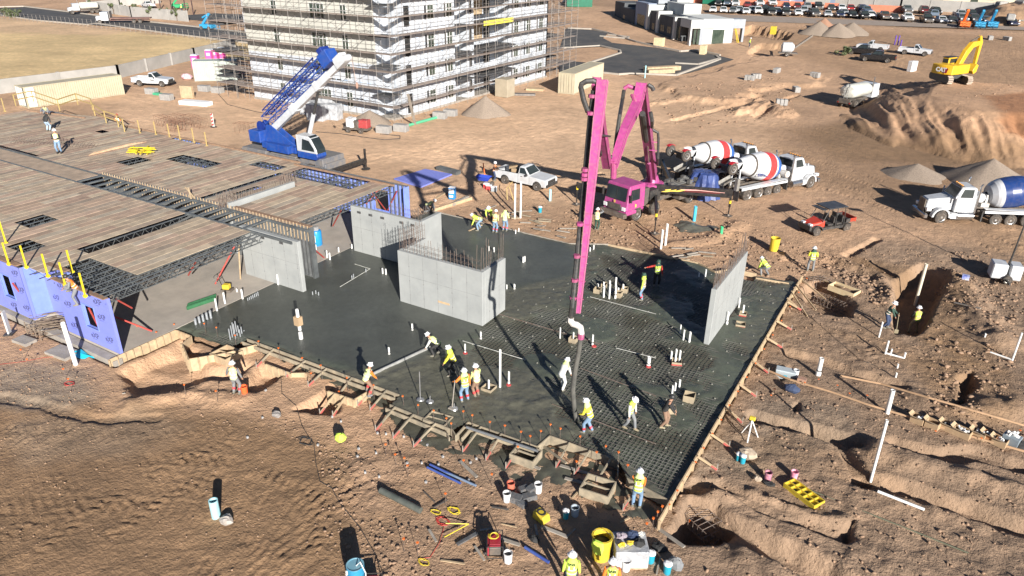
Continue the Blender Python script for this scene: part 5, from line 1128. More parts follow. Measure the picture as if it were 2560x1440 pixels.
b = MB(); b.lathe([(.3, -.4), (.3, .4)], 12, Matrix.Translation(tl_+bd*.15) @ Matrix.Rotation(R_(90), 4, 'X')); b.build('sheaves', pw, t)
def lattice(nm, a, e, o0, w_, h_, n, m, yo=0):
 b = MB(); C4 = [(-1, -1), (1, -1), (1, 1), (-1, 1)]; P = lambda u, s, c: pv+bd*(a+(e-a)*u)+up*(o0+c*h_/2)+sd*(yo+s*w_/2)
 for s, c in C4: b.tube([P(0, s, c), P(1, s, c)], .06, 5)
 for i in range(n):
  u0, u1 = i/n, (i+1)/n
  for k in range(4):
   s0, c0 = C4[k]; s1, c1 = C4[(k+1) % 4]; b.tube([P(u0, s0, c0), P(u1, s1, c1)], .028, 4); b.tube([P(u0, s0, c0), P(u0, s1, c1)], .022, 4)
 b.build(nm, m, t)
lattice('jib_lattice', .1, bL-1.8, .95, 1.1, .75, 9, cblue, -.2); lattice('jib_lattice', .3, bL-2.6, 1.55, .7, .5, 9, cdark, -.1)
cbeam('jib_head', bL-2.1, bL-.9, 1.25, 1.15, cblue, 1.0); cbeam('jib_cheek', bL-1.9, bL-1.3, 1.0, .8, cdark, 1.62)
r0 = Vector((1.9, -.2, 2.1)); r1 = pv+bd*bL*.62-up*.35; b = MB(); b.tube([r0, r0.lerp(r1, .62)], .2, 10); b.build('lift_ram', pw, t, smooth=True); b = MB(); b.tube([r0.lerp(r1, .62), r1], .12, 10); b.build('ram_rod', blk, t, smooth=True)
b = MB(); b.tube([tl_+bd*.3+Vector((.5, 0, 0)), tl_+Vector((1.05, 0, -1.7))], .02, 4); b.sph(tl_+Vector((1.1, 0, -2.0)), .22, 8, None, (.6, .6, 1.3)); b.build('hook_block', mat('hook_rust', (.35, .22, .17), (.28, .17, .13), 5, .6), t)
catm = mat('excavator_yellow', (.72, .42, .02), (.62, .36, .02), 2, .4, dust=.2)
ex = at(2372, 209, 3.35); ex.z = H(ex.x, ex.y+1); t = thing('excavator', 'yellow excavator parked on top of the big dirt mound', 'excavator', ex+Vector((0, 1.2, .03)), R_(62))
ML = Matrix.Rotation(R_(58), 4, 'Z')
for s in (-1, 1):
 b = MB(); pr = [(-2.0+.45*math.cos(a), .5+.45*math.sin(a)) for a in [R_(90+i*22.5) for i in range(9)]]+[(2.0+.45*math.cos(a), .5+.45*math.sin(a)) for a in [R_(-90+i*22.5) for i in range(9)]]; b.ext(pr, .62, ML @ Matrix.Translation((0, s*1.25, 0))); tr = b.build('crawler_track', blk, t)
 b = MB()
 for k in range(16): b.box((-2.1+k*.28, s*1.25, .97), (.08, .64, .05), 0, ML)
 for k in range(5): a = R_(100+k*32); b.box((-2.0+.47*math.cos(a), s*1.25, .5+.47*math.sin(a)), (.12, .62, .16), 0, ML)
 b.build('track_pads', mat('dusty_pads', (.42, .34, .27), (.30, .235, .18), 3, .8), tr)
b = MB(); b.box((0, 0, .75), (1.6, 1.9, .5), 0, ML); b.build('undercarriage', blk, t)
b = MB(); n = 10; cwp = [(-2.45-.35*math.cos(a)*0-.35*math.sin(math.pi*i/n), -1.4+2.8*i/n) for i, a in enumerate([0]*(n+1))]; b.prism(cwp+[(-1.7, 1.4), (-1.7, -1.4)], 1.15, 2.35); b.build('counterweight', catm, t, bevel=.08)
b = MB(); b.bx(-1.7, 1.4, -1.4, -.45, 1.15, 2.3); b.bx(-1.7, -.2, -.45, 1.4, 1.15, 2.3); b.bx(-.2, 1.3, .45, 1.4, 1.15, 1.5); b.build('upper_body', catm, t, bevel=.06)
b = MB(); b.bx(-.5, 1.35, .45, 1.38, 1.5, 3.0); b.build('cab', catm, t, bevel=.1); gp('rear_window', [(-.512, .55, 2.1), (-.512, 1.28, 2.1), (-.512, 1.28, 2.85), (-.512, .55, 2.85)]); gp('side_window', [(-.3, .438, 2.3), (1.2, .438, 2.3), (1.2, .438, 2.85), (-.3, .438, 2.85)]); gp('windshield', [(1.362, .52, 1.8), (1.362, 1.3, 1.8), (1.362, 1.3, 2.85), (1.362, .52, 2.85)])
b = MB(); b.bx(-.55, 1.4, .4, 1.42, 3.0, 3.06); b.build('cab_cover', blk, t)
def exb(nm, pts, w_, hs, m=catm):
 rg = []; pts = [Vector(p) for p in pts]
 for i, p in enumerate(pts):
  d = (pts[min(i+1, len(pts)-1)]-pts[max(0, i-1)]).normalized(); u_ = Vector((-d.z, 0, d.x)); rg.append([p+Vector((0, s*w_/2, 0))+u_*c*hs[i]/2 for s, c in ((-1, -1), (1, -1), (1, 1), (-1, 1))])
 b = MB(); b.rings(rg); return b.build(nm, m, t, bevel=.03)
exb('boom', [(.9, 0, 1.8), (2.0, 0, 3.6), (3.0, 0, 4.5), (4.9, 0, 4.7)], .55, [.7, .85, .8, .45]); exb('stick', [(4.4, 0, 5.5), (4.9, 0, 4.7), (4.9, 0, 1.9)], .4, [.35, .6, .35])
exb('boom_ram', [(1.4, .35, 1.7), (2.5, .35, 3.3)], .14, [.16, .16], blk); exb('stick_ram', [(2.6, 0, 4.95), (4.4, 0, 5.45)], .16, [.16, .14], steel); exb('bucket', [(4.9, 0, 1.9), (4.6, 0, 1.2), (4.2, 0, .9)], 1.0, [.5, .9, .5], catm)
text('CAT', .72, (-2.83, .62, 1.5), (0, -1, 0), (0, 0, 1), mat('logo_white', g(.75), g(.68), 9, .5), t, .012, sx=.95, bold=.03); b = MB(); b.add([(-2.815, -.35, 1.35), (-2.815, -.85, 1.35), (-2.815, -1.0, 1.95), (-2.815, -.5, 2.05)], [(0, 1, 2, 3)]); b.build('logo_patch', mat('logo_red', (.35, .03, .04), (.2, .02, .03), 3, .5), t)
bz = thing('utility_buggy', 'red and black four-seat utility buggy with a flat dark roof', 'utility vehicle', (-5.9, 55.9, -.05), R_(232))
red = mat('buggy_red', (.52, .045, .025), (.42, .04, .02), 3, .35, dust=.2); plas = mat('black_plastic', g(.03), g(.055), 3, .5, dust=.25)
b = MB(); b.add([(.7, -.65, .6), (1.95, -.5, .55), (1.95, .5, .55), (.7, .65, .6), (.7, -.62, 1.1), (1.75, -.42, .9), (1.75, .42, .9), (.7, .62, 1.1)], [(0, 3, 2, 1), (4, 5, 6, 7), (0, 1, 5, 4), (1, 2, 6, 5), (2, 3, 7, 6), (3, 0, 4, 7)]); b.build('hood', red, bz, bevel=.05)
b = MB(); b.bx(-1.9, 1.9, -.6, .6, .35, .55); b.bx(1.85, 2.05, -.6, .6, .45, .8)
for s in (-1, 1): b.ext([(1.4+.48*math.cos(a), .4+.42*math.sin(a)) for a in [R_(i*20) for i in range(10)]]+[(1.4+.40*math.cos(a), .4+.35*math.sin(a)) for a in [R_(180-i*20) for i in range(10)]], .3, Matrix.Translation((0, s*.66, 0)))
b.build('chassis', plas, bz)
for x in (1.4, -1.4):
 for s in (-1, 1): wheel(bz, x, s*.64, .33, .25, mat('dusty_rim', (.25, .2, .16), (.12, .11, .1), 5, .8))
b = MB()
for s in (-1, 1): b.tube([(.95, s*.62, 1.0), (.5, s*.6, 1.95), (-1.0, s*.6, 1.98), (-1.1, s*.62, .6)], .03, 6); b.tube([(-.3, s*.62, .5), (-.3, s*.6, 1.96)], .03, 6)
b.tube([(.5, -.6, 1.95), (.5, .6, 1.95)], .03, 6); b.tube([(-1.05, -.6, 1.9), (-1.05, .6, 1.9)], .03, 6); b.build('roll_cage', plas, bz)
b = MB(); b.bx(-1.15, .65, -.72, .72, 1.98, 2.05); b.bx(.65, 1.15, -.6, .6, 1.93, 1.96); b.build('roof', mat('roof_black', (.03, .033, .038), (.055, .058, .062), 2, .4, dust=.2), bz, bevel=.03)
for x in (.05, -.75):
 for s in (-1, 1): b = MB(); b.bx(x-.25, x+.25, s*.32-.24, s*.32+.24, .6, .75); b.bx(x-.32, x-.22, s*.32-.24, s*.32+.24, .75, 1.3); b.build('seat', plas, bz, bevel=.04)
b = MB(); b.bx(-2.1, -1.2, -.68, .68, .75, .8)
for s in (-1, 1): b.bx(-2.1, -1.2, s*.68-.03, s*.68+.03, .8, 1.05)
b.bx(-1.25, -1.2, -.65, .65, .8, 1.05); b.build('cargo_bed', plas, bz); b = MB(); b.bx(-2.15, -2.1, -.7, .7, .75, 1.08); b.bx(-2.1, -1.6, .71, .72, .8, 1.06); b.bx(-2.1, -1.6, -.72, -.71, .8, 1.06); b.build('tailgate', red, bz)
for s in (-1, 1): b = MB(); b.bx(1.72, 1.96, s*.36-.14, s*.36+.14, .78, .9); b.build('headlight', lamp, bz)
wt = thing('water_truck', 'white water truck seen from behind at the foot of the dirt mound', 'tank truck', on(2112, 272)+Vector((.6, 2.6, .05)), R_(70)); tkm = mat('tank_white', (.62, .62, .56), (.52, .52, .46), 1.2, .4, dust=.3)
b = MB(); M = Matrix.Translation((.2, 0, 2.05)) @ Matrix.Rotation(R_(90), 4, 'Y'); b.lathe([(.3, -2.45), (.85, -2.35), (1.05, -2.1), (1.05, 1.9), (.85, 2.2), (.3, 2.3)], 20, M, sx=.85, sy=1.15); b.build('tank', tkm, wt, smooth=True)
b = MB(); b.bx(2.6, 4.2, -1.1, 1.1, .9, 2.7); b.add([(4.2, -.9, .8), (5.5, -.7, .8), (5.5, .7, .8), (4.2, .9, .8), (4.2, -.85, 1.8), (5.4, -.6, 1.6), (5.4, .6, 1.6), (4.2, .85, 1.8)], [(0, 3, 2, 1), (4, 5, 6, 7), (0, 1, 5, 4), (1, 2, 6, 5), (2, 3, 7, 6), (3, 0, 4, 7)]); b.build('cab', pw, wt, bevel=.06)
b = MB(); b.bx(-2.6, 5.0, -.45, .45, .7, 1.0); b.bx(-2.7, -2.4, -1.0, 1.0, .6, .85); b.bx(-2.6, -2.3, -.8, .8, .85, 1.2); b.build('chassis', steel, wt)
for s in (-1, 1):
 for x in (-1.5, -.3): wheel(wt, x, s*.95, .52, .55)
 wheel(wt, 4.6, s*1.0, .52, .34)
b = MB()
for s in (-.22, .22): b.tube([(-2.45, s, 1.2), (-2.35, s, 2.6), (-2.0, s, 3.05)], .03, 5)
for k in range(5): b.bar((-2.44+.03*k, -.22, 1.35+k*.32), (-2.44+.03*k, .22, 1.35+k*.32), .03)
b.build('ladder', mat('grey_rail', g(.2), g(.3), 5, .5), wt); b = MB(); b.tube([(2.55, -.95, 1.5), (2.55, -.95, 3.6)], .09, 8); b.build('exhaust_stack', chrome, wt)
tlm = MB(); [tlm.bx(-2.74, -2.70, y, y+.15, .65, .8) for y in (-.9, .7)]; tlm.build('tail_lights', tail, wt)
# ================================================================ CONTAINERS, TOILETS
crm = mat('container_cream', (.44, .395, .28), (.38, .34, .245), .6, .55, dust=.3); cgm = mat('container_green', (.38, .42, .38), (.32, .36, .33), .6, .55, dust=.2)
def container(label, L, H_, m, opn=False, txt=False):
 t = thing('shipping_container', label, 'container'); W_ = 2.44; b = MB(); n = int(L/.28); pr = []
 for i in range(n):
  x = -L/2+.1+(L-.2)*i/n; st_ = (L-.2)/n; pr += [(x, 0), (x+st_*.35, 0), (x+st_*.5, .06), (x+st_*.85, .06)]
 pr.append((L/2-.1, 0))
 for s in (-1, 1):
  v = [(x, s*(W_/2-.015-d), z) for x, d in pr for z in (.15, H_-.1)]; b.add(v, [(2*i, 2*i+2, 2*i+3, 2*i+1) for i in range(len(pr)-1)])
 b.bx(L/2-.06, L/2-.02, -W_/2+.08, W_/2-.08, .15, H_-.1); b.bx(-L/2+.05, L/2-.05, -W_/2+.08, W_/2-.08, H_-.06, H_-.03); b.bx(-L/2+.05, L/2-.05, -W_/2+.08, W_/2-.08, .1, .14); b.build('corrugated_walls', m, t)
 b = MB()
 for x in (-L/2+.06, L/2-.06):
  for s in (-1, 1): b.bx(x-.06, x+.06, s*(W_/2-.06)-.06, s*(W_/2-.06)+.06, 0, H_)
 for z in (.08, H_-.05):
  for s in (-1, 1): b.bx(-L/2+.12, L/2-.12, s*(W_/2-.05)-.05, s*(W_/2-.05)+.05, z-.05, z+.05)
  for x in (-L/2+.06, L/2-.06): b.bx(x-.05, x+.05, -W_/2+.12, W_/2-.12, z-.05, z+.05)
 b.build('frame', m, t)
 for s in (-1, 1):
  b = MB(); M = Matrix.Translation((-L/2+.03, s*(W_/2-.1), 0)) @ Matrix.Rotation((s*R_(100) if s < 0 else s*R_(15)) if opn else 0, 4, 'Z')
  b.bx(-.03, .03, -s*1.1 if s > 0 else 0, 0 if s > 0 else 1.1, .16, H_-.12, M); d_ = b.build('door', mat('door_pale', (.58, .60, .58), (.5, .52, .5), 1, .5) if opn else m, t); b = MB()
  for k in (.3, .75): b.tube([tuple(M @ Vector((-.05, -s*k, .2))), tuple(M @ Vector((-.05, -s*k, H_-.2)))], .02, 5)
  b.build('lock_rod', steel, d_)
 return t
A_, B_ = at(100, 268), at(290, 240); c1 = container('long cream shipping container with its doors open at the left', 12.19, 2.6, crm, True); dA = (B_-A_); c1.rotation_euler.z = math.atan2(dA.y, dA.x); nA = Vector((-dA.y, dA.x, 0)).normalized(); c1.location = (A_+B_)/2+nA*1.3
c2 = container('cream shipping container with closed doors beside the scaffolded building', 12.19, 2.9, crm); c2.rotation_euler.z = R_(95); c2.location = (-47.6, 99.6, 0)
text('9', .35, (-48.6, 93.45, .35), (1, .0, 0), (0, 0, 1), ink, c2); bpy.data.objects[-1] if False else None
x_ = kids(c2)[-1]; x_.matrix_parent_inverse = (Matrix.Translation(c2.location) @ Matrix.Rotation(R_(95), 4, 'Z')).inverted()
c3 = container('pale green shipping container beside the pink toilets', 6.1, 2.9, cgm); P3 = at(540, 202); c3.location = (P3.x-.6, P3.y+.8, 0); c3.rotation_euler.z = R_(42)
def toilet(label, px, py, rz):
 t = thing('portable_toilet', label, 'portable toilet', at(px, py), rz, 'pink portable toilets'); b = MB(); b.bx(-.55, .55, -.55, .55, .1, 2.15); b.build('cabin', mat('toilet_pink', (.60, .06, .28), (.52, .05, .25), 2, .5), t, bevel=.03)
 b = MB(); b.box((0, 0, 2.22), (1.14, 1.14, .16), top=(.8, .8)); b.build('roof', pw, t); b = MB(); b.bx(-.42, .42, -.57, -.55, .2, 2.0); d_ = b.build('door', mat('toilet_door', (.66, .10, .34), (.6, .1, .3), 2, .5), t); b = MB(); b.bx(-.3, .3, -.575, -.571, 1.3, 1.75); b.bx(-.3, .3, -.575, -.571, .4, .55); b.build('door_panel', pw, d_)
toilet('pink portable toilet left of the pale green container', 492, 172, R_(30)); toilet('pink portable toilet behind the pale green container, left one of three', 527, 158, R_(30)); toilet('pink portable toilet behind the pale green container, middle of three', 540, 156, R_(30)); toilet('pink portable toilet behind the pale green container, right one of three', 556, 153, R_(30))
# ================================================================ THE SCAFFOLDED BUILDING
creamw = mat('primed_cream', (.50, .495, .445), (.43, .425, .38), .35, .8); wrap = mat('house_wrap', (.50, .53, .57), (.44, .47, .51), .5, .6); wink = mat('wrap_print', (.38, .50, .66), (.5, .6, .72), 3, .7)
wglass = mat('window_glass', (.03, .045, .035), (.07, .09, .07), .8, .1); vinyl = mat('white_frame', g(.68), g(.6), 3, .5); darkin = mat('dark_opening', g(.015), g(.03), 2, .9)
bld = thing('apartment_building', 'tall white building under construction wrapped in scaffolding', 'building', (0, 0, 0)); XR, YL, X0, Y1, HT, FH = -56.3, 66.8, -80.2, 104.6, 21.0, 3.32
b = MB(); b.bx(X0, XR-2.4, YL, YL+.3, 6.2, HT); b.build('cream_facade', creamw, bld); b = MB(); b.bx(X0, XR-2.4, YL+.003, YL+.3, .25, 6.2); b.bx(X0, XR, Y1-.3, Y1, .25, HT); b.bx(XR-2.4, XR-.3, YL+2.2, YL+2.5, .25, HT); b.bx(XR-2.7, XR-2.4, YL+.3, YL+2.5, .25, HT); b.bx(X0, X0+.3, YL+.3, Y1-.3, .25, HT)
b.build('wrapped_facade', wrap, bld); b = MB()
BAYS = [(YL+2.2, 79.6, 0), (79.6, 82.4, -1.6), (82.4, 84.0, 0), (84.0, 93.0, -2.4), (93.0, Y1, 0)]
for i, (y0, y1, dx) in enumerate(BAYS):
 b.bx(XR+dx-.3, XR+dx, y0, y1, .25, HT)
 if dx: b.bx(XR+dx, XR-.3, y0-.15, y0, .25, HT); b.bx(XR+dx, XR-.3, y1, y1+.15, .25, HT)
b.build('side_facade', wrap, bld); b = MB(); b.bx(X0-.1, XR+.1, YL-.1, Y1+.1, -.2, .25); b.build('foundation', stem, bld); b = MB(); b.bx(X0+.35, XR-3.0, YL+.35, Y1-.35, HT-.6, HT-.2); b.build('roof_deck', wrap, bld)
def win(face, u, z, w_, h_, kind=0):
 b = MB(); f_ = MB()
 if face == 0: q = lambda a0, a1, d0, d1, z0, z1: (a0, a1, YL-d1, YL-d0, z0, z1)
 else: q = lambda a0, a1, d0, d1, z0, z1, X=face: (X+d0, X+d1, a0, a1, z0, z1)
 p = win_open = b.bx(*q(u-w_/2, u+w_/2, .0, .01, z, z+h_)).build('window', darkin if kind == 1 else wglass, bld)
 if kind == 0:
  k = .06; n = max(1, round(w_/.6))
  for i in range(n+1): x = u-w_/2+i*w_/n; f_.bx(*q(x-k/2, x+k/2, .011, .03, z, z+h_))
  for zz in (z, z+h_*.62, z+h_): f_.bx(*q(u-w_/2, u+w_/2, .011, .028, zz-k/2, zz+k/2))
  f_.build('frame', vinyl, p)
colsL = [vplane(a, c, (-60, YL), (1, 0)).x for a, c in ((709, 225), (812, 238), (876, 252))]
for f in range(6):
 z = .9+f*FH
 for k, x in enumerate(colsL): win(0, x, z, (.9, 2.3, .9)[k], 1.7, 0)
 if f > 3: win(0, colsL[0]+2.6, z, 1.9, 1.6)
ysR = [74.6, 78.4, 81.0, 83.2, 95.0, 98.6, 102.4]
for f in range(6):
 z = .9+f*FH
 win(XR, 70.0, .35+f*FH, 1.0, 2.3, 1); win(XR, 73.6, z, .35, 1.6, 1); win(XR, 74.6, z, 1.2, 1.6); win(XR, 77.6, z, .35, 1.6, 1); win(XR, 78.5, z, 1.1, 1.6); win(XR-1.6, 81.0, .35+f*FH, 1.2, 2.3, 1); win(XR, 83.2, z, .6, 1.6, 1)
 win(XR-2.4, 86.0, .35+f*FH, 1.9, 2.3, 1); win(XR-2.4, 90.8, .35+f*FH, 1.6, 2.2, 1)
 for y in ysR[4:]: win(XR, y, z, 1.2, 1.6); win(XR, y-1.1, z, .3, 1.6, 1)
 b = MB(); b.box((-57.3, 67.0, 2.85+f*FH), (2.6, 2.4, .1)); b.box((XR-.1, 81.0, 2.95+f*FH), (2.2, 3.2, .18)); b.box((XR-.4, 88.5, 2.95+f*FH), (3.4, 8.6, .16)); b.build('balcony_slab', mat('balcony_grey', (.07, .07, .075), (.05, .05, .05), 2, .8), bld)
 if f in (2, 3, 4):
  b = MB(); b.bx(XR-2.3, XR-2.2, 87.2, 89.4, f*FH+.3, f*FH+2.4); b.build('plywood_stack', lum, bld)
 if f in (3, 4): b = MB(); b.bx(XR+1.25, XR+1.32, 84.5, 92.0, f*FH-.6, f*FH+.0); b.build('yellow_tarp', mat('tarp_yellow', (.65, .58, .08), (.55, .5, .08), 3, .6), bld)
b = MB()
for k in range(60):
 z = random.choice((.9, 1.9, 2.9, 3.9, 4.9, 5.6)); x = random.uniform(X0+1, XR-3.5); b.bx(x, x+random.uniform(.5, .9), YL-.002, YL+.0, z, z+.12)
for k in range(50):
 y = random.uniform(YL+3, 79); z = random.uniform(.6, 18); b.bx(XR, XR+.002, y, y+.5, z, z+.10)
b.build('wrap_lettering', wink, bld)
pipe_m = mat('scaffold_tube', (.17, .155, .145), (.27, .25, .23), 2, .5, .5); plk = mat('scaffold_plank', (.33, .27, .23), (.24, .195, .17), 1.2, .85)
def scaffold(label, a0, a1, nb, off, axis, ztop, z0=1.75, dz=1.97, skirt=False):
 t = thing('scaffold', label, 'scaffold', (0, 0, 0)); P = (lambda u, d, z: (u, YL-d, z)) if axis == 0 else (lambda u, d, z: (XR+d, u, z)); st_ = (a1-a0)/nb; r = .034
 for i in range(nb+1):
  u = a0+i*st_; b = MB()
  for d in off: b.tube([P(u, d, 0), P(u, d, ztop)], r*.8, 4)
  z = z0
  while z < ztop: b.tube([P(u, off[0], z), P(u, off[1], z)], r*.8, 4); b.tube([P(u, off[0], z-.5), P(u, off[1], z-.5)], r*.7, 4); z += dz
  b.build('scaffold_frame', pipe_m, t)
 z = z0; k = 0
 while z < ztop:
  b = MB()
  for m_ in range(int((a1-a0)/2.4)+1):
   u0 = a0-.3+m_*2.4; u1 = min(u0+2.55, a1+.3); zz = z+random.uniform(0, .03)
   for j in range(3): d0 = off[0]+.04+j*(off[1]-off[0]-.04)/3; v0 = P(u0, d0, zz); v1 = P(u1, d0+(off[1]-off[0])/3-.03, zz+.045); b.bx(min(v0[0], v1[0]), max(v0[0], v1[0]), min(v0[1], v1[1]), max(v0[1], v1[1]), zz, zz+.045)
  b.build('plank_level', plk, t); b = MB()
  for h in (.5, 1.0): b.tube([P(a0-.3, off[1], z+h), P(a1+.3, off[1], z+h)], r*.75, 4)
  b.tube([P(a0-.3, off[0], z), P(a1+.3, off[0], z)], r*.7, 4); b.build('guard_tubes', pipe_m, t); b = MB()
  for i in range(nb):
   u = a0+i*st_
   if (i+k) % 2 == 0: b.tube([P(u, off[1], z), P(u+st_, off[1], z+dz*.62)], r*.55, 3); b.tube([P(u, off[1], z+dz*.62), P(u+st_, off[1], z)], r*.55, 3)
   if (i+k) % 3 == 0: b.tube([P(u, off[0], z), P(u+st_, off[0], z+dz*.8)], r*.55, 3)
  b.build('cross_braces', pipe_m, t); z += dz; k += 1
 return t
scaffold('scaffold of tubes and planks along the long cream facade', X0-1.5, XR+1.2, 12, (.35, 1.45), 0, HT)
scaffold('scaffold of tubes and planks along the white right-hand facade', YL-.2, Y1+7.5, 20, (.35, 1.45), 1, HT)
sc3 = scaffold('scaffold standing clear of the left end of the tall building', X0-5.6, X0-1.9, 2, (-1.2, 1.3), 0, HT)
b = MB()
for k in range(6): b.box((X0-4.2, YL-.1, 2.7+k*FH), (2.2, 2.6, .22))
b.build('balcony_slab', mat('balcony_grey', g(.2)), sc3)
sct = scaffold('scaffold on the far end bay of the right-hand facade', Y1+.5, Y1+6.5, 3, (-2.6, -.3), 1, HT); b = MB()
for k in range(6): b.box((XR-1.6, Y1+2, 2.85+k*FH), (2.6, 3.6, .22))
b.build('balcony_slab', mat('balcony_grey', g(.2)), sct)
b = MB(); b.bar(at(1020, 235, 4.2), at(1038, 312, 0.05), .3, .05); b.build('leaning_plank', greyl, label='long plank leaning against the building corner', cat='plank')
b = MB(); b.tube([at(1018, 314, .15), at(1094, 293, .15)], .17, 10); b.build('green_pipe', mat('pipe_green', (.10, .42, .24), (.09, .36, .2), 4, .45), label='green plastic pipe lying by the building corner', cat='pipe')
b2t = thing('apartment_building', 'second scaffolded white building seen past the left end of the tall one', 'building', (-140, 118, 0), R_(0)); b = MB(); b.bx(-2, 16, 0, 20, 0, 16); b.build('facade', wrap, b2t)
for f in range(4):
 for k in range(3): b = MB(); b.bx(2+k*4, 3.3+k*4, -.02, 0, 1+f*3.3, 2.6+f*3.3); b.build('window', wglass, b2t)
 b = MB(); b.bx(-3, 17, -1.4, -.4, 2+f*3.3, 2.08+f*3.3); b.build('plank_level', plk, b2t)
b = MB()
for k in range(9): b.tube([(-2.5+k*2.4, -1.4, 0), (-2.5+k*2.4, -1.4, 16)], .05, 4)
b.build('standards', pipe_m, b2t)
# ================================================================ PEOPLE
skin = mat('skin', (.36, .20, .13), (.30, .165, .105), 6, .55)
lime = mat('hi_vis_lime', (.58, .78, .10), (.50, .68, .09), 4, .75); limep = mat('hi_vis_pale', (.66, .74, .30), (.58, .66, .26), 4, .75); orng = mat('hi_vis_orange', (.80, .22, .03), (.70, .19, .03), 4, .75)
yelw = mat('sweatshirt_yellow', (.74, .68, .05), (.66, .60, .05), 4, .8); jean = mat('denim', (.13, .22, .34), (.20, .28, .38), 5, .85); brn = mat('brown_canvas', (.20, .12, .08), (.25, .16, .11), 5, .85); gry = mat('grey_cloth', (.15, .16, .17), (.21, .21, .21), 5, .85)
blkc = mat('black_cloth', g(.02), g(.035), 5, .85); khk = mat('khaki', (.26, .22, .14), (.32, .27, .18), 5, .85); whc = mat('white_cloth', (.62, .62, .58), (.52, .52, .48), 4, .85); redc = mat('red_cloth', (.45, .04, .03), (.38, .04, .03), 4, .8); nvy = mat('navy_cloth', (.03, .045, .09), (.04, .06, .12), 4, .8)
hatw = mat('hat_white', g(.80), g(.72), 4, .3); hatk = mat('hat_black', g(.03), g(.05), 4, .3); bandr = mat('boot_band_red', (.58, .03, .04), (.5, .03, .04), 5, .6); boot = mat('rubber_boot', (.12, .11, .09), (.20, .19, .15), 4, .7); refl = mat('reflective', (.62, .62, .58), (.70, .55, .42), 8, .35); dkg = mat('dark_green_cloth', (.025, .06, .045), (.04, .08, .06), 4, .8)
hatr = mat('hat_red', (.55, .05, .05), (.45, .04, .04), 4, .3)
def ik(a, c, l1, l2, pole):
 a, c = Vector(a), Vector(c); d = c-a; L = min(d.length, (l1+l2)*.998); d.normalize(); c = a+d*L; x = (l1*l1-l2*l2+L*L)/(2*L); h = math.sqrt(max(0, l1*l1-x*x)); p = Vector(pole); p = (p-d*p.dot(d)).normalized(); return a+d*x+p*h, c
def loft(b, cs, M=None, n=12):   # cs: (centre, axis dir, rx(fore-aft), ry(side))
 rg = []
 for c, d, ra, rb in cs:
  d = Vector(d).normalized(); y = Vector((0, 1, 0)); x = y.cross(d).normalized(); rg.append([Vector(c)+x*ra*math.cos(2*math.pi*j/n)+y*rb*math.sin(2*math.pi*j/n) for j in range(n)])
 b.rings(rg, M)
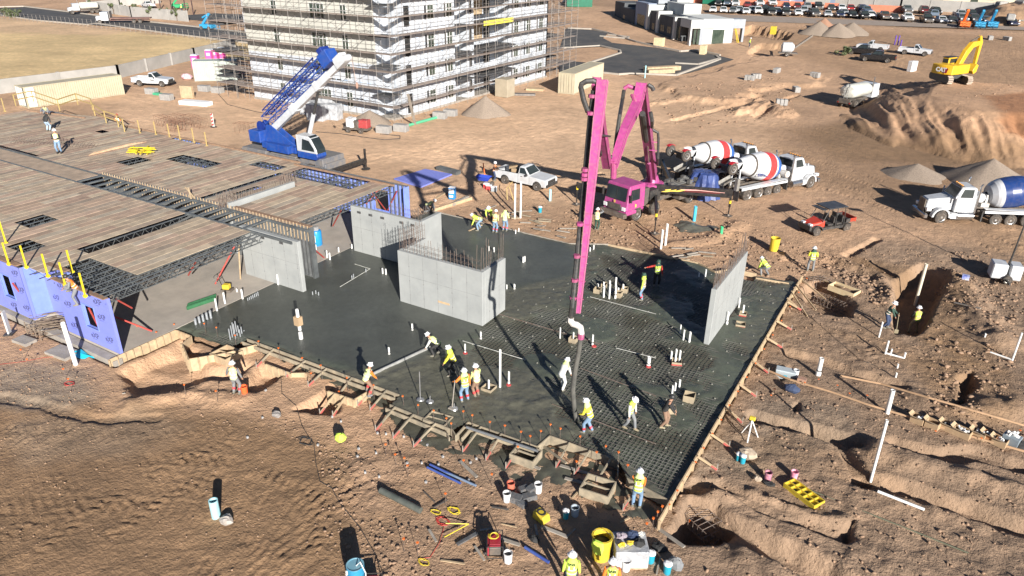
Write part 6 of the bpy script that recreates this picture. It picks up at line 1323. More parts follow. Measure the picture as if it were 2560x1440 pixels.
def person(label, loc, face, lean=.05, feet=((.0, .13), (.0, -.13)), hands=((.12, .28, .78), (.12, -.28, .78)), hip=.93, top=lime, sleeve=None, legs=jean, hat=hatw, hood=None, band=None, bt=boot, stripe=refl, head=None, kneel=False, sc=1.0, footz=(0, 0), vprint=None, roll=0):
 t = thing('person', label, 'person', loc, R_(face)); t.scale = (sc,)*3; sleeve = sleeve or top
 U = Vector((math.sin(lean), roll, math.cos(lean))).normalized(); P0 = Vector((-.12*math.sin(lean)*1.2, 0, hip)); CH = P0+U*.40; SH = P0+U*.47; NK = P0+U*.56
 ha = lean*.65 if head is None else head; HU = Vector((math.sin(ha), roll, math.cos(ha))).normalized(); HD = NK+HU*.12; HT = NK+HU*.23; FW = Vector((math.cos(ha), 0, -math.sin(ha)))
 S_ = [SH+Vector((0, s*.19, -.01)) for s in (1, -1)]; arms = []
 for i, s in enumerate((1, -1)):
  e, h = ik(S_[i], hands[i], .29, .26, (-.5, s*.7, -.5)); arms.append((S_[i], e, h))
 lg = []
 for i, s in enumerate((1, -1)):
  hp = P0+Vector((0, s*.10, -.03)); f = Vector((feet[i][0], feet[i][1], .09+footz[i])); k, f = ik(hp, f, .44, .43, (1, s*.15, .1)); lg.append((hp, k, f))
 V, E, Rr = [], [], []
 def add(p, r, par=None):
  V.append(Vector(p)); Rr.append(r); i = len(V)-1
  if par is not None: E.append((par, i))
  return i
 pe = add(P0, .13); ch = add(CH, .135, pe); nk = add(NK, .058, ch); hd = add(HD, .092, nk); ht = add(HT, .07, hd); add(HD+FW*.105-HU*.0, .018, hd)
 for i, s in enumerate((1, -1)):
  a = add(arms[i][0], .062, ch); e = add(arms[i][1], .045, a); w_ = add(arms[i][2], .030, e); d = (arms[i][2]-arms[i][1]).normalized(); sd_ = Vector((0, s, 0)); sd_ = (sd_-d*sd_.dot(d)).normalized(); cu = d.cross(sd_).normalized()*(-s)
  pm = add(arms[i][2]+d*.07, .036, w_)
  for k in range(4):
   o_ = sd_*(-.03+.02*k)*-1; L = (.065, .078, .072, .055)[k]; f1 = add(arms[i][2]+d*.10+o_, .0105, pm); add(arms[i][2]+d*(.10+L*.6)+o_+cu*.02, .0095, f1)
  th_ = add(arms[i][2]+d*.055-sd_*.04, .012, pm); add(arms[i][2]+d*.09-sd_*.058+cu*.015, .010, th_)
  h = add(lg[i][0], .095, pe); k = add(lg[i][1], .062, h); f = add(lg[i][2], .045, k); add(lg[i][2]+Vector((.15, 0, -.045)), .042, f)
 me = bpy.data.meshes.new('body'); bm = bmesh.new(); sl_ = bm.verts.layers.skin.verify(); vs = [bm.verts.new(v) for v in V]
 for a, c in E: bm.edges.new((vs[a], vs[c]))
 for i, v in enumerate(vs): v[sl_].radius = (Rr[i], Rr[i]); v[sl_].use_root = (i == 0)
 bm.to_mesh(me); bm.free(); me.materials.append(skin); bo = bpy.data.objects.new('body', me); COL.objects.link(bo); bo.parent = t
 bo.modifiers.new('skin', 'SKIN').use_smooth_shade = True; sb_ = bo.modifiers.new('sub', 'SUBSURF'); sb_.levels = 1; sb_.render_levels = 1
 b = MB(); 
 for s in (-1, 1): b.sph(HD+FW*.088+Vector((0, s*.034, 0))+HU*.018, .011, 6); b.sph(HD+Vector((0, s*.092, 0)), .022, 6)
 b.box(tuple(HD+FW*.092-HU*.05), (.012, .045, .01)); b.build('face_features', mat('face_dark', (.08, .04, .03), (.2, .1, .07), 9, .5), t)
 b = MB(); loft(b, [(P0-U*.06, U, .135, .175), (P0+U*.05, U, .135, .175), (P0+U*.2, U, .125, .165), (CH, U, .145, .20), (SH, U, .125, .195), (SH+U*.05, U, .085, .11), (NK, U, .06, .065)])
 tor = b.build('vest' if sleeve is not top else 'jacket', top, t, smooth=True)
 if stripe:
  b = MB(); loft(b, [(P0+U*.02, U, .139, .179), (P0+U*.07, U, .139, .178)]); loft(b, [(P0+U*.17, U, .134, .172), (P0+U*.21, U, .134, .172)])
  for s in (-1, 1):
   for fb in (-1, 1): b.bar(P0+U*.21+Vector((fb*.125, s*.08, 0)), SH+U*.03+Vector((fb*.10, s*.08, 0)), .045, .02)
  b.build('reflective_stripes', stripe, tor)
 b = MB()
 for i in (0, 1): b.tube([arms[i][0]+Vector((0, 0, .0)), arms[i][0].lerp(arms[i][1], .5), arms[i][1], arms[i][2]], [.078, .07, .06, .043], 9)
 b.build('sleeves', sleeve, t, smooth=True)
 b = MB(); loft(b, [(P0-Vector((0, 0, .14)), (0, 0, 1), .10, .15), (P0, (0, 0, 1), .13, .172), (P0+U*.04, U, .128, .168)])
 for i in (0, 1): b.tube([lg[i][0]+Vector((0, 0, .03)), lg[i][0].lerp(lg[i][1], .5), lg[i][1], lg[i][1].lerp(lg[i][2], .5), lg[i][2]+Vector((0, 0, .03))], [.105, .095, .078, .072, .062], 9)
 b.build('trousers', legs, t, smooth=True)
 for i in (0, 1):
  f = lg[i][2]; sh = (lg[i][1]-f).normalized(); b = MB(); b.tube([f+sh*(.18 if band else .08), f], [.068, .056], 9); b.tube([f+Vector((-.05, 0, -.03)), f+Vector((.08, 0, -.04)), f+Vector((.19, 0, -.05))], [.055, .055, .04], 8); bb = b.build('boot', bt, t, smooth=True)
  if band: b = MB(); b.tube([f+sh*.24, f+sh*.13], [.075, .073], 9); b.build('boot_band', band, bb)
 if hat:
  Mh = Matrix.Translation(HD+HU*.045) @ Vector((0, 0, 1)).rotation_difference(HU).to_matrix().to_4x4(); b = MB()
  b.lathe([(.165, 0), (.165, .012), (.122, .02), (.120, .07), (.095, .115), (.05, .14), (.002, .147)], 14, Mh, cap=True); b.box((.0, 0, .10), (.22, .03, .09), 0, Mh); b.build('hard_hat', hat, t, smooth=True)
 if hood: b = MB(); loft(b, [(SH-U*.0, U, .15, .20), (SH+U*.06, U, .15, .17), (NK+U*.03, U, .12, .13), (HD-HU*.02-FW*.02, HU, .115, .115), (HD+HU*.03-FW*.02, HU, .12, .118)]); b.build('neck_shade', hood, t, smooth=True)
 if vprint: text(vprint, .12, tuple(CH+Vector((-.152, .12, .02))), (0, -1, 0), (U.x, 0, U.z), ink, tor, .003, bold=.004)
 return t
def gp2(px, py): return on(px, py)
def sl(px, py, z=-.06): return at(px, py, z)
person('worker in a white and lime vest with his back turned beside the orange bucket', gp2(592, 985), 115, .1, ((.05, .15), (0, -.15)), ((.25, .5, .85), (.15, -.3, .85)), top=limep, sleeve=gry, legs=gry, band=bandr)
person('finisher in orange sleeves and brown trousers pulling the near end of the straightedge', sl(920, 985, .0), 70, .45, ((.1, .26), (-.1, -.26)), ((.45, .1, .75), (.45, -.1, .75)), hip=.84, top=limep, sleeve=orng, legs=brn, band=bandr, vprint='SAM', bt=gry)
person('finisher in a white hat crouching at the far end of the straightedge', sl(1092, 888, -.02), 205, .95, ((.1, .2), (-.1, -.2)), ((.55, .15, .45), (.55, -.15, .45)), hip=.72, top=limep, sleeve=whc, legs=blkc)
person('worker in a bright yellow sweatshirt with a lime neck shade and black trousers', sl(1132, 938, -.02), 215, .35, ((.1, .15), (-.1, -.15)), ((.4, .25, .85), (.35, -.2, .8)), top=yelw, legs=blkc, hood=lime, hip=.88)
person('worker in lime with one orange sleeve holding a long rod over the wet concrete', sl(1163, 1004, -.06), 150, .12, ((.0, .17), (0, -.15)), ((.32, .42, 1.05), (.1, -.3, .85)), top=lime, sleeve=orng, legs=jean, band=bandr, hood=limep, vprint='SAM')
person('worker in brown trousers and lime vest next to the one holding the rod', sl(1192, 992, -.06), 165, .12, ((.0, .1), (0, -.1)), top=limep, legs=brn, band=bandr, hands=((.3, .15, .9), (.3, -.15, .95)))
person('worker in dirty white overalls carrying a vibrator pack on the rebar mat', sl(1405, 975, -.1), 75, .55, ((.15, .12), (-.12, -.12)), ((.45, .15, .8), (.45, -.15, .7)), top=whc, legs=whc, hood=limep, stripe=None)
person('worker in yellow shirt and jeans steering the end of the rubber hose', sl(1470, 1082, -.1), 185, .35, ((.15, .14), (-.15, -.12)), ((.38, .12, .95), (.38, -.1, .7)), top=yelw, sleeve=yelw, legs=jean, band=bandr, hood=limep)
person('worker in pale lime vest walking over the rebar mat with lowered head', sl(1572, 1072, -.1), -10, .2, ((.25, .1), (-.22, -.1)), top=lime, sleeve=whc, legs=gry, hood=lime, bt=khk, head=.6)
person('worker in a black hooded top and brown trousers beside the cardboard sleeves', sl(1660, 1068, -.1), 20, .35, ((.1, .1), (-.15, -.12)), ((.4, .1, .9), (.4, -.1, .85)), top=blkc, legs=brn, hat=hatk, stripe=None, bt=khk)
person('worker in dark trousers and pale vest shielding his eyes near the pump cab', gp2(1491, 575), 95, .0, ((.0, .1), (0, -.1)), ((.15, -.05, 1.0), (.28, -.2, 1.6)), top=limep, sleeve=gry, legs=dkg)
person('worker with red sleeves pointing across the slab, face to the camera', sl(1640, 715, -.08), -60, .0, ((.0, .15), (0, -.15)), ((.1, .3, .85), (.1, -.75, 1.3)), top=lime, sleeve=redc, legs=blkc, hood=dkg, hat=dkg)
person('worker in jeans and tan vest with lime hood standing at the pipe cluster', sl(1605, 750, -.1), 200, .05, top=khk, sleeve=lime, legs=jean, hood=lime, band=bandr, hat=dkg)
person('worker in lime crouching by the lumber at the far form', gp2(1912, 690), 150, 1.1, ((.15, .2), (-.1, -.2)), ((.5, .15, .35), (.5, -.15, .3)), hip=.7, top=lime, legs=gry, hood=limep)
person('worker in a bright hooded vest with his back turned at the far right form corner', gp2(2025, 678), 105, .0, ((.0, .17), (.05, -.17)), ((.2, .1, 1.1), (.2, -.1, 1.1)), top=lime, sleeve=yelw, legs=gry, hood=dkg)
t_ = gp2(2212, 820); person('worker in dark green clothes leaning on a shovel at the excavation', t_, 0, .35, ((.1, .1), (-.12, -.12)), ((.45, .05, 1.0), (.4, -.1, .8)), top=dkg, legs=nvy, hat=hatw)
b = MB(); b.tube([t_+Vector((.5, 0, 1.1)), t_+Vector((.6, -.1, .05))], .02, 6); b.box(tuple(t_+Vector((.61, -.1, .0))), (.2, .03, .25)); b.build('shovel', khk, label='shovel under the hands of the worker in dark green', cat='shovel')
person('worker in khaki trousers and bright vest straddling the excavation edge', gp2(2283, 832), 120, .15, ((.0, .28), (.05, -.22)), ((.3, .2, .9), (.3, -.1, .9)), top=lime, sleeve=blkc, legs=khk, stripe=mat('orange_tape', (.75, .3, .1), (.7, .4, .3), 5, .5))
person('worker in an orange vest loading the pickup at its tailgate', on(1236, 452), 10, .15, hands=((.4, .15, 1.05), (.4, -.15, 1.05)), top=orng, sleeve=brn, legs=nvy)
person('finisher kneeling at the far left edge of the glossy slab', sl(1072, 530, 0), 30, 1.15, ((.15, .2), (-.3, -.2)), ((.5, .2, .1), (.5, -.2, .15)), hip=.6, top=limep, sleeve=gry, legs=gry)
person('finisher bending low with a short float board on the far slab', sl(1198, 575, 0), 205, 1.25, ((.05, .25), (-.05, -.3)), ((.55, .2, .35), (.6, -.15, .2)), hip=.85, top=lime, legs=jean, hood=lime)
person('finisher in a white hat squatting among the forms behind the bending one', gp2(1224, 548), -70, .9, ((.1, .2), (-.05, -.2)), ((.45, .15, .4), (.45, -.15, .4)), hip=.6, top=lime, legs=blkc)
person('finisher with a red tool belt standing with his back turned on the far slab', sl(1237, 582, 0), 95, .35, ((.0, .13), (0, -.13)), ((.35, .2, .75), (.35, -.1, .8)), top=limep, legs=jean, band=bandr, stripe=bandr)
person('finisher with a hood standing right of the one with the red belt', sl(1262, 578, 0), 100, .1, top=limep, legs=jean, band=bandr, hood=limep, hat=None, hands=((.2, .12, 1.0), (.2, -.12, 1.2)))
person('worker in jeans and open vest standing in the middle of the plywood deck', at(150, 383, ZD+.02), -50, .0, top=limep, sleeve=blkc, legs=jean, bt=blkc, hands=((.25, .1, 1.1), (.25, -.1, 1.1)), sc=1.12)
person('worker in a black hood and pale blue trousers stooping on the deck', at(122, 328, ZD+.02), 115, .5, top=blkc, legs=mat('pale_denim', (.34, .44, .55), (.28, .38, .5), 4, .8), hat=None, hood=blkc, stripe=None, hip=.88)
person('worker crouching in a pale vest under the guardrail on the far deck edge', at(118, 288, ZD+.02), -40, .9, ((.1, .2), (-.1, -.2)), ((.45, .2, .3), (.4, -.4, .4)), hip=.5, top=limep, sleeve=gry, legs=gry, hat=None)
person('worker in an orange vest and black hat straddling the top of the blue wall', at(187, 724, 3.1)+Vector((0, 0, -.85)), -120, .45, ((.05, .25), (.25, -.45)), ((.45, .25, 1.05), (.45, -.2, 1.0)), hip=.95, top=orng, sleeve=gry, legs=gry, hat=hatk, footz=(.05, .6))
person('worker with a red hard hat behind the guardrail at the far deck edge', at(302, 330, 2.2), -60, .2, top=whc, sleeve=orng, legs=nvy, hat=hatr)
person('worker in orange and lime standing inside the near form, back turned', gp2(1590, 1268), 105, .25, top=lime, sleeve=orng, legs=jean, hood=limep, hands=((.35, .1, .8), (.35, -.2, .8)), vprint='SAM')
person('worker in a lime hood at the bottom edge, left one of two', gp2(1425, 1482), 115, .1, top=lime, legs=nvy, hood=lime, vprint='SAM')
person('worker with a round white hat at the bottom edge, right one of two', gp2(1524, 1500), 115, .1, top=lime, sleeve=orng, legs=nvy, vprint='SAM', band=None)
person('worker in a lime vest standing at the pink toilets', at(497, 188), 100, .0, top=lime, legs=nvy)
person('worker in lime standing on the scaffold high on the cream facade', Vector((vplane(694, 90, (-60, 65.9), (1, 0)).x, 65.95, 13.65)), 90, .0, top=lime, legs=nvy, hat=None, hood=lime)
person('second worker on the same scaffold lift, beside a hanging sheet', Vector((vplane(737, 92, (-60, 65.9), (1, 0)).x, 65.95, 13.65)), 90, .4, top=limep, legs=blkc)
q = Wb([(1872, 118)])[0]; person('tiny worker in lime standing at the edge of the far pit', (q[0], q[1], float(base(*q))), 20, .3, top=lime, legs=nvy)
q = Wb([(455, 28)])[0]; person('distant worker in lime behind the grey wall at the top left', (q[0], q[1], float(base(*q))), 200, .0, top=lime, legs=nvy)
b = MB(); b.tube([at(1128, 1020, .0)+Vector((.05, 0, .05)), at(1128, 1020, .0)+Vector((-.15, .55, 1.15))], .022, 6); b.box(tuple(at(1130, 1021, .03)), (.3, .18, .06)); b.build('float_rod', greyl, label='long-handled tool standing in front of the worker with the orange sleeve', cat='tool')
for (x, y, h, lb) in ((1051, 1000, 1.55, 'upright steel rod on a round base left of the workers'), (1075, 1005, .35, 'stubby round-based marker beside the upright rod'), (1135, 1022, .3, 'round-based depth marker at the foot of the tool')):
 c = sl(x, y, -.02); b = MB(); b.lathe([(.2, 0), (.17, .06), (.05, .1)], 12); b.tube([(0, 0, .05), (0.02, 0, h)], .025, 6); o = b.build('depth_marker', mat('zinc', g(.42), g(.32), 4, .4, .6), label=lb, cat='marker'); o.location = c
b = MB(); p = sl(1172, 577, .05); b.bar(p, sl(1205, 562, .12), .12, .05); b.build('float_board', lum, label='short float board in the hands of the bending finisher', cat='board')
# ================================================================ PIPES AND SLEEVES
wp = mat('pipe_white', (.76, .76, .74), (.66, .65, .62), 3, .35, dust=.12); pcr = mat('pipe_cream', (.62, .57, .46), (.54, .49, .39), 2, .4, dust=.2); pbl = mat('pipe_sky', (.06, .42, .62), (.08, .38, .55), 2, .4); pgr = mat('pipe_bright_green', (.05, .45, .20), (.05, .38, .17), 2, .4); plb = mat('pipe_pale_blue', (.36, .60, .64), (.30, .54, .60), 2, .4); ppu = mat('post_purple', (.09, .04, .30), (.12, .06, .34), 2, .5); pgl = mat('pipe_galvanised', (.45, .47, .49), (.36, .38, .40), 3, .35, .5)
blc = mat('black_coupling', g(.03), g(.05), 4, .5)
def hfor(c, px, pt):
 lo, hi = 0., 8.
 for _ in range(30):
  m_ = (lo+hi)/2; v = Vector((c.x, c.y, c.z+m_))-CAMP; yy = v.dot(dn2)/v.dot(fw)*FPX+720
  if yy > pt: lo = m_
  else: hi = m_
 return lo
def hollow(b, r, h, n=14): b.lathe([(r, 0), (r, h), (r*.82, h), (r*.82, h*.6 if h < 1 else h-.4)], n, cap=False); b.lathe([(.001, h*.6 if h < 1 else h-.4), (r*.82, h*.6 if h < 1 else h-.4)], n, cap=False)
def vpipe(label, px, pb, pt, r, m=wp, z=None, lean=(0, 0), ring=False, grp=None, nm='standpipe'):
 c = on(px, pb) if z is None else at(px, pb, z); h = hfor(c, px, pt); b = MB(); hollow(b, r, h)
 if lean != (0, 0): M = Matrix(((1, 0, lean[0], 0), (0, 1, lean[1], 0), (0, 0, 1, 0), (0, 0, 0, 1))); b.v = [tuple(M @ Vector(v)) for v in b.v]
 o = b.build(nm, m, label=label, cat='pipe', group=grp, smooth=True); o.location = c+Vector((0, 0, -.05))
 if ring: b = MB(); b.lathe([(r*1.18, h*.3), (r*1.18, h*.3+.05)], 12); b.build('coupling', blc, o); b = MB(); b.lathe([(r*1.2, .02), (r*1.2, h*.25)], 12); b.build('socket', m, o)
 return o
Z0 = -.03
for (px, pb, pt, r, ring, lb) in ((1031, 826, 808, .05, 1, 'capped white stub on the glossy slab left of the crouching finisher'), (973, 886, 867, .05, 1, 'capped white stub between the straightedge and the near form'), (1202, 846, 828, .05, 1, 'capped white stub just below the near corner of the core wall'),
  (1250, 968, 872, .055, 0, 'tall thin white pipe with a teal band at the edge of the rough pour'), (1272, 960, 927, .05, 1, 'white pipe on a red base right of the tall thin one'), (1163, 882, 858, .04, 1, 'white stub with red base beside the yellow-shirted worker'), (1222, 972, 948, .05, 0, 'white pipe standing in an open cardboard sleeve'),
  (1400, 844, 817, .035, 0, 'thin white pipe left of the hose elbow'), (1433, 852, 829, .04, 0, 'white pipe in a tan sleeve beside the hose elbow'), (1481, 863, 835, .045, 1, 'white pipe right of the hose elbow'), (1621, 914, 890, .09, 1, 'thick white riser with black ring on the rebar mat'),
  (1677, 901, 876, .05, 0, 'left pipe of the trio in the red-banded box'), (1688, 903, 871, .05, 0, 'middle pipe of the trio in the red-banded box'), (1698, 903, 874, .05, 0, 'right pipe of the trio in the red-banded box'), (1700, 834, 810, .035, 0, 'thinnest of three pipes before the end of the free-standing wall'),
  (1708, 850, 823, .045, 0, 'middle one of three pipes before the end of the free-standing wall'), (1723, 855, 828, .06, 0, 'thickest of three pipes before the end of the free-standing wall'), (1308, 657, 641, .06, 0, 'thick one of a pair on the far glossy slab'), (1312, 655, 639, .04, 0, 'thin one of a pair on the far glossy slab'),
  (1222, 628, 614, .045, 0, 'left stub above the right arm of the core'), (1235, 631, 617, .05, 0, 'right stub above the right arm of the core'), (1267, 723, 710, .035, 0, 'thin stub right of the core wall'), (1286, 722, 709, .06, 1, 'white wye fitting right of the core wall'), (1289, 585, 573, .04, 0, 'stub left of two by the far form'), (1297, 580, 569, .04, 0, 'stub right of two by the far form'),
  (1475, 629, 617, .045, 0, 'left stub by the corner of the far form'), (1484, 624, 611, .045, 0, 'right stub by the corner of the far form'), (1747, 693, 680, .045, 0, 'shaded stub left of the free-standing wall'), (1763, 692, 672, .05, 0, 'sunlit stub left of the free-standing wall'),
  (1847, 768, 743, .045, 0, 'white pipe against the sunlit side of the free-standing wall'), (1857, 783, 761, .05, 0, 'white pipe in a red-banded sleeve right of the free-standing wall'), (1817, 810, 778, .06, 1, 'white riser with side branch right of the free-standing wall'), (957, 685, 669, .05, 0, 'left stub in the shade left of the core wall'), (965, 687, 671, .05, 0, 'right stub in the shade left of the core wall'),
  (543, 778, 745, .05, 0, 'white stub at the slab seam right of the green bundle'), (563, 760, 730, .055, 0, 'white stub at the slab seam left of the plate compactor'), (607, 748, 722, .055, 0, 'white stub at the slab seam right of the plate compactor'), (696, 713, 685, .05, 0, 'white stub at the foot of the near concrete wall'), (593, 731, 720, .045, 0, 'short white stub behind the plate compactor'),
  (790, 627, 610, .06, 0, 'white stub in front of the blue barrel'), (818, 645, 625, .05, 0, 'left stub at the seam below the blue barrel'), (825, 650, 631, .06, 0, 'right stub at the seam below the blue barrel'), (847, 631, 617, .05, 0, 'stub at the seam beside a yellow lid'), (880, 622, 609, .05, 0, 'stub at the near end of the notched wall'),
  (1594, 752, 752-0, .01, 0, None), (1596, 988, 960, .045, 0, None), (1680, 985, 962, .045, 0, 'left pipe of three behind the black-hooded worker'), (1687, 978, 955, .045, 0, 'middle pipe of three behind the black-hooded worker'), (1698, 968, 947, .05, 0, 'right pipe of three behind the black-hooded worker'), (1722, 990, 977, .05, 0, 'pipe end in the tan cardboard sleeve on the mat'), (1675, 1020, 1003, .05, 0, 'pipe end in the tan sleeve at the black-hooded worker')):
 if lb: vpipe(lb, px, pb, pt, r, wp, Z0, ring=bool(ring))
for i, (px, pb, pt) in enumerate(((1494, 725, 708), (1509, 742, 712), (1509, 720, 703), (1523, 745, 708), (1523, 730, 700), (1538, 728, 692), (1538, 745, 712), (1557, 730, 709), (1545, 735, 718))): vpipe('white pipe in the crowded plumbing cluster amid the rebar mat', px, pb, pt, .055, wp, Z0, ring=i % 2 == 0, grp='pipe cluster on the rebar mat')
for i in range(5): vpipe('short galvanised sleeve in the row of five on the glossy slab', 490+i*9.5, 812-i*4, 795-i*5, .07, pgl, Z0, grp='row of galvanised sleeves')
for i, (px, pt) in enumerate(((576, 820), (581, 812), (585, 804), (589, 808), (593, 801), (597, 812), (601, 822), (605, 815), (610, 824))): vpipe('galvanised conduit in the upright bunch on the glossy slab', px, 848-(i % 3)*5-i*1.2, pt, .035, pgl, Z0, grp='bunch of upright conduits')
for i in range(7): vpipe('tiny conduit stub by the slab seam', 620+i*4.3, 752-i*2, 743-i*2.6, .03, pgl, Z0, grp='row of tiny conduit stubs')
for i, (px, pb) in enumerate(((782, 738), (790, 735), (797, 739), (880, 698), (884, 694), (915, 681))): vpipe('small conduit stub on the glossy slab near the conduit run', px, pb, pb-11, .035, pgl, Z0, grp='conduit stubs on the glossy slab')
o = vpipe('tall white pipe with scraps of cardboard alone in the glossy slab', 753, 848, 772, .09, wp, Z0, lean=(-.02, .0), ring=True); b = MB(); b.box((-.05, 0, 1.15), (.36, .3, .5)); b.build('cardboard_wrap', mat('cardboard', (.42, .30, .18)), o)
vpipe('left of two very tall white pipes near the far form', 1287, 547, 458, .075, wp); vpipe('right of two very tall white pipes near the far form', 1301, 545, 453, .075, wp)
vpipe('left of two white pipes in the dirt beyond the pointing worker', 1652, 622, 573, .08, wp); vpipe('right of two white pipes in the dirt beyond the pointing worker', 1663, 613, 558, .085, wp)
vpipe('bright sky-blue standpipe below the blue tarp of the pump', 1735, 552, 514, .13, pbl); vpipe('bright green standpipe right of the sky-blue one', 1803, 584, 565, .11, pgr); vpipe('dusty pale blue standpipe at the nose of the pickup', 1375, 502, 472, .11, plb); vpipe('fat pale blue standpipe alone in the brown dirt at the bottom left', 541, 1291, 1248, .17, plb)
vpipe('leaning white pipe before the blue wall panels', 190, 912, 806, .11, wp, lean=(-.05, .0)); vpipe('very tall cream pipe rising from the excavation', 2287, 763, 655, .10, pcr, lean=(.0, -.06)); vpipe('thick white pipe standing by the string line at the right', 2218, 1033, 973, .10, wp, lean=(-.02, 0)); vpipe('slim tall white pipe in the hole at the right', 2178, 1197, 1046, .06, wp, lean=(-.01, -.02)); vpipe('short thick riser with a branch beyond the grey cooler', 2045, 938, 893, .11, wp, ring=True)
vpipe('pale blue post by the far asphalt', 1612, 195, 163, .1, plb); vpipe('left of three purple posts behind the white pickup', 2236, 112, 88, .12, ppu); vpipe('middle of three purple posts behind the white pickup', 2244, 113, 88, .12, ppu); vpipe('short right-hand one of three purple posts', 2251, 115, 99, .12, ppu)
def lpipe(label, a, c, r, m=wp, z=.08): b = MB(); b.tube([on(*a)+Vector((0, 0, z)), on(*c)+Vector((0, 0, z))], r, 10); return b.build('lying_pipe', m, label=label, cat='pipe', smooth=True)
lpipe('long white pipe lying in the dirt at the right', (2193, 1232), (2310, 1278), .06); lpipe('thick dark pipe lying on the dirt at the bottom', (952, 1232), (1052, 1283), .13, mat('pipe_dark', (.07, .08, .07), (.12, .125, .11), 2, .5), .13)
lpipe('upper of three long blue pipes on the dirt', (1075, 1165), (1150, 1200), .05, mat('pipe_royal', (.04, .07, .26), (.06, .1, .3), 2, .5)); lpipe('lower of three long blue pipes on the dirt', (1068, 1172), (1152, 1212), .05, MATS['pipe_royal']); lpipe('greyer one of three long blue pipes on the dirt', (1100, 1178), (1190, 1218), .05, mat('pipe_greyblue', (.14, .2, .3), (.2, .25, .33), 2, .5))
lpipe('short blue pipe lying at the bottom by the generator', (1312, 1372), (1372, 1410), .06, MATS['pipe_royal']); lpipe('rope line running over the dirt to the lower right', (2000, 1218), (2420, 1385), .03, mat('rope_green', (.09, .10, .06), (.13, .13, .09), 3, .8), .05)
for (a, c, e, lb) in (((2213, 885), (2222, 852), (2217, 886), 'U-shaped white plumbing assembly in the dirt below the shovel man'), ((2530, 902), (2546, 832), (2500, 895), 'L-shaped white pipe at the right edge')):
 p = on(*a); h = hfor(p, a[0], c[1]); e_ = on(*e); b = MB(); b.tube([p, p+Vector((.0, 0, h))], .05, 8); d_ = Vector((.9, -.05, 0)) if a[0] < 2300 else Vector((-1.0, .3, 0)); b.tube([p+Vector((0, 0, .06)), p+d_+Vector((0, 0, .06))], .05, 8)
 if a[0] < 2300: b.tube([p+d_+Vector((0, 0, .06)), p+d_+Vector((0, 0, .4))], .05, 8); b.tube([p+Vector((.25, 0, .0)), p+Vector((.25, 0, .4))], .04, 8)
 b.build('pipe_assembly', wp, label=lb, cat='pipe')
for (px, pb, pt, lb) in ((2197, 843, 803, 'thin white pipe leaning beside the shovel man'), (2243, 920, 908, 'short white stub in the right-hand trench, upper'), (2239, 943, 930, 'short white stub in the right-hand trench, lower'), (2462, 842, 832, 'white elbow poking from the dirt at the right'), (2106, 1065, 1052, None)):
 if lb: vpipe(lb, px, pb, pt, .045, wp)
cb = mat('cardboard_sleeve', (.36, .29, .19), (.28, .23, .16), 3, .85); redb = mat('red_band', (.5, .05, .05), (.42, .05, .05), 4, .6)
def sleeve(px, py, s, h, lb, red=False, z=-.08):
 c = at(px, py, z); t = thing('cardboard_sleeve', lb, 'cardboard sleeve', c, .2+random.uniform(-.2, .3)); b = MB(); e = .015
 for q in ((-s, s, -s, -s+e), (-s, s, s-e, s), (-s, -s+e, -s+e, s-e), (s-e, s, -s+e, s-e)): b.bx(*q, 0, h)
 b.build('sleeve_walls', cb, t)
 if red:
  b = MB(); k = s+.004
  for q in ((-k, k, -k, -s), (-k, k, s, k), (-k, -s, -s, s), (s, k, -s, s)): b.bx(*q, .02, h*.45)
  b.build('red_band', redb, t)
for a in ((1493, 732, .2, .32, 'tan sleeve at the left of the pipe cluster'), (1545, 742, .22, .35, 'tan sleeve at the front of the pipe cluster'), (1561, 730, .2, .3, 'tan sleeve at the right of the pipe cluster'), (1510, 718, .18, .3, 'tan sleeve at the back of the pipe cluster'), (1433, 855, .2, .3, 'tan sleeve left of the hose elbow'),
  (1222, 975, .28, .2, 'low open tan sleeve right of the two lime-vested workers'), (1722, 1001, .25, .36, 'open tan sleeve on the mat beyond the black-hooded worker'), (1678, 1033, .18, .36, 'tan sleeve in front of the black-hooded worker'), (1691, 909, .25, .2, 'low red-banded sleeve round three pipes', True), (1857, 789, .2, .2, 'red-banded sleeve round a pipe right of the free-standing wall', True), (1851, 815, .26, .18, 'empty red-banded sleeve right of the free-standing wall', True)): sleeve(*a)
for (px, py) in ((1272, 963), (1163, 884), (1621, 917), (1485, 866)):
 b = MB(); c = at(px, py, -.03); b.lathe([(.14, 0), (.12, .04)], 8); o = b.build('red_collar', redb, label='flat red collar at the foot of a white riser on the mat', cat='collar', group='red collars on the mat'); o.location = c
# ================================================================ SMALL THINGS ON THE GROUND
def bucket(label, px, py, r, h, m, lid=False, fill=None, nm='bucket', p=None, cat=None):
 c = p or on(px, py); t = thing(nm, label, cat or nm, c); b = MB(); b.lathe([(r*.86, 0), (r, h), (r*1.06, h), (r*1.06, h-.03), (r*.9, h-.0), (r*.78, .02)], 16, cap=False); b.lathe([(.001, .02), (r*.86, .02)], 16, cap=False); b.build('pail', m, t, smooth=False)
 b = MB(); b.tube([(r*1.05*math.cos(a), r*1.05*math.sin(a)*.3+.02, h-.02+.12*math.sin(a)) for a in [math.pi*i/6 for i in range(7)]], .008, 4); b.build('bail', steel, t)
 if fill: b = MB(); b.lathe([(.001, h*.7), (r*.85, h*.7)], 12, cap=False); b.build('contents', fill, t)
 if lid: b = MB(); b.lathe([(r*1.08, h), (r*1.08, h+.05), (r*.6, h+.09), (.001, h+.09)], 16); b.build('lid', hatw, t)
 return t
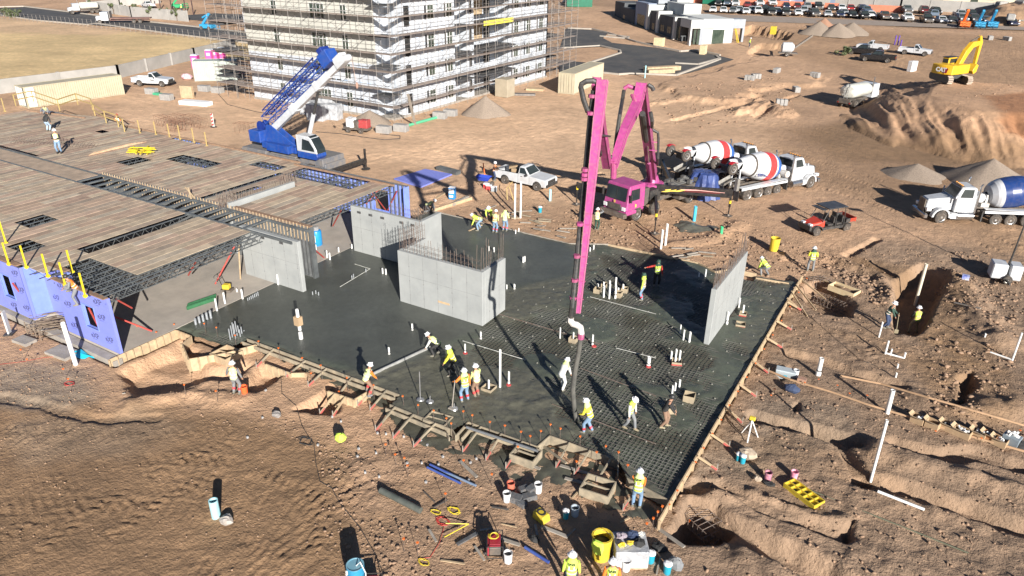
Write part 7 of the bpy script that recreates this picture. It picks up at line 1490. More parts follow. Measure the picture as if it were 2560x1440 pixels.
obk2 = mat('bucket_orange', (.80, .13, .03), (.7, .11, .03), 3, .45, dust=.15); wbk = mat('bucket_white', g(.74), g(.62), 3, .4, dust=.2); tealc = mat('cooler_teal', (.02, .30, .40), (.02, .26, .36), 2, .4); dark_fill = mat('dark_contents', g(.02), g(.04), 4, .6); pkb = mat('bucket_pink', (.62, .20, .30), (.7, .4, .45), 3, .5); cyb = mat('yellow_plastic', (.62, .46, .04), (.54, .40, .04), 2.5, .4, dust=.15)
bucket('orange bucket beside the worker with his back turned at the left pit', 612, 982, .16, .38, obk2, fill=dark_fill)
bucket('white bucket at the left of the heap of black tool cases', 1267, 1252, .16, .4, wbk, fill=dark_fill); bucket('orange-red bucket behind the black tool cases', 1277, 1225, .16, .38, mat('bucket_coral', (.62, .16, .10), (.5, .12, .08), 3, .5), fill=dark_fill); bucket('white bucket at the right of the heap of black tool cases', 1345, 1230, .16, .42, wbk, fill=dark_fill)
bucket('white bucket in front of the red generator', 1270, 1404, .16, .42, wbk, fill=dark_fill); bucket('white bucket holding orange tools by the wrapped pallet', 1564, 1424, .16, .42, wbk, fill=obk2); bucket('blue-grey bucket in the shade right of the small water cooler', 1437, 1288, .16, .40, mat('bucket_grey', (.36, .42, .48), (.3, .35, .4), 3, .5), fill=dark_fill)
bucket('pink paint-spattered bucket above the yellow tray', 1984, 1195, .15, .34, pkb, fill=pkb); bucket('pink and purple bucket full of tools left of the yellow tray', 1918, 1200, .15, .4, mat('bucket_purple', (.30, .12, .24), (.55, .25, .25), 9, .5), fill=dark_fill)
def cooler(label, px, py, s=1.0): return bucket(label, px, py, .12*s, .34*s, tealc, lid=True, nm='water_cooler', cat='water cooler')
cooler('small teal water cooler right of the yellow case', 1414, 1295); cooler('teal water cooler right of the wrapped pallet', 1626, 1405, 1.2); cooler('white and teal water cooler at the bottom edge', 1667, 1432, 1.2); cooler('left of two teal water coolers by the right form', 1845, 1152); cooler('right of two teal water coolers by the right form', 1856, 1157); cooler('green-lidded water cooler on the dirt beyond the far slab', 1350, 531, 1.3)
def ybarrel(label, px, py, r, h): return bucket(label, px, py, r, h, cyb, nm='trash_barrel', cat='barrel', fill=dark_fill)
ybarrel('tall yellow trash barrel in the dirt beyond the far right form', 1934, 626, .34, .95); yb = ybarrel('big yellow trash barrel with a lime vest hung over its rim', 1502, 1392, .36, 1.0)
b = MB(); loft(b, [((.0, -.38, 1.04), (0, 0, 1), .2, .05), ((.0, -.40, .8), (0, 0, 1), .24, .03), ((.03, -.42, .5), (0, 0, 1), .15, .03)]); o = b.build('hung_vest', lime, label='lime safety vest draped over the rim of the big yellow barrel', cat='vest'); o.location = yb.location
c = on(1572, 1400); t = thing('wrapped_pallet', 'pallet of goods in clear film with clothes and tools heaped on top', 'pallet', c, .55); film = mat('clear_film', (.26, .27, .29), (.48, .49, .50), 2.2, .2, bump=.6, bsc=6); b = MB(); b.box((0, 0, .48), (1.15, 1.0, .75), top=(1.02, 1.02)); b.build('wrapped_load', film, t, bevel=.03); b = MB()
for k in range(3): b.box((0, -.4+k*.4, .06), (1.15, .1, .1))
for k in range(5): b.box((-.5+k*.25, 0, .115), (.12, 1.0, .02))
b.build('pallet_boards', lum, t)
for k, (x, y, s, m_) in enumerate(((-.3, .2, .2, mat('plaid', (.38, .34, .36), (.2, .16, .2), 14, .8)), (.1, .25, .24, nvy), (.25, -.1, .25, blkc), (-.05, -.1, .15, cyb), (-.35, -.2, .14, cyb), (.4, .3, .13, whc))):
 b = MB(); rs_ = random.Random(k); b.sph((x, y, .92), s, 9, None, (1, .8, .45)); b.v = [(v[0]+rs_.uniform(-.03, .03), v[1]+rs_.uniform(-.03, .03), v[2]+rs_.uniform(-.03, .04)) for v in b.v]
 o = b.build(('jacket', 'jacket', 'harness', 'drill', 'drill', 'bottle')[k], m_, label=('plaid jacket heaped on the wrapped pallet', 'navy jacket crumpled at the back of the wrapped pallet', 'black harness heaped on the wrapped pallet', 'yellow cordless tool in the middle of the wrapped pallet', 'yellow cordless tool at the left of the wrapped pallet', 'white jug at the back corner of the wrapped pallet')[k], cat=('jacket', 'jacket', 'harness', 'drill', 'drill', 'jug')[k]); o.location = c; o.rotation_euler.z = .55
def gen(label, px, py, rz, m, s=1.0):
 t = thing('generator', label, 'generator', on(px, py), rz); b = MB()
 for x in (-.4, .4):
  for y in (-.28, .28): b.tube([(x*s, y*s, .05), (x*s, y*s, .6*s)], .018, 5)
 for z in (.07, .6):
  for y in (-.28, .28): b.tube([(-.4*s, y*s, z*s), (.4*s, y*s, z*s)], .018, 5)
  for x in (-.4, .4): b.tube([(x*s, -.28*s, z*s), (x*s, .28*s, z*s)], .018, 5)
 b.build('frame', blk, t); b = MB(); b.box((0, 0, .28*s), (.62*s, .42*s, .36*s)); b.build('engine', steel, t, bevel=.03); b = MB(); b.box((0, -.24*s, .34*s), (.7*s, .06, .42*s)); b.box((0, 0, .53*s), (.55*s, .4*s, .1)); b.build('panel', m, t, bevel=.02); return t
gr = mat('generator_red', (.34, .02, .04), (.28, .02, .04), 4, .4, dust=.15); gen('red generator in a black frame with a coil of tools on it', 1237, 1378, -1.0, gr); b = MB()
for k in range(3): b.tube([(.15*math.cos(a)-.1+.04*k, .15*math.sin(a), .68+.02*k) for a in [i*.5 for i in range(13)]], .02, 4)
o = b.build('cord_coil', cyb, label='yellow cord coil lying on the red generator', cat='cord'); o.location = on(1237, 1378)
case = mat('case_grey', (.075, .08, .085), (.12, .125, .13), 3, .5, dust=.3)
for k, (px, py, dx, dy, dz, a) in enumerate(((1288, 1252, .5, .38, .22, .2), (1310, 1232, .42, .3, .25, 1.0), (1322, 1248, .6, .35, .2, .9), (1300, 1262, .55, .25, .18, -.2), (1330, 1232, .45, .3, .3, 1.3))):
 b = MB(); b.box((0, 0, dz/2), (dx, dy, dz)); b.box((0, 0, dz+.015), (dx*.96, dy*.94, .03)); b.box((0, -dy/2-.01, dz*.7), (.12, .02, .05)); o = b.build('tool_case', case, label=('dark tool case at the front left of the heap', 'dark tool case propped at the back of the heap', 'longest dark tool case at the right of the heap', 'flat dark tool case at the front of the heap', 'upright dark tool case at the far right of the heap')[k], cat='tool case', bevel=.012); o.location = on(px, py); o.rotation_euler = (random.uniform(-.1, .1), random.uniform(-.1, .15), a)
c = on(1353, 1298); b = MB(); b.box((0, 0, .17), (.62, .45, .34), top=(.9, .85)); o = b.build('yellow_case', cyb, label='bright yellow moulded case right of the black tool cases', cat='case', bevel=.05); o.location = c; o.rotation_euler.z = -.3
b = MB(); b.lathe([(.16, .345), (.16, .355), (.1, .355), (.1, .345)], 14, sx=1.2, cap=False); b.build('moulded_ring', blk, o)
c = on(2008, 1240); t = thing('yellow_tray', 'long yellow plastic tray with compartments right of the pink bucket', 'tray', c, -.52); b = MB(); L_, W_ = 1.5, .62
b.box((0, 0, .12), (L_, W_, .02))
for q in ((-L_/2, L_/2, -W_/2, -W_/2+.03), (-L_/2, L_/2, W_/2-.03, W_/2), (-L_/2, -L_/2+.03, -W_/2+.03, W_/2-.03), (L_/2-.03, L_/2, -W_/2+.03, W_/2-.03)): b.bx(*q, .0, .22)
for k in range(1, 5): b.bx(-L_/2+k*L_/5-.02, -L_/2+k*L_/5+.02, -W_/2+.03, W_/2-.03, .13, .2)
b.bx(-L_/2+.03, L_/2-.03, -.02, .02, .13, .21); b.build('tray_body', cyb, t); b = MB()
for k in range(5): b.box((-L_/2+(k+.5)*L_/5, .15*(-1)**k, .135), (.12, .14, .012))
b.build('tray_slots', dark_fill, t)
c = on(1962, 945); t = thing('ice_chest', 'large grey ice chest on the dirt right of the form', 'cooler', c, .12); cg = mat('chest_grey', (.30, .34, .36), (.25, .29, .31), 2, .45, dust=.15); b = MB(); b.box((0, 0, .22), (.95, .45, .42), top=(1.04, 1.06)); b.build('chest', cg, t, bevel=.03); b = MB(); b.box((0, 0, .475), (1.0, .5, .09)); b.build('lid', mat('chest_lid', (.42, .47, .49), (.36, .4, .42), 2, .4), t, bevel=.03); b = MB(); b.box((0, -.235, .25), (.16, .01, .1)); b.build('badge', tealc, t)
bucket('white plastic tub right of the grey ice chest', 1988, 942, .14, .4, wbk, fill=dark_fill); c = on(2003, 958); b = MB(); b.box((0, 0, .15), (.4, .3, .3)); o = b.build('carton', mat('carton_red', (.36, .20, .14), (.30, .22, .16), 5, .8), label='small reddish carton in front of the white tub', cat='box'); o.location = c
def bag(label, px, py, m_, s=(.3, .22, .2), nm='bag', dz=0):
 b = MB(); b.sph((0, 0, s[2]*.7), 1, 10, None, s); rs_ = random.Random(px); b.v = [(v[0]+rs_.uniform(-.04, .04), v[1]+rs_.uniform(-.04, .04), max(0, v[2]+rs_.uniform(-.03, .03))) for v in b.v]
 o = b.build(nm, m_, label=label, cat=nm, smooth=False); o.location = on(px, py)+Vector((0, 0, dz)); return o
bag('dark navy bag on the dirt below the grey ice chest', 1978, 980, nvy, (.38, .22, .25)); bag('tan sack behind the two teal water coolers', 1868, 1143, mat('sack_tan', (.42, .34, .26), (.36, .28, .2), 3, .85), (.4, .28, .25)); bag('tan glove bag left of the purple bucket', 1893, 1200, mat('sack_tan', (.4, .3, .2)), (.18, .14, .12)); bag('black tool pouch below the purple bucket', 1922, 1212, blkc, (.25, .14, .1))
bag('grey and pink backpack on the dirt at the bottom edge', 1688, 1420, gry, (.28, .2, .28)); bag('coil of black hoses on the dirt right of the pallet', 1648, 1372, blkc, (.3, .22, .12)); bag('black and white shoe-like bag in the long shadow', 1335, 1352, blkc, (.2, .14, .12)); bag('dusty plastic heap by the fat blue standpipe', 568, 1306, mat('dusty_block', (.4, .36, .32), (.3, .27, .24), 3, .8), (.28, .24, .18))
bag('lime jacket draped over stakes in the near dirt', 853, 1113, lime, (.26, .2, .22), 'jacket', .25); bag('grey cloth heap beside the twin shadows', 692, 1040, mat('cloth_grey', (.27, .25, .23), (.22, .2, .19), 4, .85), (.25, .2, .14), 'cloth'); bag('pink and white bag heap by the far container', 468, 198, mat('pink_white', (.6, .2, .28), (.7, .66, .64), 3, .6), (1.0, .7, .5), 'bag')
bx_ = [(2293, 1052), (2330, 1064), (2368, 1070), (2403, 1085), (2445, 1090), (2472, 1096), (2497, 1108)]
for k, (px, py) in enumerate(bx_):
 c = on(px, py+4); s = (.55, .42, .34) if k not in (3,) else (.7, .45, .36); t = thing('cardboard_box', ('open box with white fittings, first of the row of boxes', 'open empty box, second of the row', 'open box with flaps up, third of the row', 'widest open box full of white fittings, fourth of the row', 'open box with dark fittings, fifth of the row', 'orange-brown box, sixth of the row', 'small box beside the grey crate, last cardboard one of the row')[k], 'box', c, -.32); b = MB(); x, y, z = s[0]/2, s[1]/2, s[2]; e = .02
 for q in ((-x, x, -y, -y+e), (-x, x, y-e, y), (-x, -x+e, -y+e, y-e), (x-e, x, -y+e, y-e)): b.bx(*q, 0, z)
 b.bx(-x+e, x-e, -y+e, y-e, 0, .02); b.build('box_sides', mat('cardboard', (.42, .30, .18)) if k != 5 else mat('cardboard_rust', (.42, .20, .09), (.35, .17, .08), 3, .8), t); b = MB()
 b.quad((-x, -y, z), (x, -y, z), (x, -y-.14, z+.05), (-x, -y-.14, z+.05)); b.quad((-x, y, z), (-x, -y, z), (-x-.12, -y, z+.08), (-x-.12, y, z+.08)); b.build('flap', mat('cardboard_light', (.50, .37, .23), (.42, .31, .19), 3, .8), t)
 if k != 1:
  rs_ = random.Random(k)
  for j in range(5): b = MB(); b.tube([(rs_.uniform(-x*.7, x*.7), rs_.uniform(-y*.6, y*.6), z*.6), (rs_.uniform(-x*.7, x*.7), rs_.uniform(-y*.6, y*.6), z*1.02)], .05, 7); b.build('fitting', wp if k in (0, 3, 6) or j % 2 else blc, t)
t = thing('grey_crate', 'grey plastic crate of white fittings at the end of the box row', 'crate', on(2524, 1112), -.32); b = MB(); b.box((0, 0, .25), (.62, .45, .5), top=(1.08, 1.08)); b.build('crate_body', mat('crate_grey', (.20, .24, .27), (.16, .19, .22), 3, .5), t, bevel=.02); b = MB(); rs_ = random.Random(2)
for j in range(8): b.tube([(rs_.uniform(-.25, .25), rs_.uniform(-.16, .16), .45), (rs_.uniform(-.25, .25), rs_.uniform(-.16, .16), .68)], .055, 7)
b.build('fittings', wp, t); bag('dark rubbish bag at the right end of the box row', 2548, 1120, blkc, (.3, .25, .22))
cap = mat('cap_orange', (.75, .17, .03), (.65, .14, .03), 4, .5)
def lineboard(label, pts):
 P_l = [on(*p)+Vector((0, 0, .14)) for p in pts]; t = thing('string_board', label, 'board', (0, 0, 0)); b = MB()
 for i in range(len(P_l)-1): b.bar(P_l[i], P_l[i+1], .04, .09)
 b.build('board', mat('screed_lumber', (.42, .27, .16), (.34, .22, .13), 3, .8), t)
 return P_l
lineboard('long low board line from the form past the thick white pipe', [(1890, 920), (1975, 955), (2075, 985), (2170, 1018), (2260, 1045), (2400, 1090), (2560, 1135)]); lineboard('second low board line along the trench beyond', [(2100, 945), (2200, 965), (2320, 1000), (2440, 1035), (2560, 1070)])
stb = MB(); stb.tube([(0, 0, -.2), (0, 0, .62)], .011, 4); st0 = stb.build('rebar_stake', rust); stb = MB(); stb.box((0, 0, .63), (.08, .08, .03)); stb.box((0, 0, .60), (.035, .035, .06)); sc_ = stb.build('safety_cap', cap, st0)
tag(st0, 'x', 'stake'); first = [True]
def stake(px, py, lb, grp, z=None, h=1.0):
 c = on(px, py) if z is None else at(px, py, z)
 if first[0]: o = st0; first[0] = False
 else:
  o = st0.copy(); COL.objects.link(o); q = sc_.copy(); COL.objects.link(q); q.parent = o
 o.location = c; o.rotation_euler = (random.uniform(-.06, .06), random.uniform(-.06, .06), random.uniform(0, 3)); o.scale = (1, 1, h); o['label'] = lb; o['group'] = grp
for (px, py) in ((515, 828), (545, 838), (590, 858), (650, 872), (700, 890), (760, 915), (805, 935), (870, 965), (935, 985), (1010, 1012), (1045, 1035), (1085, 1050), (1118, 1068), (1130, 1082), (1160, 1050), (1180, 1060), (1225, 1078), (1262, 1088), (1300, 1103), (1325, 1112), (1350, 1100), (1375, 1085), (1400, 1095), (1450, 1115), (1510, 1140), (1545, 1155)): stake(px, py+6, 'orange-capped rebar stake along the near slab-edge form', 'capped stakes along the near form', z=-.1)
for (px, py) in ((395, 855), (440, 835), (545, 1005), (350, 840), (465, 990), (780, 960), (850, 1005)): stake(px, py, 'orange-capped rebar stake round the left-hand pits', 'capped stakes round the left pits')
for i in range(17): u = i/16; stake(1655+(2000-1655)*u+14, 1285+(712-1285)*u, 'orange-capped rebar stake along the outside of the right form', 'capped stakes along the right form', h=.75)
for (px, py) in ((1638, 1315), (1650, 1300), (1630, 1330), (1718, 1345), (1615, 1345), (1565, 1195), (1490, 1165), (1440, 1185)): stake(px, py, 'orange-capped rebar stake by the near corner of the slab', 'capped stakes at the near corner', h=1.1)
for (px, py) in ((60, 900), (75, 925), (165, 950), (178, 975), (965, 1140), (990, 1165), (1020, 1195), (1012, 1175), (1115, 1265), (1230, 1215), (1160, 1180), (1010, 1380), (1045, 1390), (1295, 1145)): stake(px, py, 'orange-capped rebar stake loose in the near dirt', 'capped stakes in the near dirt')
for (px, py) in ((2045, 960), (2090, 975), (2120, 995), (1925, 1000), (2305, 1062), (2335, 1090), (1952, 930), (1880, 915), (2165, 1000), (2010, 968), (2450, 1108), (2545, 1088), (1935, 985)): stake(px, py, 'orange-capped stake along the low board lines at the right', 'capped stakes at the right', h=.45)
for k in range(26):
 px, py = rs2.uniform(600, 1250), 0; py = 960+(px-600)*.32+rs2.uniform(-10, 130); c = on(px, py, 2); b = MB(); b.box((0, 0, .04), (.08, .08, .09)); o = b.build('concrete_spacer', mat('spacer_concrete', g(.36), g(.28), 4, .8), label='little concrete spacer block dropped on the near dirt', cat='spacer', group='dropped spacer blocks'); o.location = c; o.rotation_euler.z = px
def coil(label, px, py, m_, r=.3, n=5, rr=.012, jit=.3, nm='cord'):
 c = on(px, py); rs_ = random.Random(px); p = []
 for k in range(n*10): a = k*.63; q_ = r*(.6+.5*rs_.random()); x, y = q_*math.cos(a)*1.6, q_*math.sin(a); p.append((c.x+x, c.y+y, H(c.x+x, c.y+y)+.03+.02*rs_.random()))
 b = MB(); b.tube(p, rr, 4); b.build(nm, m_, label=label, cat='cord')
yc = mat('cord_yellow', (.75, .6, .03), (.65, .5, .03), 4, .5); rcd = mat('cord_red', (.5, .05, .04), (.4, .05, .04), 4, .5)
coil('loose yellow cord heap at the near dirt', 1135, 1278, yc, .18, 6, .009); coil('thin yellow cord tangle left of the heap', 1090, 1282, yc, .14, 3, .008); coil('tangle of red cord and tools below the yellow heap', 1108, 1305, rcd, .2, 4); coil('yellow cord at the bottom edge', 1060, 1408, yc, .15, 3, .008); coil('red cord tangle by the plate compactor', 530, 712, rcd, .35, 5); coil('black cord loops by the lime jacket', 765, 1105, mat('cord_black', g(.03), g(.05)), .25, 3); coil('red cord tangle near the twin stakes at the left', 172, 960, rcd, .2, 3)
def cordline(label, pts, m_, r=.014):
 p = []
 for i in range(len(pts)-1):
  for k in range(6): u = k/6; x, y = pts[i][0]+(pts[i+1][0]-pts[i][0])*u, pts[i][1]+(pts[i+1][1]-pts[i][1])*u; c = on(x, y, 1); p.append(c+Vector((0, 0, .03)))
 b = MB(); b.tube(p, r, 4); b.build('cord', m_, label=label, cat='cord')
cordline('long black cord snaking from the third pit towards the bottom', [(702, 935), (705, 985), (740, 1015), (755, 1065), (770, 1090), (785, 1110), (790, 1160), (800, 1205), (830, 1222), (850, 1260), (900, 1320), (940, 1390), (960, 1440)], mat('cord_black', g(.03)))
cordline('red string line across the dirt at the far left', [(0, 912), (60, 905), (110, 895), (170, 890)], rcd, .008); cordline('red string from the tangle down to the bottom stakes', [(1110, 1320), (1098, 1360), (1075, 1395), (1040, 1400)], rcd, .01); cordline('thin dark hose curling on the dirt beside the tall building', [(790, 330), (850, 335), (920, 345), (960, 350), (1000, 347), (1000, 340), (940, 335)], mat('cord_black', g(.03)), .04); cordline('hose line from the white panel stack to the building', [(545, 235), (570, 262), (640, 280), (700, 290)], mat('cord_black', g(.03)), .04)
cordline('string line from the far left corner of the form to the right', [(2000, 770), (2080, 840), (2150, 900), (2200, 920)], mat('cord_black', g(.03)), .012)
c = on(893, 1462); t = thing('blue_barrel', 'scuffed blue barrel with whitish spatter at the bottom edge', 'barrel', c); blb = mat('barrel_blue', (.02, .20, .36), (.03, .24, .40), 2, .4, dust=.1); b = MB(); b.lathe([(.28, 0), (.3, .03), (.3, .3), (.31, .32), (.3, .34), (.3, .6), (.31, .62), (.3, .64), (.3, .88), (.28, .9)], 20); b.build('drum', blb, t, smooth=True); b = MB(); b.lathe([(.28, .9), (.3, .93), (.27, .93), (.27, .905), (.001, .905)], 20, cap=False); b.build('rim', mat('barrel_top', (.14, .30, .38), (.2, .34, .4), 3, .4), t); b = MB()
for k in range(14): a = -2.4+random.uniform(-.9, .9); b.sph((.3*math.cos(a), .3*math.sin(a), random.uniform(.35, .8)), .04, 6, None, (1, 1, 2.4))
b.build('spatter', whc, t); b = MB(); b.tube([(.05, 0, .9), (.2, .05, 1.1), (.45, 0, .8), (.5, -.1, .3)], .02, 6); b.build('hose', wp, t)
gen('red-framed pump leaning against the scuffed blue barrel', 928, 1478, .6, gr, .9)
b = MB(); p = on(1155, 1325); b.tube([p+Vector((.1, .3, .1)), p+Vector((-.55, -.25, .25))], .018, 5); b.tube([p+Vector((.1, .3, .1)), p+Vector((-.25, -.75, .15))], .018, 5); b.build('pry_tools', yc, label='two yellow-handled tools on the dirt near the generator', cat='tool'); b = MB(); b.box((0, 0, .06), (.14, .9, .05)); o = b.build('steel_float', case, label='dark steel blade lying on the dirt near the generator', cat='tool'); o.location = on(1168, 1350); o.rotation_euler.z = -.35
def barricade(label, px, py, m1_, rz=0, sc=1):
 t = thing('barricade', label, 'barricade', on(px, py), rz); t.scale = (sc,)*3; b = MB(); b.bx(-.12, .12, -.03, .03, .05, 1.1); b.build('panel', whc if sc != 1 else hatw, t); b = MB()
 for k in range(4): b.add([(-.121, -.034, .1+k*.27), (.121, -.034, .2+k*.27), (.121, -.034, .33+k*.27), (-.121, -.034, .23+k*.27)], [(0, 1, 2, 3)])
 b.build('stripes', m1_, t); b = MB(); b.box((0, 0, .03), (.45, .35, .06)); b.build('base', blk, t)
barricade('orange and white striped barricade at the left edge', 25, 835, orng, -.9, 1.25); barricade('red and white striped delineator between the rebar cages and the crane', 534, 318, redb, 0, 1.4)
b = MB(); rs_ = random.Random(3); pb_ = on(132, 835)
for k in range(90): a = rs_.gauss(1.0, .16); L_ = rs_.uniform(.9, 1.5); o_ = Vector((rs_.gauss(0, .5), rs_.gauss(0, .35), rs_.uniform(.05, .85))); d_ = Vector((math.cos(a), math.sin(a), rs_.uniform(-.06, .06)))*L_/2; b.tube([pb_+o_-d_, pb_+o_+d_], .017, 4)
for k in range(4): q_ = pb_+Vector((-.7+.45*k, -.9, 0)); b.tube([q_, q_+Vector((0, 0, .95))], .03, 5)
b.build('rebar_bundle', mat('rebar_dusty', (.22, .17, .12), (.15, .11, .085), 6, .8), label='big heap of short rebar held by posts below the blue walls', cat='rebar')
b = MB(); tp_ = PX([(172, 885), (195, 862), (228, 872), (245, 888), (205, 897), (185, 893)]); n = len(tp_); cx0 = sum(p[0] for p in tp_)/n; cy0 = sum(p[1] for p in tp_)/n; b.add([(p[0], p[1], H(*p)+.03+.05*(i % 2)) for i, p in enumerate(tp_)]+[(cx0, cy0, H(cx0, cy0)+.3)]+[((p[0]+cx0)/2, (p[1]+cy0)/2, H(*p)+.12+.08*((i+1) % 2)) for i, p in enumerate(tp_)], [(i, (i+1) % n, n+1+(i+1) % n, n+1+i) for i in range(n)]+[(n+1+i, n+1+(i+1) % n, n) for i in range(n)]); b.build('turquoise_tarp', mat('turquoise', (.02, .45, .60), (.02, .36, .5), 2, .35), label='crumpled turquoise tarp at the foot of the blue wall', cat='tarp')
for (px, py, s, lb) in ((158, 885, 1.0, 'flat concrete pad under the leaning white pipe'), (62, 855, .7, 'flat concrete pad beside the striped barricade')): c = on(px, py); b = MB(); b.box((0, 0, .05), (1.6*s, .9*s, .22)); o = b.build('concrete_pad', stem, label=lb, cat='pad'); o.location = c; o.rotation_euler.z = .1
t = thing('plate_compactor', 'yellow plate compactor on the floor slab by the near wall', 'compactor', at(568, 728, .02), .4); b = MB(); b.box((0, 0, .1), (.7, .5, .12), top=(.9, .9)); b.build('plate', steel, t); b = MB(); b.box((0, 0, .32), (.42, .36, .3)); b.build('engine_cover', cyb, t, bevel=.04); b = MB()
for s in (-.2, .2): b.tube([(-.2, s, .3), (-.6, s, .9), (-.55, s, 1.05)], .02, 5)
b.tube([(-.55, -.2, 1.05), (-.55, .2, 1.05)], .02, 5); b.tube([(-.45, -.2, .7), (-.45, .2, .7)], .02, 5); b.build('handle', blk, t)
b = MB(); rs_ = random.Random(8)
for k in range(14): o_ = Vector((0, 0, .06+.06*(k//6))); y = (k % 6)*2.2; b.tube([at(468+y*.2, 776-y, .0)+o_, at(538+y*.2, 752-y, .0)+o_], .045, 6)
b.build('green_pipe_bundle', mat('bundle_green', (.03, .12, .05), (.04, .16, .07), 3, .5), label='bundle of dark green pipes on the floor slab near the seam', cat='pipe bundle')
c = at(793, 612, .01); t = thing('barrel', 'bright blue water barrel with a white label on the floor slab', 'barrel', c); b = MB(); b.lathe([(.34, 0), (.38, .05), (.38, 1.0), (.34, 1.08), (.2, 1.12)], 20); b.build('drum', mat('barrel_bright', (.02, .26, .58), (.02, .22, .52), 2, .35), t, smooth=True); b = MB(); b.lathe([(.22, 1.12), (.24, 1.35), (.16, 1.38)], 12); b.build('jug_top', mat('jug_grey', g(.3), g(.2)), t); b = MB(); b.bx(.0, .3, -.40, -.385, .35, .85); b.build('label_sheet', hatw, t)
b = MB(); b.box((0, 0, .14), (.34, .22, .28)); o = b.build('drill', cyb, label='yellow tool with black grip beside the bright blue barrel', cat='drill', bevel=.03); o.location = at(787, 612, .0)+Vector((.1, -.5, 0))
barricade('red and yellow striped delineator inside the bay under the deck', 755, 570, redb); bpy.data.objects[-1] if 0 else None
c = on(1131, 497); t = thing('water_tote', 'blue and white water tote on the dirt behind the kneeling finisher', 'tote', c, .3); b = MB(); b.box((0, 0, .5), (.55, .5, 1.0)); b.build('tote_body', mat('tote_blue', (.03, .24, .55), (.03, .2, .5), 2, .4), t, bevel=.05); b = MB(); b.bx(-.22, .22, -.262, -.252, .55, .9); b.bx(-.2, .15, -.262, -.252, .2, .4); b.bx(-.27, .27, -.24, .24, 1.0, 1.03); b.build('tote_label', hatw, t)
for (px, py, m_, lb) in ((1216, 470, redb, 'red and white cooler, left of the three by the pickup'), (1222, 474, redb, 'red cooler in the middle of the three by the pickup'), (1235, 478, cg, 'grey cooler, right of the three by the pickup')):
 t = thing('ice_chest', lb, 'cooler', on(px, py), .4); b = MB(); b.box((0, 0, .18), (.5, .35, .36)); b.build('chest', m_, t, bevel=.02); b = MB(); b.box((0, 0, .4), (.53, .38, .07)); b.build('lid', hatw, t, bevel=.02)
t = thing('wheelbarrow', 'blue wheelbarrow in the boom shadow behind the pickup', 'wheelbarrow', on(1208, 462), .3); b = MB(); b.add([(-.35, -.25, .45), (.45, -.25, .4), (.45, .25, .4), (-.35, .25, .45), (-.6, -.4, .85), (.75, -.4, .75), (.75, .4, .75), (-.6, .4, .85)], [(0, 3, 2, 1), (0, 1, 5, 4), (1, 2, 6, 5), (2, 3, 7, 6), (3, 0, 4, 7)]); b.build('tray', mat('barrow_blue', (.02, .05, .4), (.02, .05, .3), 3, .4), t); b = MB()
for s in (-.25, .25): b.tube([(.8, s*.3, .2), (-.3, s, .42), (-1.0, s*1.2, .7)], .02, 5); b.tube([(-.3, s, .42), (-.35, s, .02)], .02, 5)
b.build('frame', steel, t); wheel(t, .82, 0, .2, .1); 
b = MB(); p = on(1213, 455); b.tube([p+Vector((-.3, .5, 0)), p+Vector((-.6, .6, 1.5))], .05, 6); b.build('orange_post', cap, label='leaning orange post in the boom shadow behind the pickup', cat='post')
b = MB(); p = on(1268, 500); b.tube([p, p+Vector((-.3, .4, .9)), p+Vector((.2, .5, 1.5))], .04, 6); b.tube([p+Vector((.5, .2, 0)), p+Vector((-.1, .5, 1.0))], .04, 6); b.build('yellow_brackets', ypale, label='bent yellow brackets left of the tall white pipes', cat='bracket')
t = thing('tripod_level', 'yellow level on a tripod right of the form', 'level', on(1872, 1095)); b = MB()
for a in (0, 2.1, 4.2): b.tube([(0, 0, .95), (.42*math.cos(a+.6), .42*math.sin(a+.6), 0)], .03, 5)
b.build('tripod', wp, t); b = MB(); b.box((0, 0, 1.05), (.26, .16, .18)); b.build('instrument', cyb, t, bevel=.03)
t = thing('light_tower', 'white towable light tower with a black mast at the right', 'light tower', on(2505, 700), .2); b = MB(); b.box((-.42, 0, .72), (.85, 1.0, 1.0)); b.box((.5, 0, .72), (.7, 1.0, 1.0)); b.build('cabinet', pw, t, bevel=.06); b = MB(); b.box((.05, 0, .35), (.15, 1.1, .5)); b.bar((0, -.6, .3), (.0, -1.6, .35), .1); b.build('drawbar', blk, t); b = MB(); b.tube([(.08, 0, .3), (.35, .25, 5.3)], [.07, .035], 6); m_ = b.build('mast', blk, t); b = MB(); b.bar((.1, .2, 5.2), (.6, .3, 5.2), .05)
for k in range(4): b.box((.0+k*.22, .1, 5.3), (.2, .22, .2))
b.build('lamp_heads', chrome, m_)
for s in (-1, 1): wheel(t, .1, s*.62, .28, .18)
b = MB(); b.box((0, 0, .15), (.4, .3, .3)); b.box((0, 0, .32), (.42, .32, .05)); o = b.build('ice_chest', mat('cooler_blue', (.02, .06, .4), (.6, .62, .65), 2, .4), label='small blue and white cooler left of the light tower', cat='cooler'); o.location = on(2412, 700)
def cage(label, c, L_, W_, h, rz, n=7, m_=rust):
 b = MB(); M = Matrix.Translation(c) @ Matrix.Rotation(rz, 4, 'Z')
 for i in range(n+1):
  x = -L_/2+L_*i/n; b.tube([(x, -W_/2, 0), (x, -W_/2, h), (x, W_/2, h), (x, W_/2, 0), (x, -W_/2, 0)], .018, 4, M)
 for y in (-W_/2, 0, W_/2):
  for z in (0, h): b.tube([(-L_/2-.2, y, z), (L_/2+.2, y, z)], .018, 4, M)
 return b.build('rebar_cage', m_, label=label, cat='rebar cage')
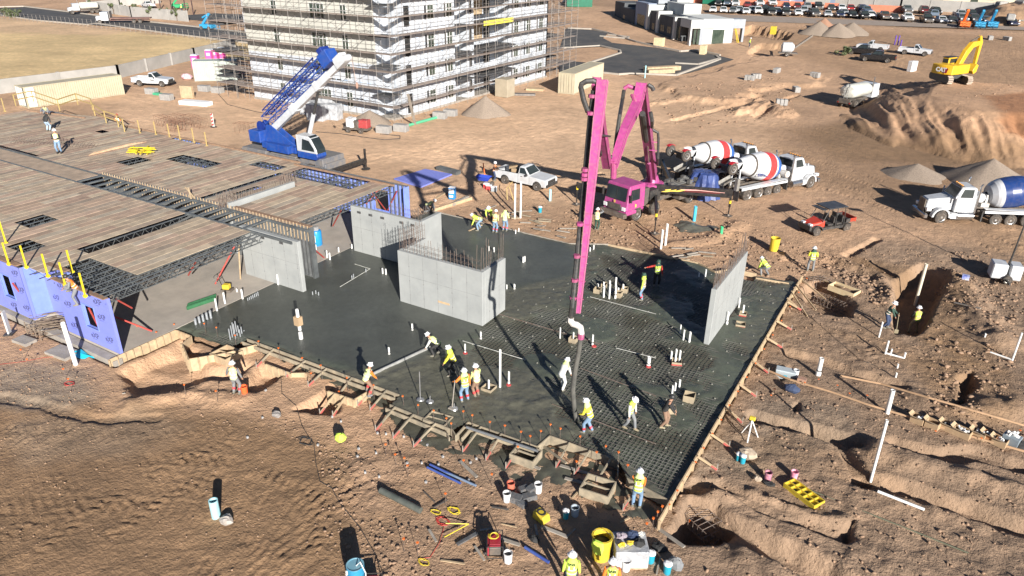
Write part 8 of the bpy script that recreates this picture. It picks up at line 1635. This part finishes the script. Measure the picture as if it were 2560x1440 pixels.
cage('rebar cage lying in the black pit at the near right corner', on(1725, 1300)+Vector((0, 0, .15)), 2.2, 1.0, .45, -.5, 9); cage('flat rebar grid on the dirt beside the near right pit', on(1778, 1352)+Vector((0, 0, .1)), 1.1, .9, .05, -.3, 5); cage('rebar cage in the pit by the plywood box', on(2075, 770)+Vector((0, 0, .15)), 1.9, .8, .4, -.4, 8); cage('upright rebar loops beside the far right form corner', on(2040, 722)+Vector((0, 0, .1)), 1.0, .5, .6, .8, 4)
for k, (px, py) in enumerate(((408, 312), (430, 318), (447, 308), (462, 322), (478, 310), (500, 318), (440, 326), (612, 330))):
 c = at(px, py); cage('rust-brown rebar chair frame %s' % ('standing alone nearer the crane' if px > 600 else 'in the stack beyond the deck'), c, 1.7, 1.1, 1.0, random.uniform(-.3, .3), 3, mat('rust_brown', (.20, .10, .06), (.14, .07, .05), 4, .7))
 if px < 600: COL.objects[-1]['group'] = 'rebar chairs beyond the deck'
for k in range(18):
 a = rs2.uniform(0, 3); c = on(rs2.uniform(1060, 1660), rs2.uniform(1225, 1420), 2); L = rs2.uniform(.15, .45); b = MB(); b.bar((c.x-L*math.cos(a), c.y-L*math.sin(a), c.z+.04), (c.x+L*math.cos(a), c.y+L*math.sin(a), c.z+.07), rs2.uniform(.04, .12), .03)
 b.build('scrap', (lum, greyl, greyl, steel)[k % 4], label='small scrap of lumber or steel dropped on the near dirt among the tools', cat='scrap', group='scraps on the near dirt')
def stackbox(label, px, py, sx, sy, sz, m_, rz=0, nm='stack', cat='stack', bev=.03):
 b = MB(); b.box((0, 0, sz/2), (sx, sy, sz)); o = b.build(nm, m_, label=label, cat=cat, bevel=bev); o.location = on(px, py); o.rotation_euler.z = rz; return o
blkst = mat('grey_block', (.33, .32, .30), (.25, .24, .23), 2.5, .8)
for k, (px, py, sx, sz) in enumerate(((795, 300, 2.2, 1.9), (835, 298, 1.8, 1.8), (775, 285, 2.0, 1.6), (820, 280, 2.2, 1.7))): stackbox('shrink-wrapped pallet of blocks behind the crane, %s' % ('front left', 'front right', 'back left', 'back right')[k], px, py, sx, 1.3, sz, film, .2, 'wrapped_pallet', 'pallet')
for k, (px, py, lb) in enumerate(((512, 228, 'grey block stack left of two before the scaffold'), (545, 232, 'grey block stack right of two before the scaffold'), (418, 250, 'grey block stack by the deck guardrail'), (960, 332, 'grey block stack left of two by the green hose'), (1003, 328, 'grey block stack right of two by the green hose'), (1100, 296, 'grey block stack left of two at the gravel pile'), (1126, 290, 'grey block stack right of two at the gravel pile'), (380, 235, 'pale block stack with a green cover'))): stackbox(lb, px, py, 1.6, .9, .8, blkst, .2, 'block_stack', 'block stack')
stackbox('plywood sheets leaning in a stack by the container', 470, 245, 1.8, .5, 1.6, lum, .3, 'plywood_stack', 'plywood'); stackbox('long white foam sheet stack on the dirt', 490, 262, 4.2, 1.3, .5, mat('foam_white', g(.75), g(.68), 2, .6), .25, 'foam_stack', 'foam stack'); stackbox('flat green bundle near the parked pickup', 398, 238, 1.8, .6, .3, mat('bundle_mint', (.06, .36, .2), (.05, .3, .16)), .1, 'green_bundle', 'bundle')
c = at(895, 330); t = thing('mortar_mixer', 'towable mortar mixer with white drums and a red engine by the building', 'mixer', c, .2); b = MB()
for k, (x, y) in enumerate(((-1.0, -.2), (-.6, .3), (-.5, -.4), (-1.1, .4))): b.lathe([(.3, 0), (.3, .9)], 12, Matrix.Translation((x, y, .6)))
b.build('drums', wbk, t); b = MB(); b.box((.9, 0, 1.0), (1.1, .9, .9)); b.build('engine', mat('engine_red', (.4, .04, .05), (.33, .05, .05), 3, .5, dust=.3), t, bevel=.05); b = MB(); b.bx(-1.5, 1.5, -.6, .6, .35, .6); b.lathe([(.5, 0), (.6, .7)], 14, Matrix.Translation((.1, 0, .6))); b.build('chassis', steel, t)
for x in (-.8, .8):
 for s in (-1, 1): wheel(t, x, s*.7, .3, .2)
stackbox('tan plywood doghouse at the foot of the white facade', 1262, 240, 2.0, 2.0, 2.4, mat('ply_tan', (.36, .31, .23), (.3, .26, .19), 1, .8), 0, 'plywood_shed', 'shed'); stackbox('shallow lumber frame on the dirt before the container', 1338, 226, 2.6, 1.2, .3, lum, .3, 'lumber_tray', 'lumber'); stackbox('stack of scaffold tubes on the dirt by the facade', 1310, 238, 3.2, 1.0, .25, pipe_m, .5, 'tube_stack', 'tubes')
def pile(label, px, py, r, h, m_, p=None):
 c = p or on(px, py); n = 40; rg = []; rs_ = random.Random(int(px))
 for k in range(9):
  u = k/8; rr = r*(1-u)**1.05+.02; rg.append([(c.x+(rr*(1+.10*math.sin(3*a+px)+.05*math.sin(7*a)))*math.cos(a)+rs_.uniform(-.06, .06)*(1-u), c.y+rr*math.sin(a)*(1+.05*math.sin(5*a)), c.z-.1+h*u**.92+rs_.uniform(-.04, .04)*(1-u)) for a in [6.2832*j/n for j in range(n)]])
 b = MB(); b.rings(rg); return b.build('gravel_pile', m_, label=label, cat='gravel pile', smooth=True)
grv = mat('gravel', (.30, .24, .185), (.21, .165, .13), 9, .95, bump=.5, bsc=14)
pile('round grey gravel pile before the scaffolded building', 1213, 292, 3.1, 2.3, grv, at(1213, 284)); pile('brownish gravel pile, left of two right of the mixers', 2292, 452, 2.9, 1.3, grv, at(2288, 440)); pile('tall gravel pile, right of two behind the entering mixer', 2475, 470, 3.8, 2.3, grv, at(2468, 455)); pile('grey sand pile behind the mortar mixer', 925, 310, 2.6, 1.5, grv, at(925, 305))
for k, (px, py, r, h) in enumerate(((2045, 84, 4.0, 2.6), (2092, 88, 4.2, 2.6), (2128, 84, 4.0, 2.4), (2058, 72, 3.2, 2.4))): q_ = Wb([(px, py)])[0]; pile('distant gravel pile, %s of four below the car park' % ('first', 'second', 'third', 'reddish rear one')[k], px, py, r, h, grv if k < 3 else mat('red_dirt', (.36, .2, .13), (.3, .17, .11), 5, .9), Vector((q_[0], q_[1], float(base(*q_)))))
for k, (px, py) in enumerate(((1872, 208), (1888, 204), (1940, 188), (1990, 228), (2036, 197), (1952, 268), (2278, 178), (2475, 98), (2517, 100), (2545, 235))):
 q_ = Wb([(px, py)])[0]; c = Vector((q_[0], q_[1], H(*q_))); b = MB(); s_ = 1.6 if k != 6 else 2.2
 for j in range(3): b.box((-.5+j*.5, 0, .35 if k != 6 else .8), (.46, .8, .8 if k != 6 else 1.7))
 o = b.build('concrete_block', blkst if k not in (6,) else wbk, label=('pale concrete blocks on the dirt plateau, nearest pair left', 'pale concrete blocks on the dirt plateau, nearest pair right', 'pale upright blocks beside a red flag', 'flat pale block on the light track', 'small block stack left of the water truck', 'muddy blocks in the churned berm', 'white wrapped bundle between black pickup and excavator', 'concrete block left of two on the far dirt', 'concrete block right of two on the far dirt', 'pale block right of the excavator')[k], cat='block', bevel=.05); o.location = c; o.rotation_euler.z = k*.7
q_ = Wb([(1966, 140)])[0]; t = thing('tow_tank', 'small white towable tank on the far dirt with a chute behind it', 'tank trailer', (q_[0], q_[1], float(base(*q_))), .3); b = MB(); b.lathe([(.4, -1.2), (.9, -.9), (.95, .6), (.5, 1.1)], 16, Matrix.Translation((0, 0, 1.5)) @ Matrix.Rotation(R_(90), 4, 'Y')); b.build('tank', pw, t, smooth=True); b = MB(); b.bx(-1.5, 1.8, -.7, .7, .45, .65); b.bar((1.2, 0, 1.5), (4.0, 1.0, 3.6), .3); b.build('frame', steel, t)
for s in (-1, 1): wheel(t, 0, s*.9, .4, .25)
sp_ = W([(1680, 553), (1705, 545), (1740, 552), (1790, 560), (1800, 568), (1760, 572), (1700, 570)]); xs2 = np.arange(-18, -10, .1); ys2 = np.arange(46, 56, .1); XX, YY = np.meshgrid(xs2, ys2); ax_, ay_ = XX.ravel(), YY.ravel(); sq = sdf(np.stack([ax_, ay_], 1), sp_)+fbm(ax_, ay_, 1.2, 3)*.8
tag(sheet('spilled_concrete', ax_, ay_, height(ax_, ay_)+np.clip(sq*.25, 0, .22)+.02+np.abs(fbm(ax_, ay_, 3, 3))*.1, len(xs2), len(ys2), sq > 0, wc, np.tile(np.array((.11, .108, .088)), (len(ax_), 1))), 'patch of spilled wet concrete below the blue tarp', kind='stuff')
# ================================================================ FAR SETTING
asph = mat('asphalt', (.050, .052, .055), (.085, .082, .078), .25, .85, bump=.2, bsc=10, dust=.12); kerb = mat('kerb_concrete', (.38, .34, .29), (.31, .28, .24), 1, .8); cpad = mat('pad_concrete', (.36, .34, .31), (.30, .28, .25), .6, .8)
drape('asphalt_road', Wb([(1420, 88), (1440, 84), (1500, 92), (1530, 108), (1640, 120), (1700, 132), (1740, 129), (1780, 137), (1800, 141), (1835, 150), (1790, 165), (1690, 190), (1568, 187), (1545, 188), (1500, 182), (1400, 190), (1395, 150), (1470, 158), (1550, 133), (1545, 125), (1500, 118), (1420, 122)]), asph, .09)
drape('asphalt_road', Wb([(1415, 72), (1480, 76), (1520, 84), (1500, 104), (1420, 122), (1400, 120)]), asph, .095)
drape('side_road', Wb([(-60, 22), (60, 18), (160, 30), (330, 52), (480, 68), (620, 84), (620, 108), (520, 96), (330, 72), (220, 62), (100, 52), (0, 38), (-60, 30)]), asph, .09); drape('cross_road', Wb([(470, 38), (540, 34), (640, 38), (640, 66), (520, 54), (470, 50)]), asph, .088)
drape('parking_lane', Wb([(1740, 34), (2560, 66), (2640, 90), (2560, 76), (1740, 50)]), mat('packed_gravel', (.30, .25, .21), (.25, .2, .165), .8, .9), .06)
def kerbline(pts, w_=.35, h=.16, m=kerb):
 P_l = [(x, y, float(base(x, y))+h) for x, y in Wb(pts)]; b = MB()
 for i in range(len(P_l)-1): b.bar(P_l[i], P_l[i+1], w_, .28)
 b.build('kerb', m, kind='structure')
for k in ([(1420, 72), (1480, 74), (1522, 84), (1590, 106), (1640, 118), (1700, 130), (1742, 127), (1800, 140)], [(1400, 122), (1500, 116), (1550, 128), (1552, 134), (1470, 160)], [(1500, 183), (1545, 188), (1575, 186), (1690, 190), (1800, 150), (1790, 142)], [(1688, 160), (1745, 163), (1800, 148)], [(1500, 92), (1570, 98), (1572, 94), (1520, 88)],
  [(-60, 20), (60, 17), (160, 29), (330, 51), (480, 67), (620, 83)], [(-60, 31), (100, 53), (220, 63), (240, 60), (330, 73), (520, 97), (620, 109)]): kerbline(k)
cl = thing('clubhouse', 'low white and grey stuccoed building beyond the asphalt, its shaded side coloured dark', 'building', (-49, 149.4, 1.3), R_(43)); cl.scale = (.56, 1.12, 1); dg = mat('shaded_stucco', (.060, .066, .072), (.085, .09, .095), .6, .85); wh = mat('white_stucco', (.52, .53, .51), (.46, .47, .45), .5, .8); md = mat('grey_stucco', (.30, .32, .34), (.25, .27, .3), .6, .8); wb_ = mat('wrap_blue', (.24, .28, .36), (.2, .24, .32), .8, .7)  # dark stucco: shade of the side away from the sun, put into the colour
def cb2(nm, x0, x1, y0, y1, z0, z1, m): b = MB(); b.bx(x0, x1, y0, y1, z0, z1); return b.build(nm, m, cl)
for q in (('wall', 0, 9, 32, 38, 0, 5.2, dg), ('wall', -1, 6, 24.5, 32, 0, 4.3, dg), ('tower', -.6, 8, 17.6, 24.5, 0, 6.2, wb_), ('pier', -1.2, 8, 16.6, 17.6, 0, 6.0, wh), ('wall', -.2, 8, 13, 16.6, 0, 4.9, dg), ('pier', -.7, 7, 12.0, 13, 0, 5.1, wh), ('wall', 0, 8, 5, 12, 0, 4.5, dg), ('pier', -.6, 7, 4.2, 5, 0, 4.7, wh), ('wall', .4, 8, 2, 4.2, 0, 4.6, dg),
  ('wall', -.3, 9, -2.5, 2, 3.2, 4.8, wh), ('pier', -.3, .3, -2.5, -1.7, 0, 3.2, wh), ('pier', 3.4, 4.6, -2.5, -1.7, 0, 3.2, md), ('wall', 4.6, 16, -2.2, 8, 0, 4.9, wh), ('wall', 16, 21, -2.0, .6, 3.1, 4.8, md), ('pier', 20.2, 21, -2.0, -1.2, 0, 3.1, md), ('pier', 16, 16.6, -2.0, -1.2, 0, 3.1, md), ('parapet', 6, 13, 8, 16, 4.5, 6.8, wh), ('parapet', 3, 9, 17, 27, 6.2, 7.0, md), ('parapet', 8.4, 15, 14, 22, 0, 8.0, wh), ('canopy', 7, 16, 20, 26, 5.6, 6.2, md), ('parapet', 9, 14, 27, 36, 0, 6.4, wh)): cb2(*q)
for (y0, y1, z0, z1, x) in ((19, 23.2, 0, 3.6, -.62), (30, 31, 0, 2.6, -1.02), (14.2, 15.4, 1, 2.4, -.22), (9.6, 10.3, 1.2, 2.5, -.02), (10.5, 11.2, 1.2, 2.5, -.02), (6.4, 7.1, 1.2, 2.5, -.02), (7.3, 8.0, 1.2, 2.5, -.02), (2.5, 3.8, 0, 3.0, .38)): cb2('window', x, x+.02, y0, y1, z0, z1, wglass)
for (x0, x1, z1) in ((8.5, 13, 2.9), (1, 1.9, 3.0), (2.4, 3.3, 3.0)): cb2('window', x0, x1, -2.52 if x0 < 4 else -2.22, -2.5 if x0 < 4 else -2.2, .2, z1, wglass)
b = MB(); b.bar((17.2, -1.9, 3.1), (18.6, -2.4, 0), .15); b.bar((17.6, -1.9, 3.1), (19.2, -2.4, 0), .15); b.build('ladder', yel, cl)
bw = mat('block_wall', (.36, .345, .32), (.29, .28, .26), .5, .85)
def wall(label, pts, h, m=bw, pil=6.):
 t = thing('block_wall', label, 'wall', (0, 0, 0)); b = MB(); p = MB()
 for i in range(len(pts)-1):
  a, c = Vector((*pts[i], float(base(*pts[i])))), Vector((*pts[i+1], float(base(*pts[i+1])))); b.bar(a+Vector((0, 0, h/2)), c+Vector((0, 0, h/2)), .2, h); n = int((c-a).length/pil)
  for k in range(n+1): q = a.lerp(c, k/max(1, n)); p.bar(q-Vector((0, 0, .1)), q+Vector((0, 0, h+.08)), .34)
 b.build('wall_body', m, t); p.build('pilasters', m, t); return t
wall('long grey block wall between the dirt site and the straw field', [(-112, 8), (-110.5, 49), (-109.2, 66), (-116.5, 85), (-121.5, 98)], 1.9)
wall('long grey block wall at the top right behind the parked cars', [p for p in Wb([(1840, 2), (2000, 8), (2250, 24), (2560, 40), (2700, 46)])], 2.6)
wall('grey block wall with shrubs before it at the top left', [p for p in Wb([(222, 26), (330, 42), (470, 54)])], 2.6); wall('low grey wall running back beside the parked white pickup', [p for p in Wb([(222, 26), (300, 16), (400, 8)])], 2.2)
def fence(label, pts, h=1.8, n=26):
 t = thing('chain_fence', label, 'fence', (0, 0, 0)); P_l = [Vector((*p, float(base(*p)))) for p in pts]; b = MB(); r = MB()
 for i in range(len(P_l)-1):
  for k in range(n): q = P_l[i].lerp(P_l[i+1], k/n); b.tube([q, q+Vector((0, 0, h))], .04, 4)
  for z in (.2, .7, 1.25, h): r.tube([P_l[i]+Vector((0, 0, z)), P_l[i+1]+Vector((0, 0, z))], .015, 3)
 b.build('posts', pipe_m, t); r.build('rails', pipe_m, t)
fence('chain-link fence along the near kerb of the side road', Wb([(-40, 44), (220, 68), (560, 106)]))
hs = mat('house_cream', (.55, .50, .38), (.48, .43, .33), .5, .8)
for k, (px, w_) in enumerate(((2060, 14), (2290, 16), (2420, 16), (2540, 16))):
 q = Wb([(px, 14 if px > 2100 else 6)])[0]; t = thing('house', 'cream house behind the grey wall at the top right, %s of four' % ('first', 'second', 'third', 'last')[k], 'house', (q[0], q[1]+12, float(base(*q)))); b = MB(); b.bx(-w_/2, w_/2, 0, 10, 0, 5.6); b.build('walls', hs, t)
 for j in range(4): b = MB(); b.bx(-w_/2+1+j*3.6, -w_/2+2.8+j*3.6, -.03, 0, 1.0 if j % 2 else .2, 2.4); b.build('window', wglass, t)
 b = MB(); b.ext([(-1, 5.6), (11, 5.6), (5, 8)], w_+1, Matrix.Rotation(R_(90), 4, 'Z')); b.build('roof', mat('roof_tile', (.25, .14, .1), (.3, .18, .12), 1, .8), t)
obr = mat('barrier_orange', (.60, .20, .12), (.52, .17, .10), .8, .7); rackm = mat('rack_slate', (.16, .22, .26), (.20, .22, .36), .5, .6)
for k, (a, c) in enumerate(((1700, 1780), (1990, 2030), (2055, 2090), (2165, 2255), (1840, 1990))):
 p, q = [Vector((*v, float(base(*v)))) for v in Wb([(a, 8+(a-1700)*.047), (c, 8+(c-1700)*.047)])]; b = MB(); b.bar(p+Vector((0, 3, .8)), q+Vector((0, 3, .8)), .5, 1.5); b.build('orange_barrier', obr, label='orange mesh barrier behind the parked cars, number %s from the left' % ('one', 'three', 'four', 'five', 'two')[k], cat='barrier')
for k, px in enumerate((1880, 1960, 2030, 2090, 2132, 2180, 2240)):
 q = Wb([(px, 5+(px-1700)*.043)])[0]; t = thing('storage_rack', 'long slate-coloured covered rack behind the cars, %s from the left' % ('first', 'second', 'third', 'fourth', 'fifth', 'sixth', 'seventh')[k], 'rack', (q[0], q[1]+8, float(base(*q)))); b = MB(); b.box((0, 0, 2.6), (6.6, 3.2, .25)); b.build('cover', rackm, t); b = MB(); b.box((0, 0, 1.2), (6.2, 2.6, 2.2)); b.build('stacked_load', rackm if k % 2 else bw, t)
def lift(label, px, py, m, rz=0.):
 q = Wb([(px, py)])[0]; t = thing('boom_lift', label, 'lift', (q[0], q[1], float(base(*q))), rz); b = MB(); b.box((0, 0, .8), (3.0, 2.0, .9)); b.bar((-1.2, 0, 1.2), (1.0, 0, 3.6), .5); b.bar((1.0, 0, 3.6), (-1.2, .2, 2.6), .35); b.build('machine', m, t, bevel=.05); b = MB()
 for s in (-.7, .7):
  for z in (.3, .9, 1.4): b.tube([(1.4, s, z), (2.8, s, z)], .05, 4); b.tube([(2.8, -.7, z), (2.8, .7, z)], .05, 4)
  b.tube([(1.4, s, .3), (1.4, s, 1.4)], .05, 4); b.tube([(2.8, s, .3), (2.8, s, 1.4)], .05, 4)
 b.build('basket', m, t)
 for x in (-1, 1):
  for s in (-1, 1): wheel(t, x, s*1.0, .42, .3)
lbl = mat('lift_blue', (.03, .28, .50), (.04, .24, .42), 1, .5); lift('orange boom lift at the right end of the car row', 2408, 68, cap, -1.4); lift('blue boom lift right of the orange one', 2446, 69, lbl, -1.4); lift('blue boom lift at the far end of the car row', 2477, 69, lbl, -1.4); lift('blue telescopic lift on the side road left of the tall building', 520, 74, lbl, .3); lift('green lift behind the grey wall at the top left', 445, 22, mat('lift_green', (.03, .3, .12), (.03, .25, .1)), .8)
q = Wb([(245, 58)])[0]; t = thing('flatbed_truck', 'white flatbed truck with a long dark bed on the side road', 'flatbed truck', (q[0]+2, q[1]+1, 0), R_(225)); b = MB(); b.bx(-.9, .9, -1.1, 1.1, .7, 2.7); b.bx(.9, 2.0, -.9, .9, .7, 1.7); b.build('cab', pw, t, bevel=.06); b = MB(); b.bx(-10.5, -1.3, -1.2, 1.2, 1.15, 1.35); b.bx(-10.0, -1.0, -.4, .4, .7, 1.15); b.build('bed', mat('bed_rust', (.16, .08, .07), (.22, .14, .11), 1, .7), t); b = MB(); b.bx(-1.35, -1.2, -1.2, 1.2, 1.35, 2.9); b.build('headboard', pipe_m, t); b = MB(); b.bx(.905, .92, -.9, .9, 1.75, 2.5); b.build('windshield', glass, t)
for x in (1.2, -6.6, -8.0):
 for s in (-1, 1): wheel(t, x, s*1.0, .5, .35)
dup(wt, (-212.0, 124.0, .2), R_(250), 'white tank truck far off at the top left by the road bend'); lg_ = stackbox('long lumber bundle on the dark asphalt, upper of two', 1655, 178, 6.5, 1.4, .8, lum, .9, 'lumber_bundle', 'lumber'); stackbox('long lumber bundle on the dark asphalt, lower of two', 1650, 184, 5.0, 1.2, .7, lum, .9, 'lumber_bundle', 'lumber')
for (px, py, lb) in ((1647, 116, 'plywood crate at the kerb before the clubhouse'), (1757, 136, 'upright plywood crate on the asphalt right of the clubhouse'), (1932, 86, 'small yellow cabinet on the far dirt')): q = Wb([(px, py)])[0]; b = MB(); b.box((0, 0, .8), (1.8 if px < 1700 else 1.0, 1.4, 1.6)); o = b.build('plywood_crate', MATS['clean_plywood'] if px < 1900 else cyb, label=lb, cat='crate'); o.location = (q[0], q[1], float(base(*q))+.05)
grn = mat('bin_green', (.01, .14, .08), (.01, .11, .06), 1, .5); q = Wb([(1448, 14)])[0]; stackbox('dark green waste container beyond the scaffold', 1448, 16, 7, 3, 2.4, grn, .5, 'waste_container', 'container'); stackbox('dark green waste container behind the clubhouse', 1790, 10, 7, 3, 2.4, grn, .1, 'waste_container', 'container')
for k, px in enumerate((380, 402, 430, 465, 484)): q = Wb([(px, 18+k*5)])[0]; b = MB(); b.tube([(0, 0, 0), (0, 0, 5.5)], .16, 6); o = b.build('steel_column', mat('column_brown', (.05, .03, .03), (.07, .04, .04), 2, .7), label='dark steel column beside the cross road, %s from the left' % ('first', 'second', 'third', 'fourth', 'fifth')[k], cat='column'); o.location = (q[0], q[1], 0)
leaf = mat('leaf_green', (.06, .085, .035), (.115, .13, .06), 5, .8)
def tree(label, px, py, h, r, n=420):
 q = Wb([(px, py)])[0]; z0 = float(base(*q)); t = thing('tree' if h > 2.2 else 'shrub', label, 'tree' if h > 2.2 else 'shrub', (q[0], q[1], z0)); rs_ = random.Random(int(px)); b = MB(); b.tube([(0, 0, 0), (.05, 0, h*.4), (0, .1, h*.8)], [.10, .07, .03], 6)
 for k in range(5): a = k*1.3; b.tube([(0, 0, h*(.25+.1*k)), (r*.6*math.cos(a), r*.6*math.sin(a), h*(.45+.1*k))], [.04, .015], 4)
 b.build('trunk', mat('bark', (.12, .08, .05), (.09, .06, .04)), t); b = MB()
 cl_ = [(rs_.gauss(0, r*.38), rs_.gauss(0, r*.38), h*rs_.uniform(.35, .95), r*rs_.uniform(.22, .42)) for _ in range(9)]
 for _ in range(n):
  c = rs_.choice(cl_); d = Vector((rs_.gauss(0, 1), rs_.gauss(0, 1), rs_.gauss(0, 1))).normalized()*c[3]*rs_.uniform(.5, 1.1); p = Vector(c[:3])+d; u = Vector((rs_.gauss(0, 1), rs_.gauss(0, 1), rs_.gauss(0, 1))).normalized()*.12; v = u.cross(d).normalized()*.09; b.quad(p-u-v, p+u-v, p+u+v, p-u+v)
 b.build('crown', leaf, t)
for k, (px, py) in enumerate(((226, 30), (314, 38), (345, 42), (380, 46), (412, 48), (443, 52), (285, 36))): tree('young upright tree, %s along the grey wall at the top left' % ('first', 'third', 'fourth', 'fifth', 'sixth', 'last', 'second')[k], px, py, 3.2, 1.1)
tree('low spreading tree before the grey wall at the top right', 2208, 18, 3.2, 2.6, 700); tree('small shrub left of the two black pickups', 2112, 138, 1.2, 1.3, 300); tree('dry bush at the left end of the straw field', 12, 42, 2.0, 3.0, 500); tree('second dry bush at the left end of the straw field', 38, 44, 1.8, 2.4, 400)
for k, (px, py) in enumerate(((2470, 30), (2500, 26), (2530, 34), (2548, 24))): stackbox('broken concrete lump in the rubble heap at the top right, %s' % ('first', 'second', 'third', 'fourth')[k], px, py, 2.6, 1.6, 1.3, blkst, k*.8, 'rubble_block', 'rubble', .2)
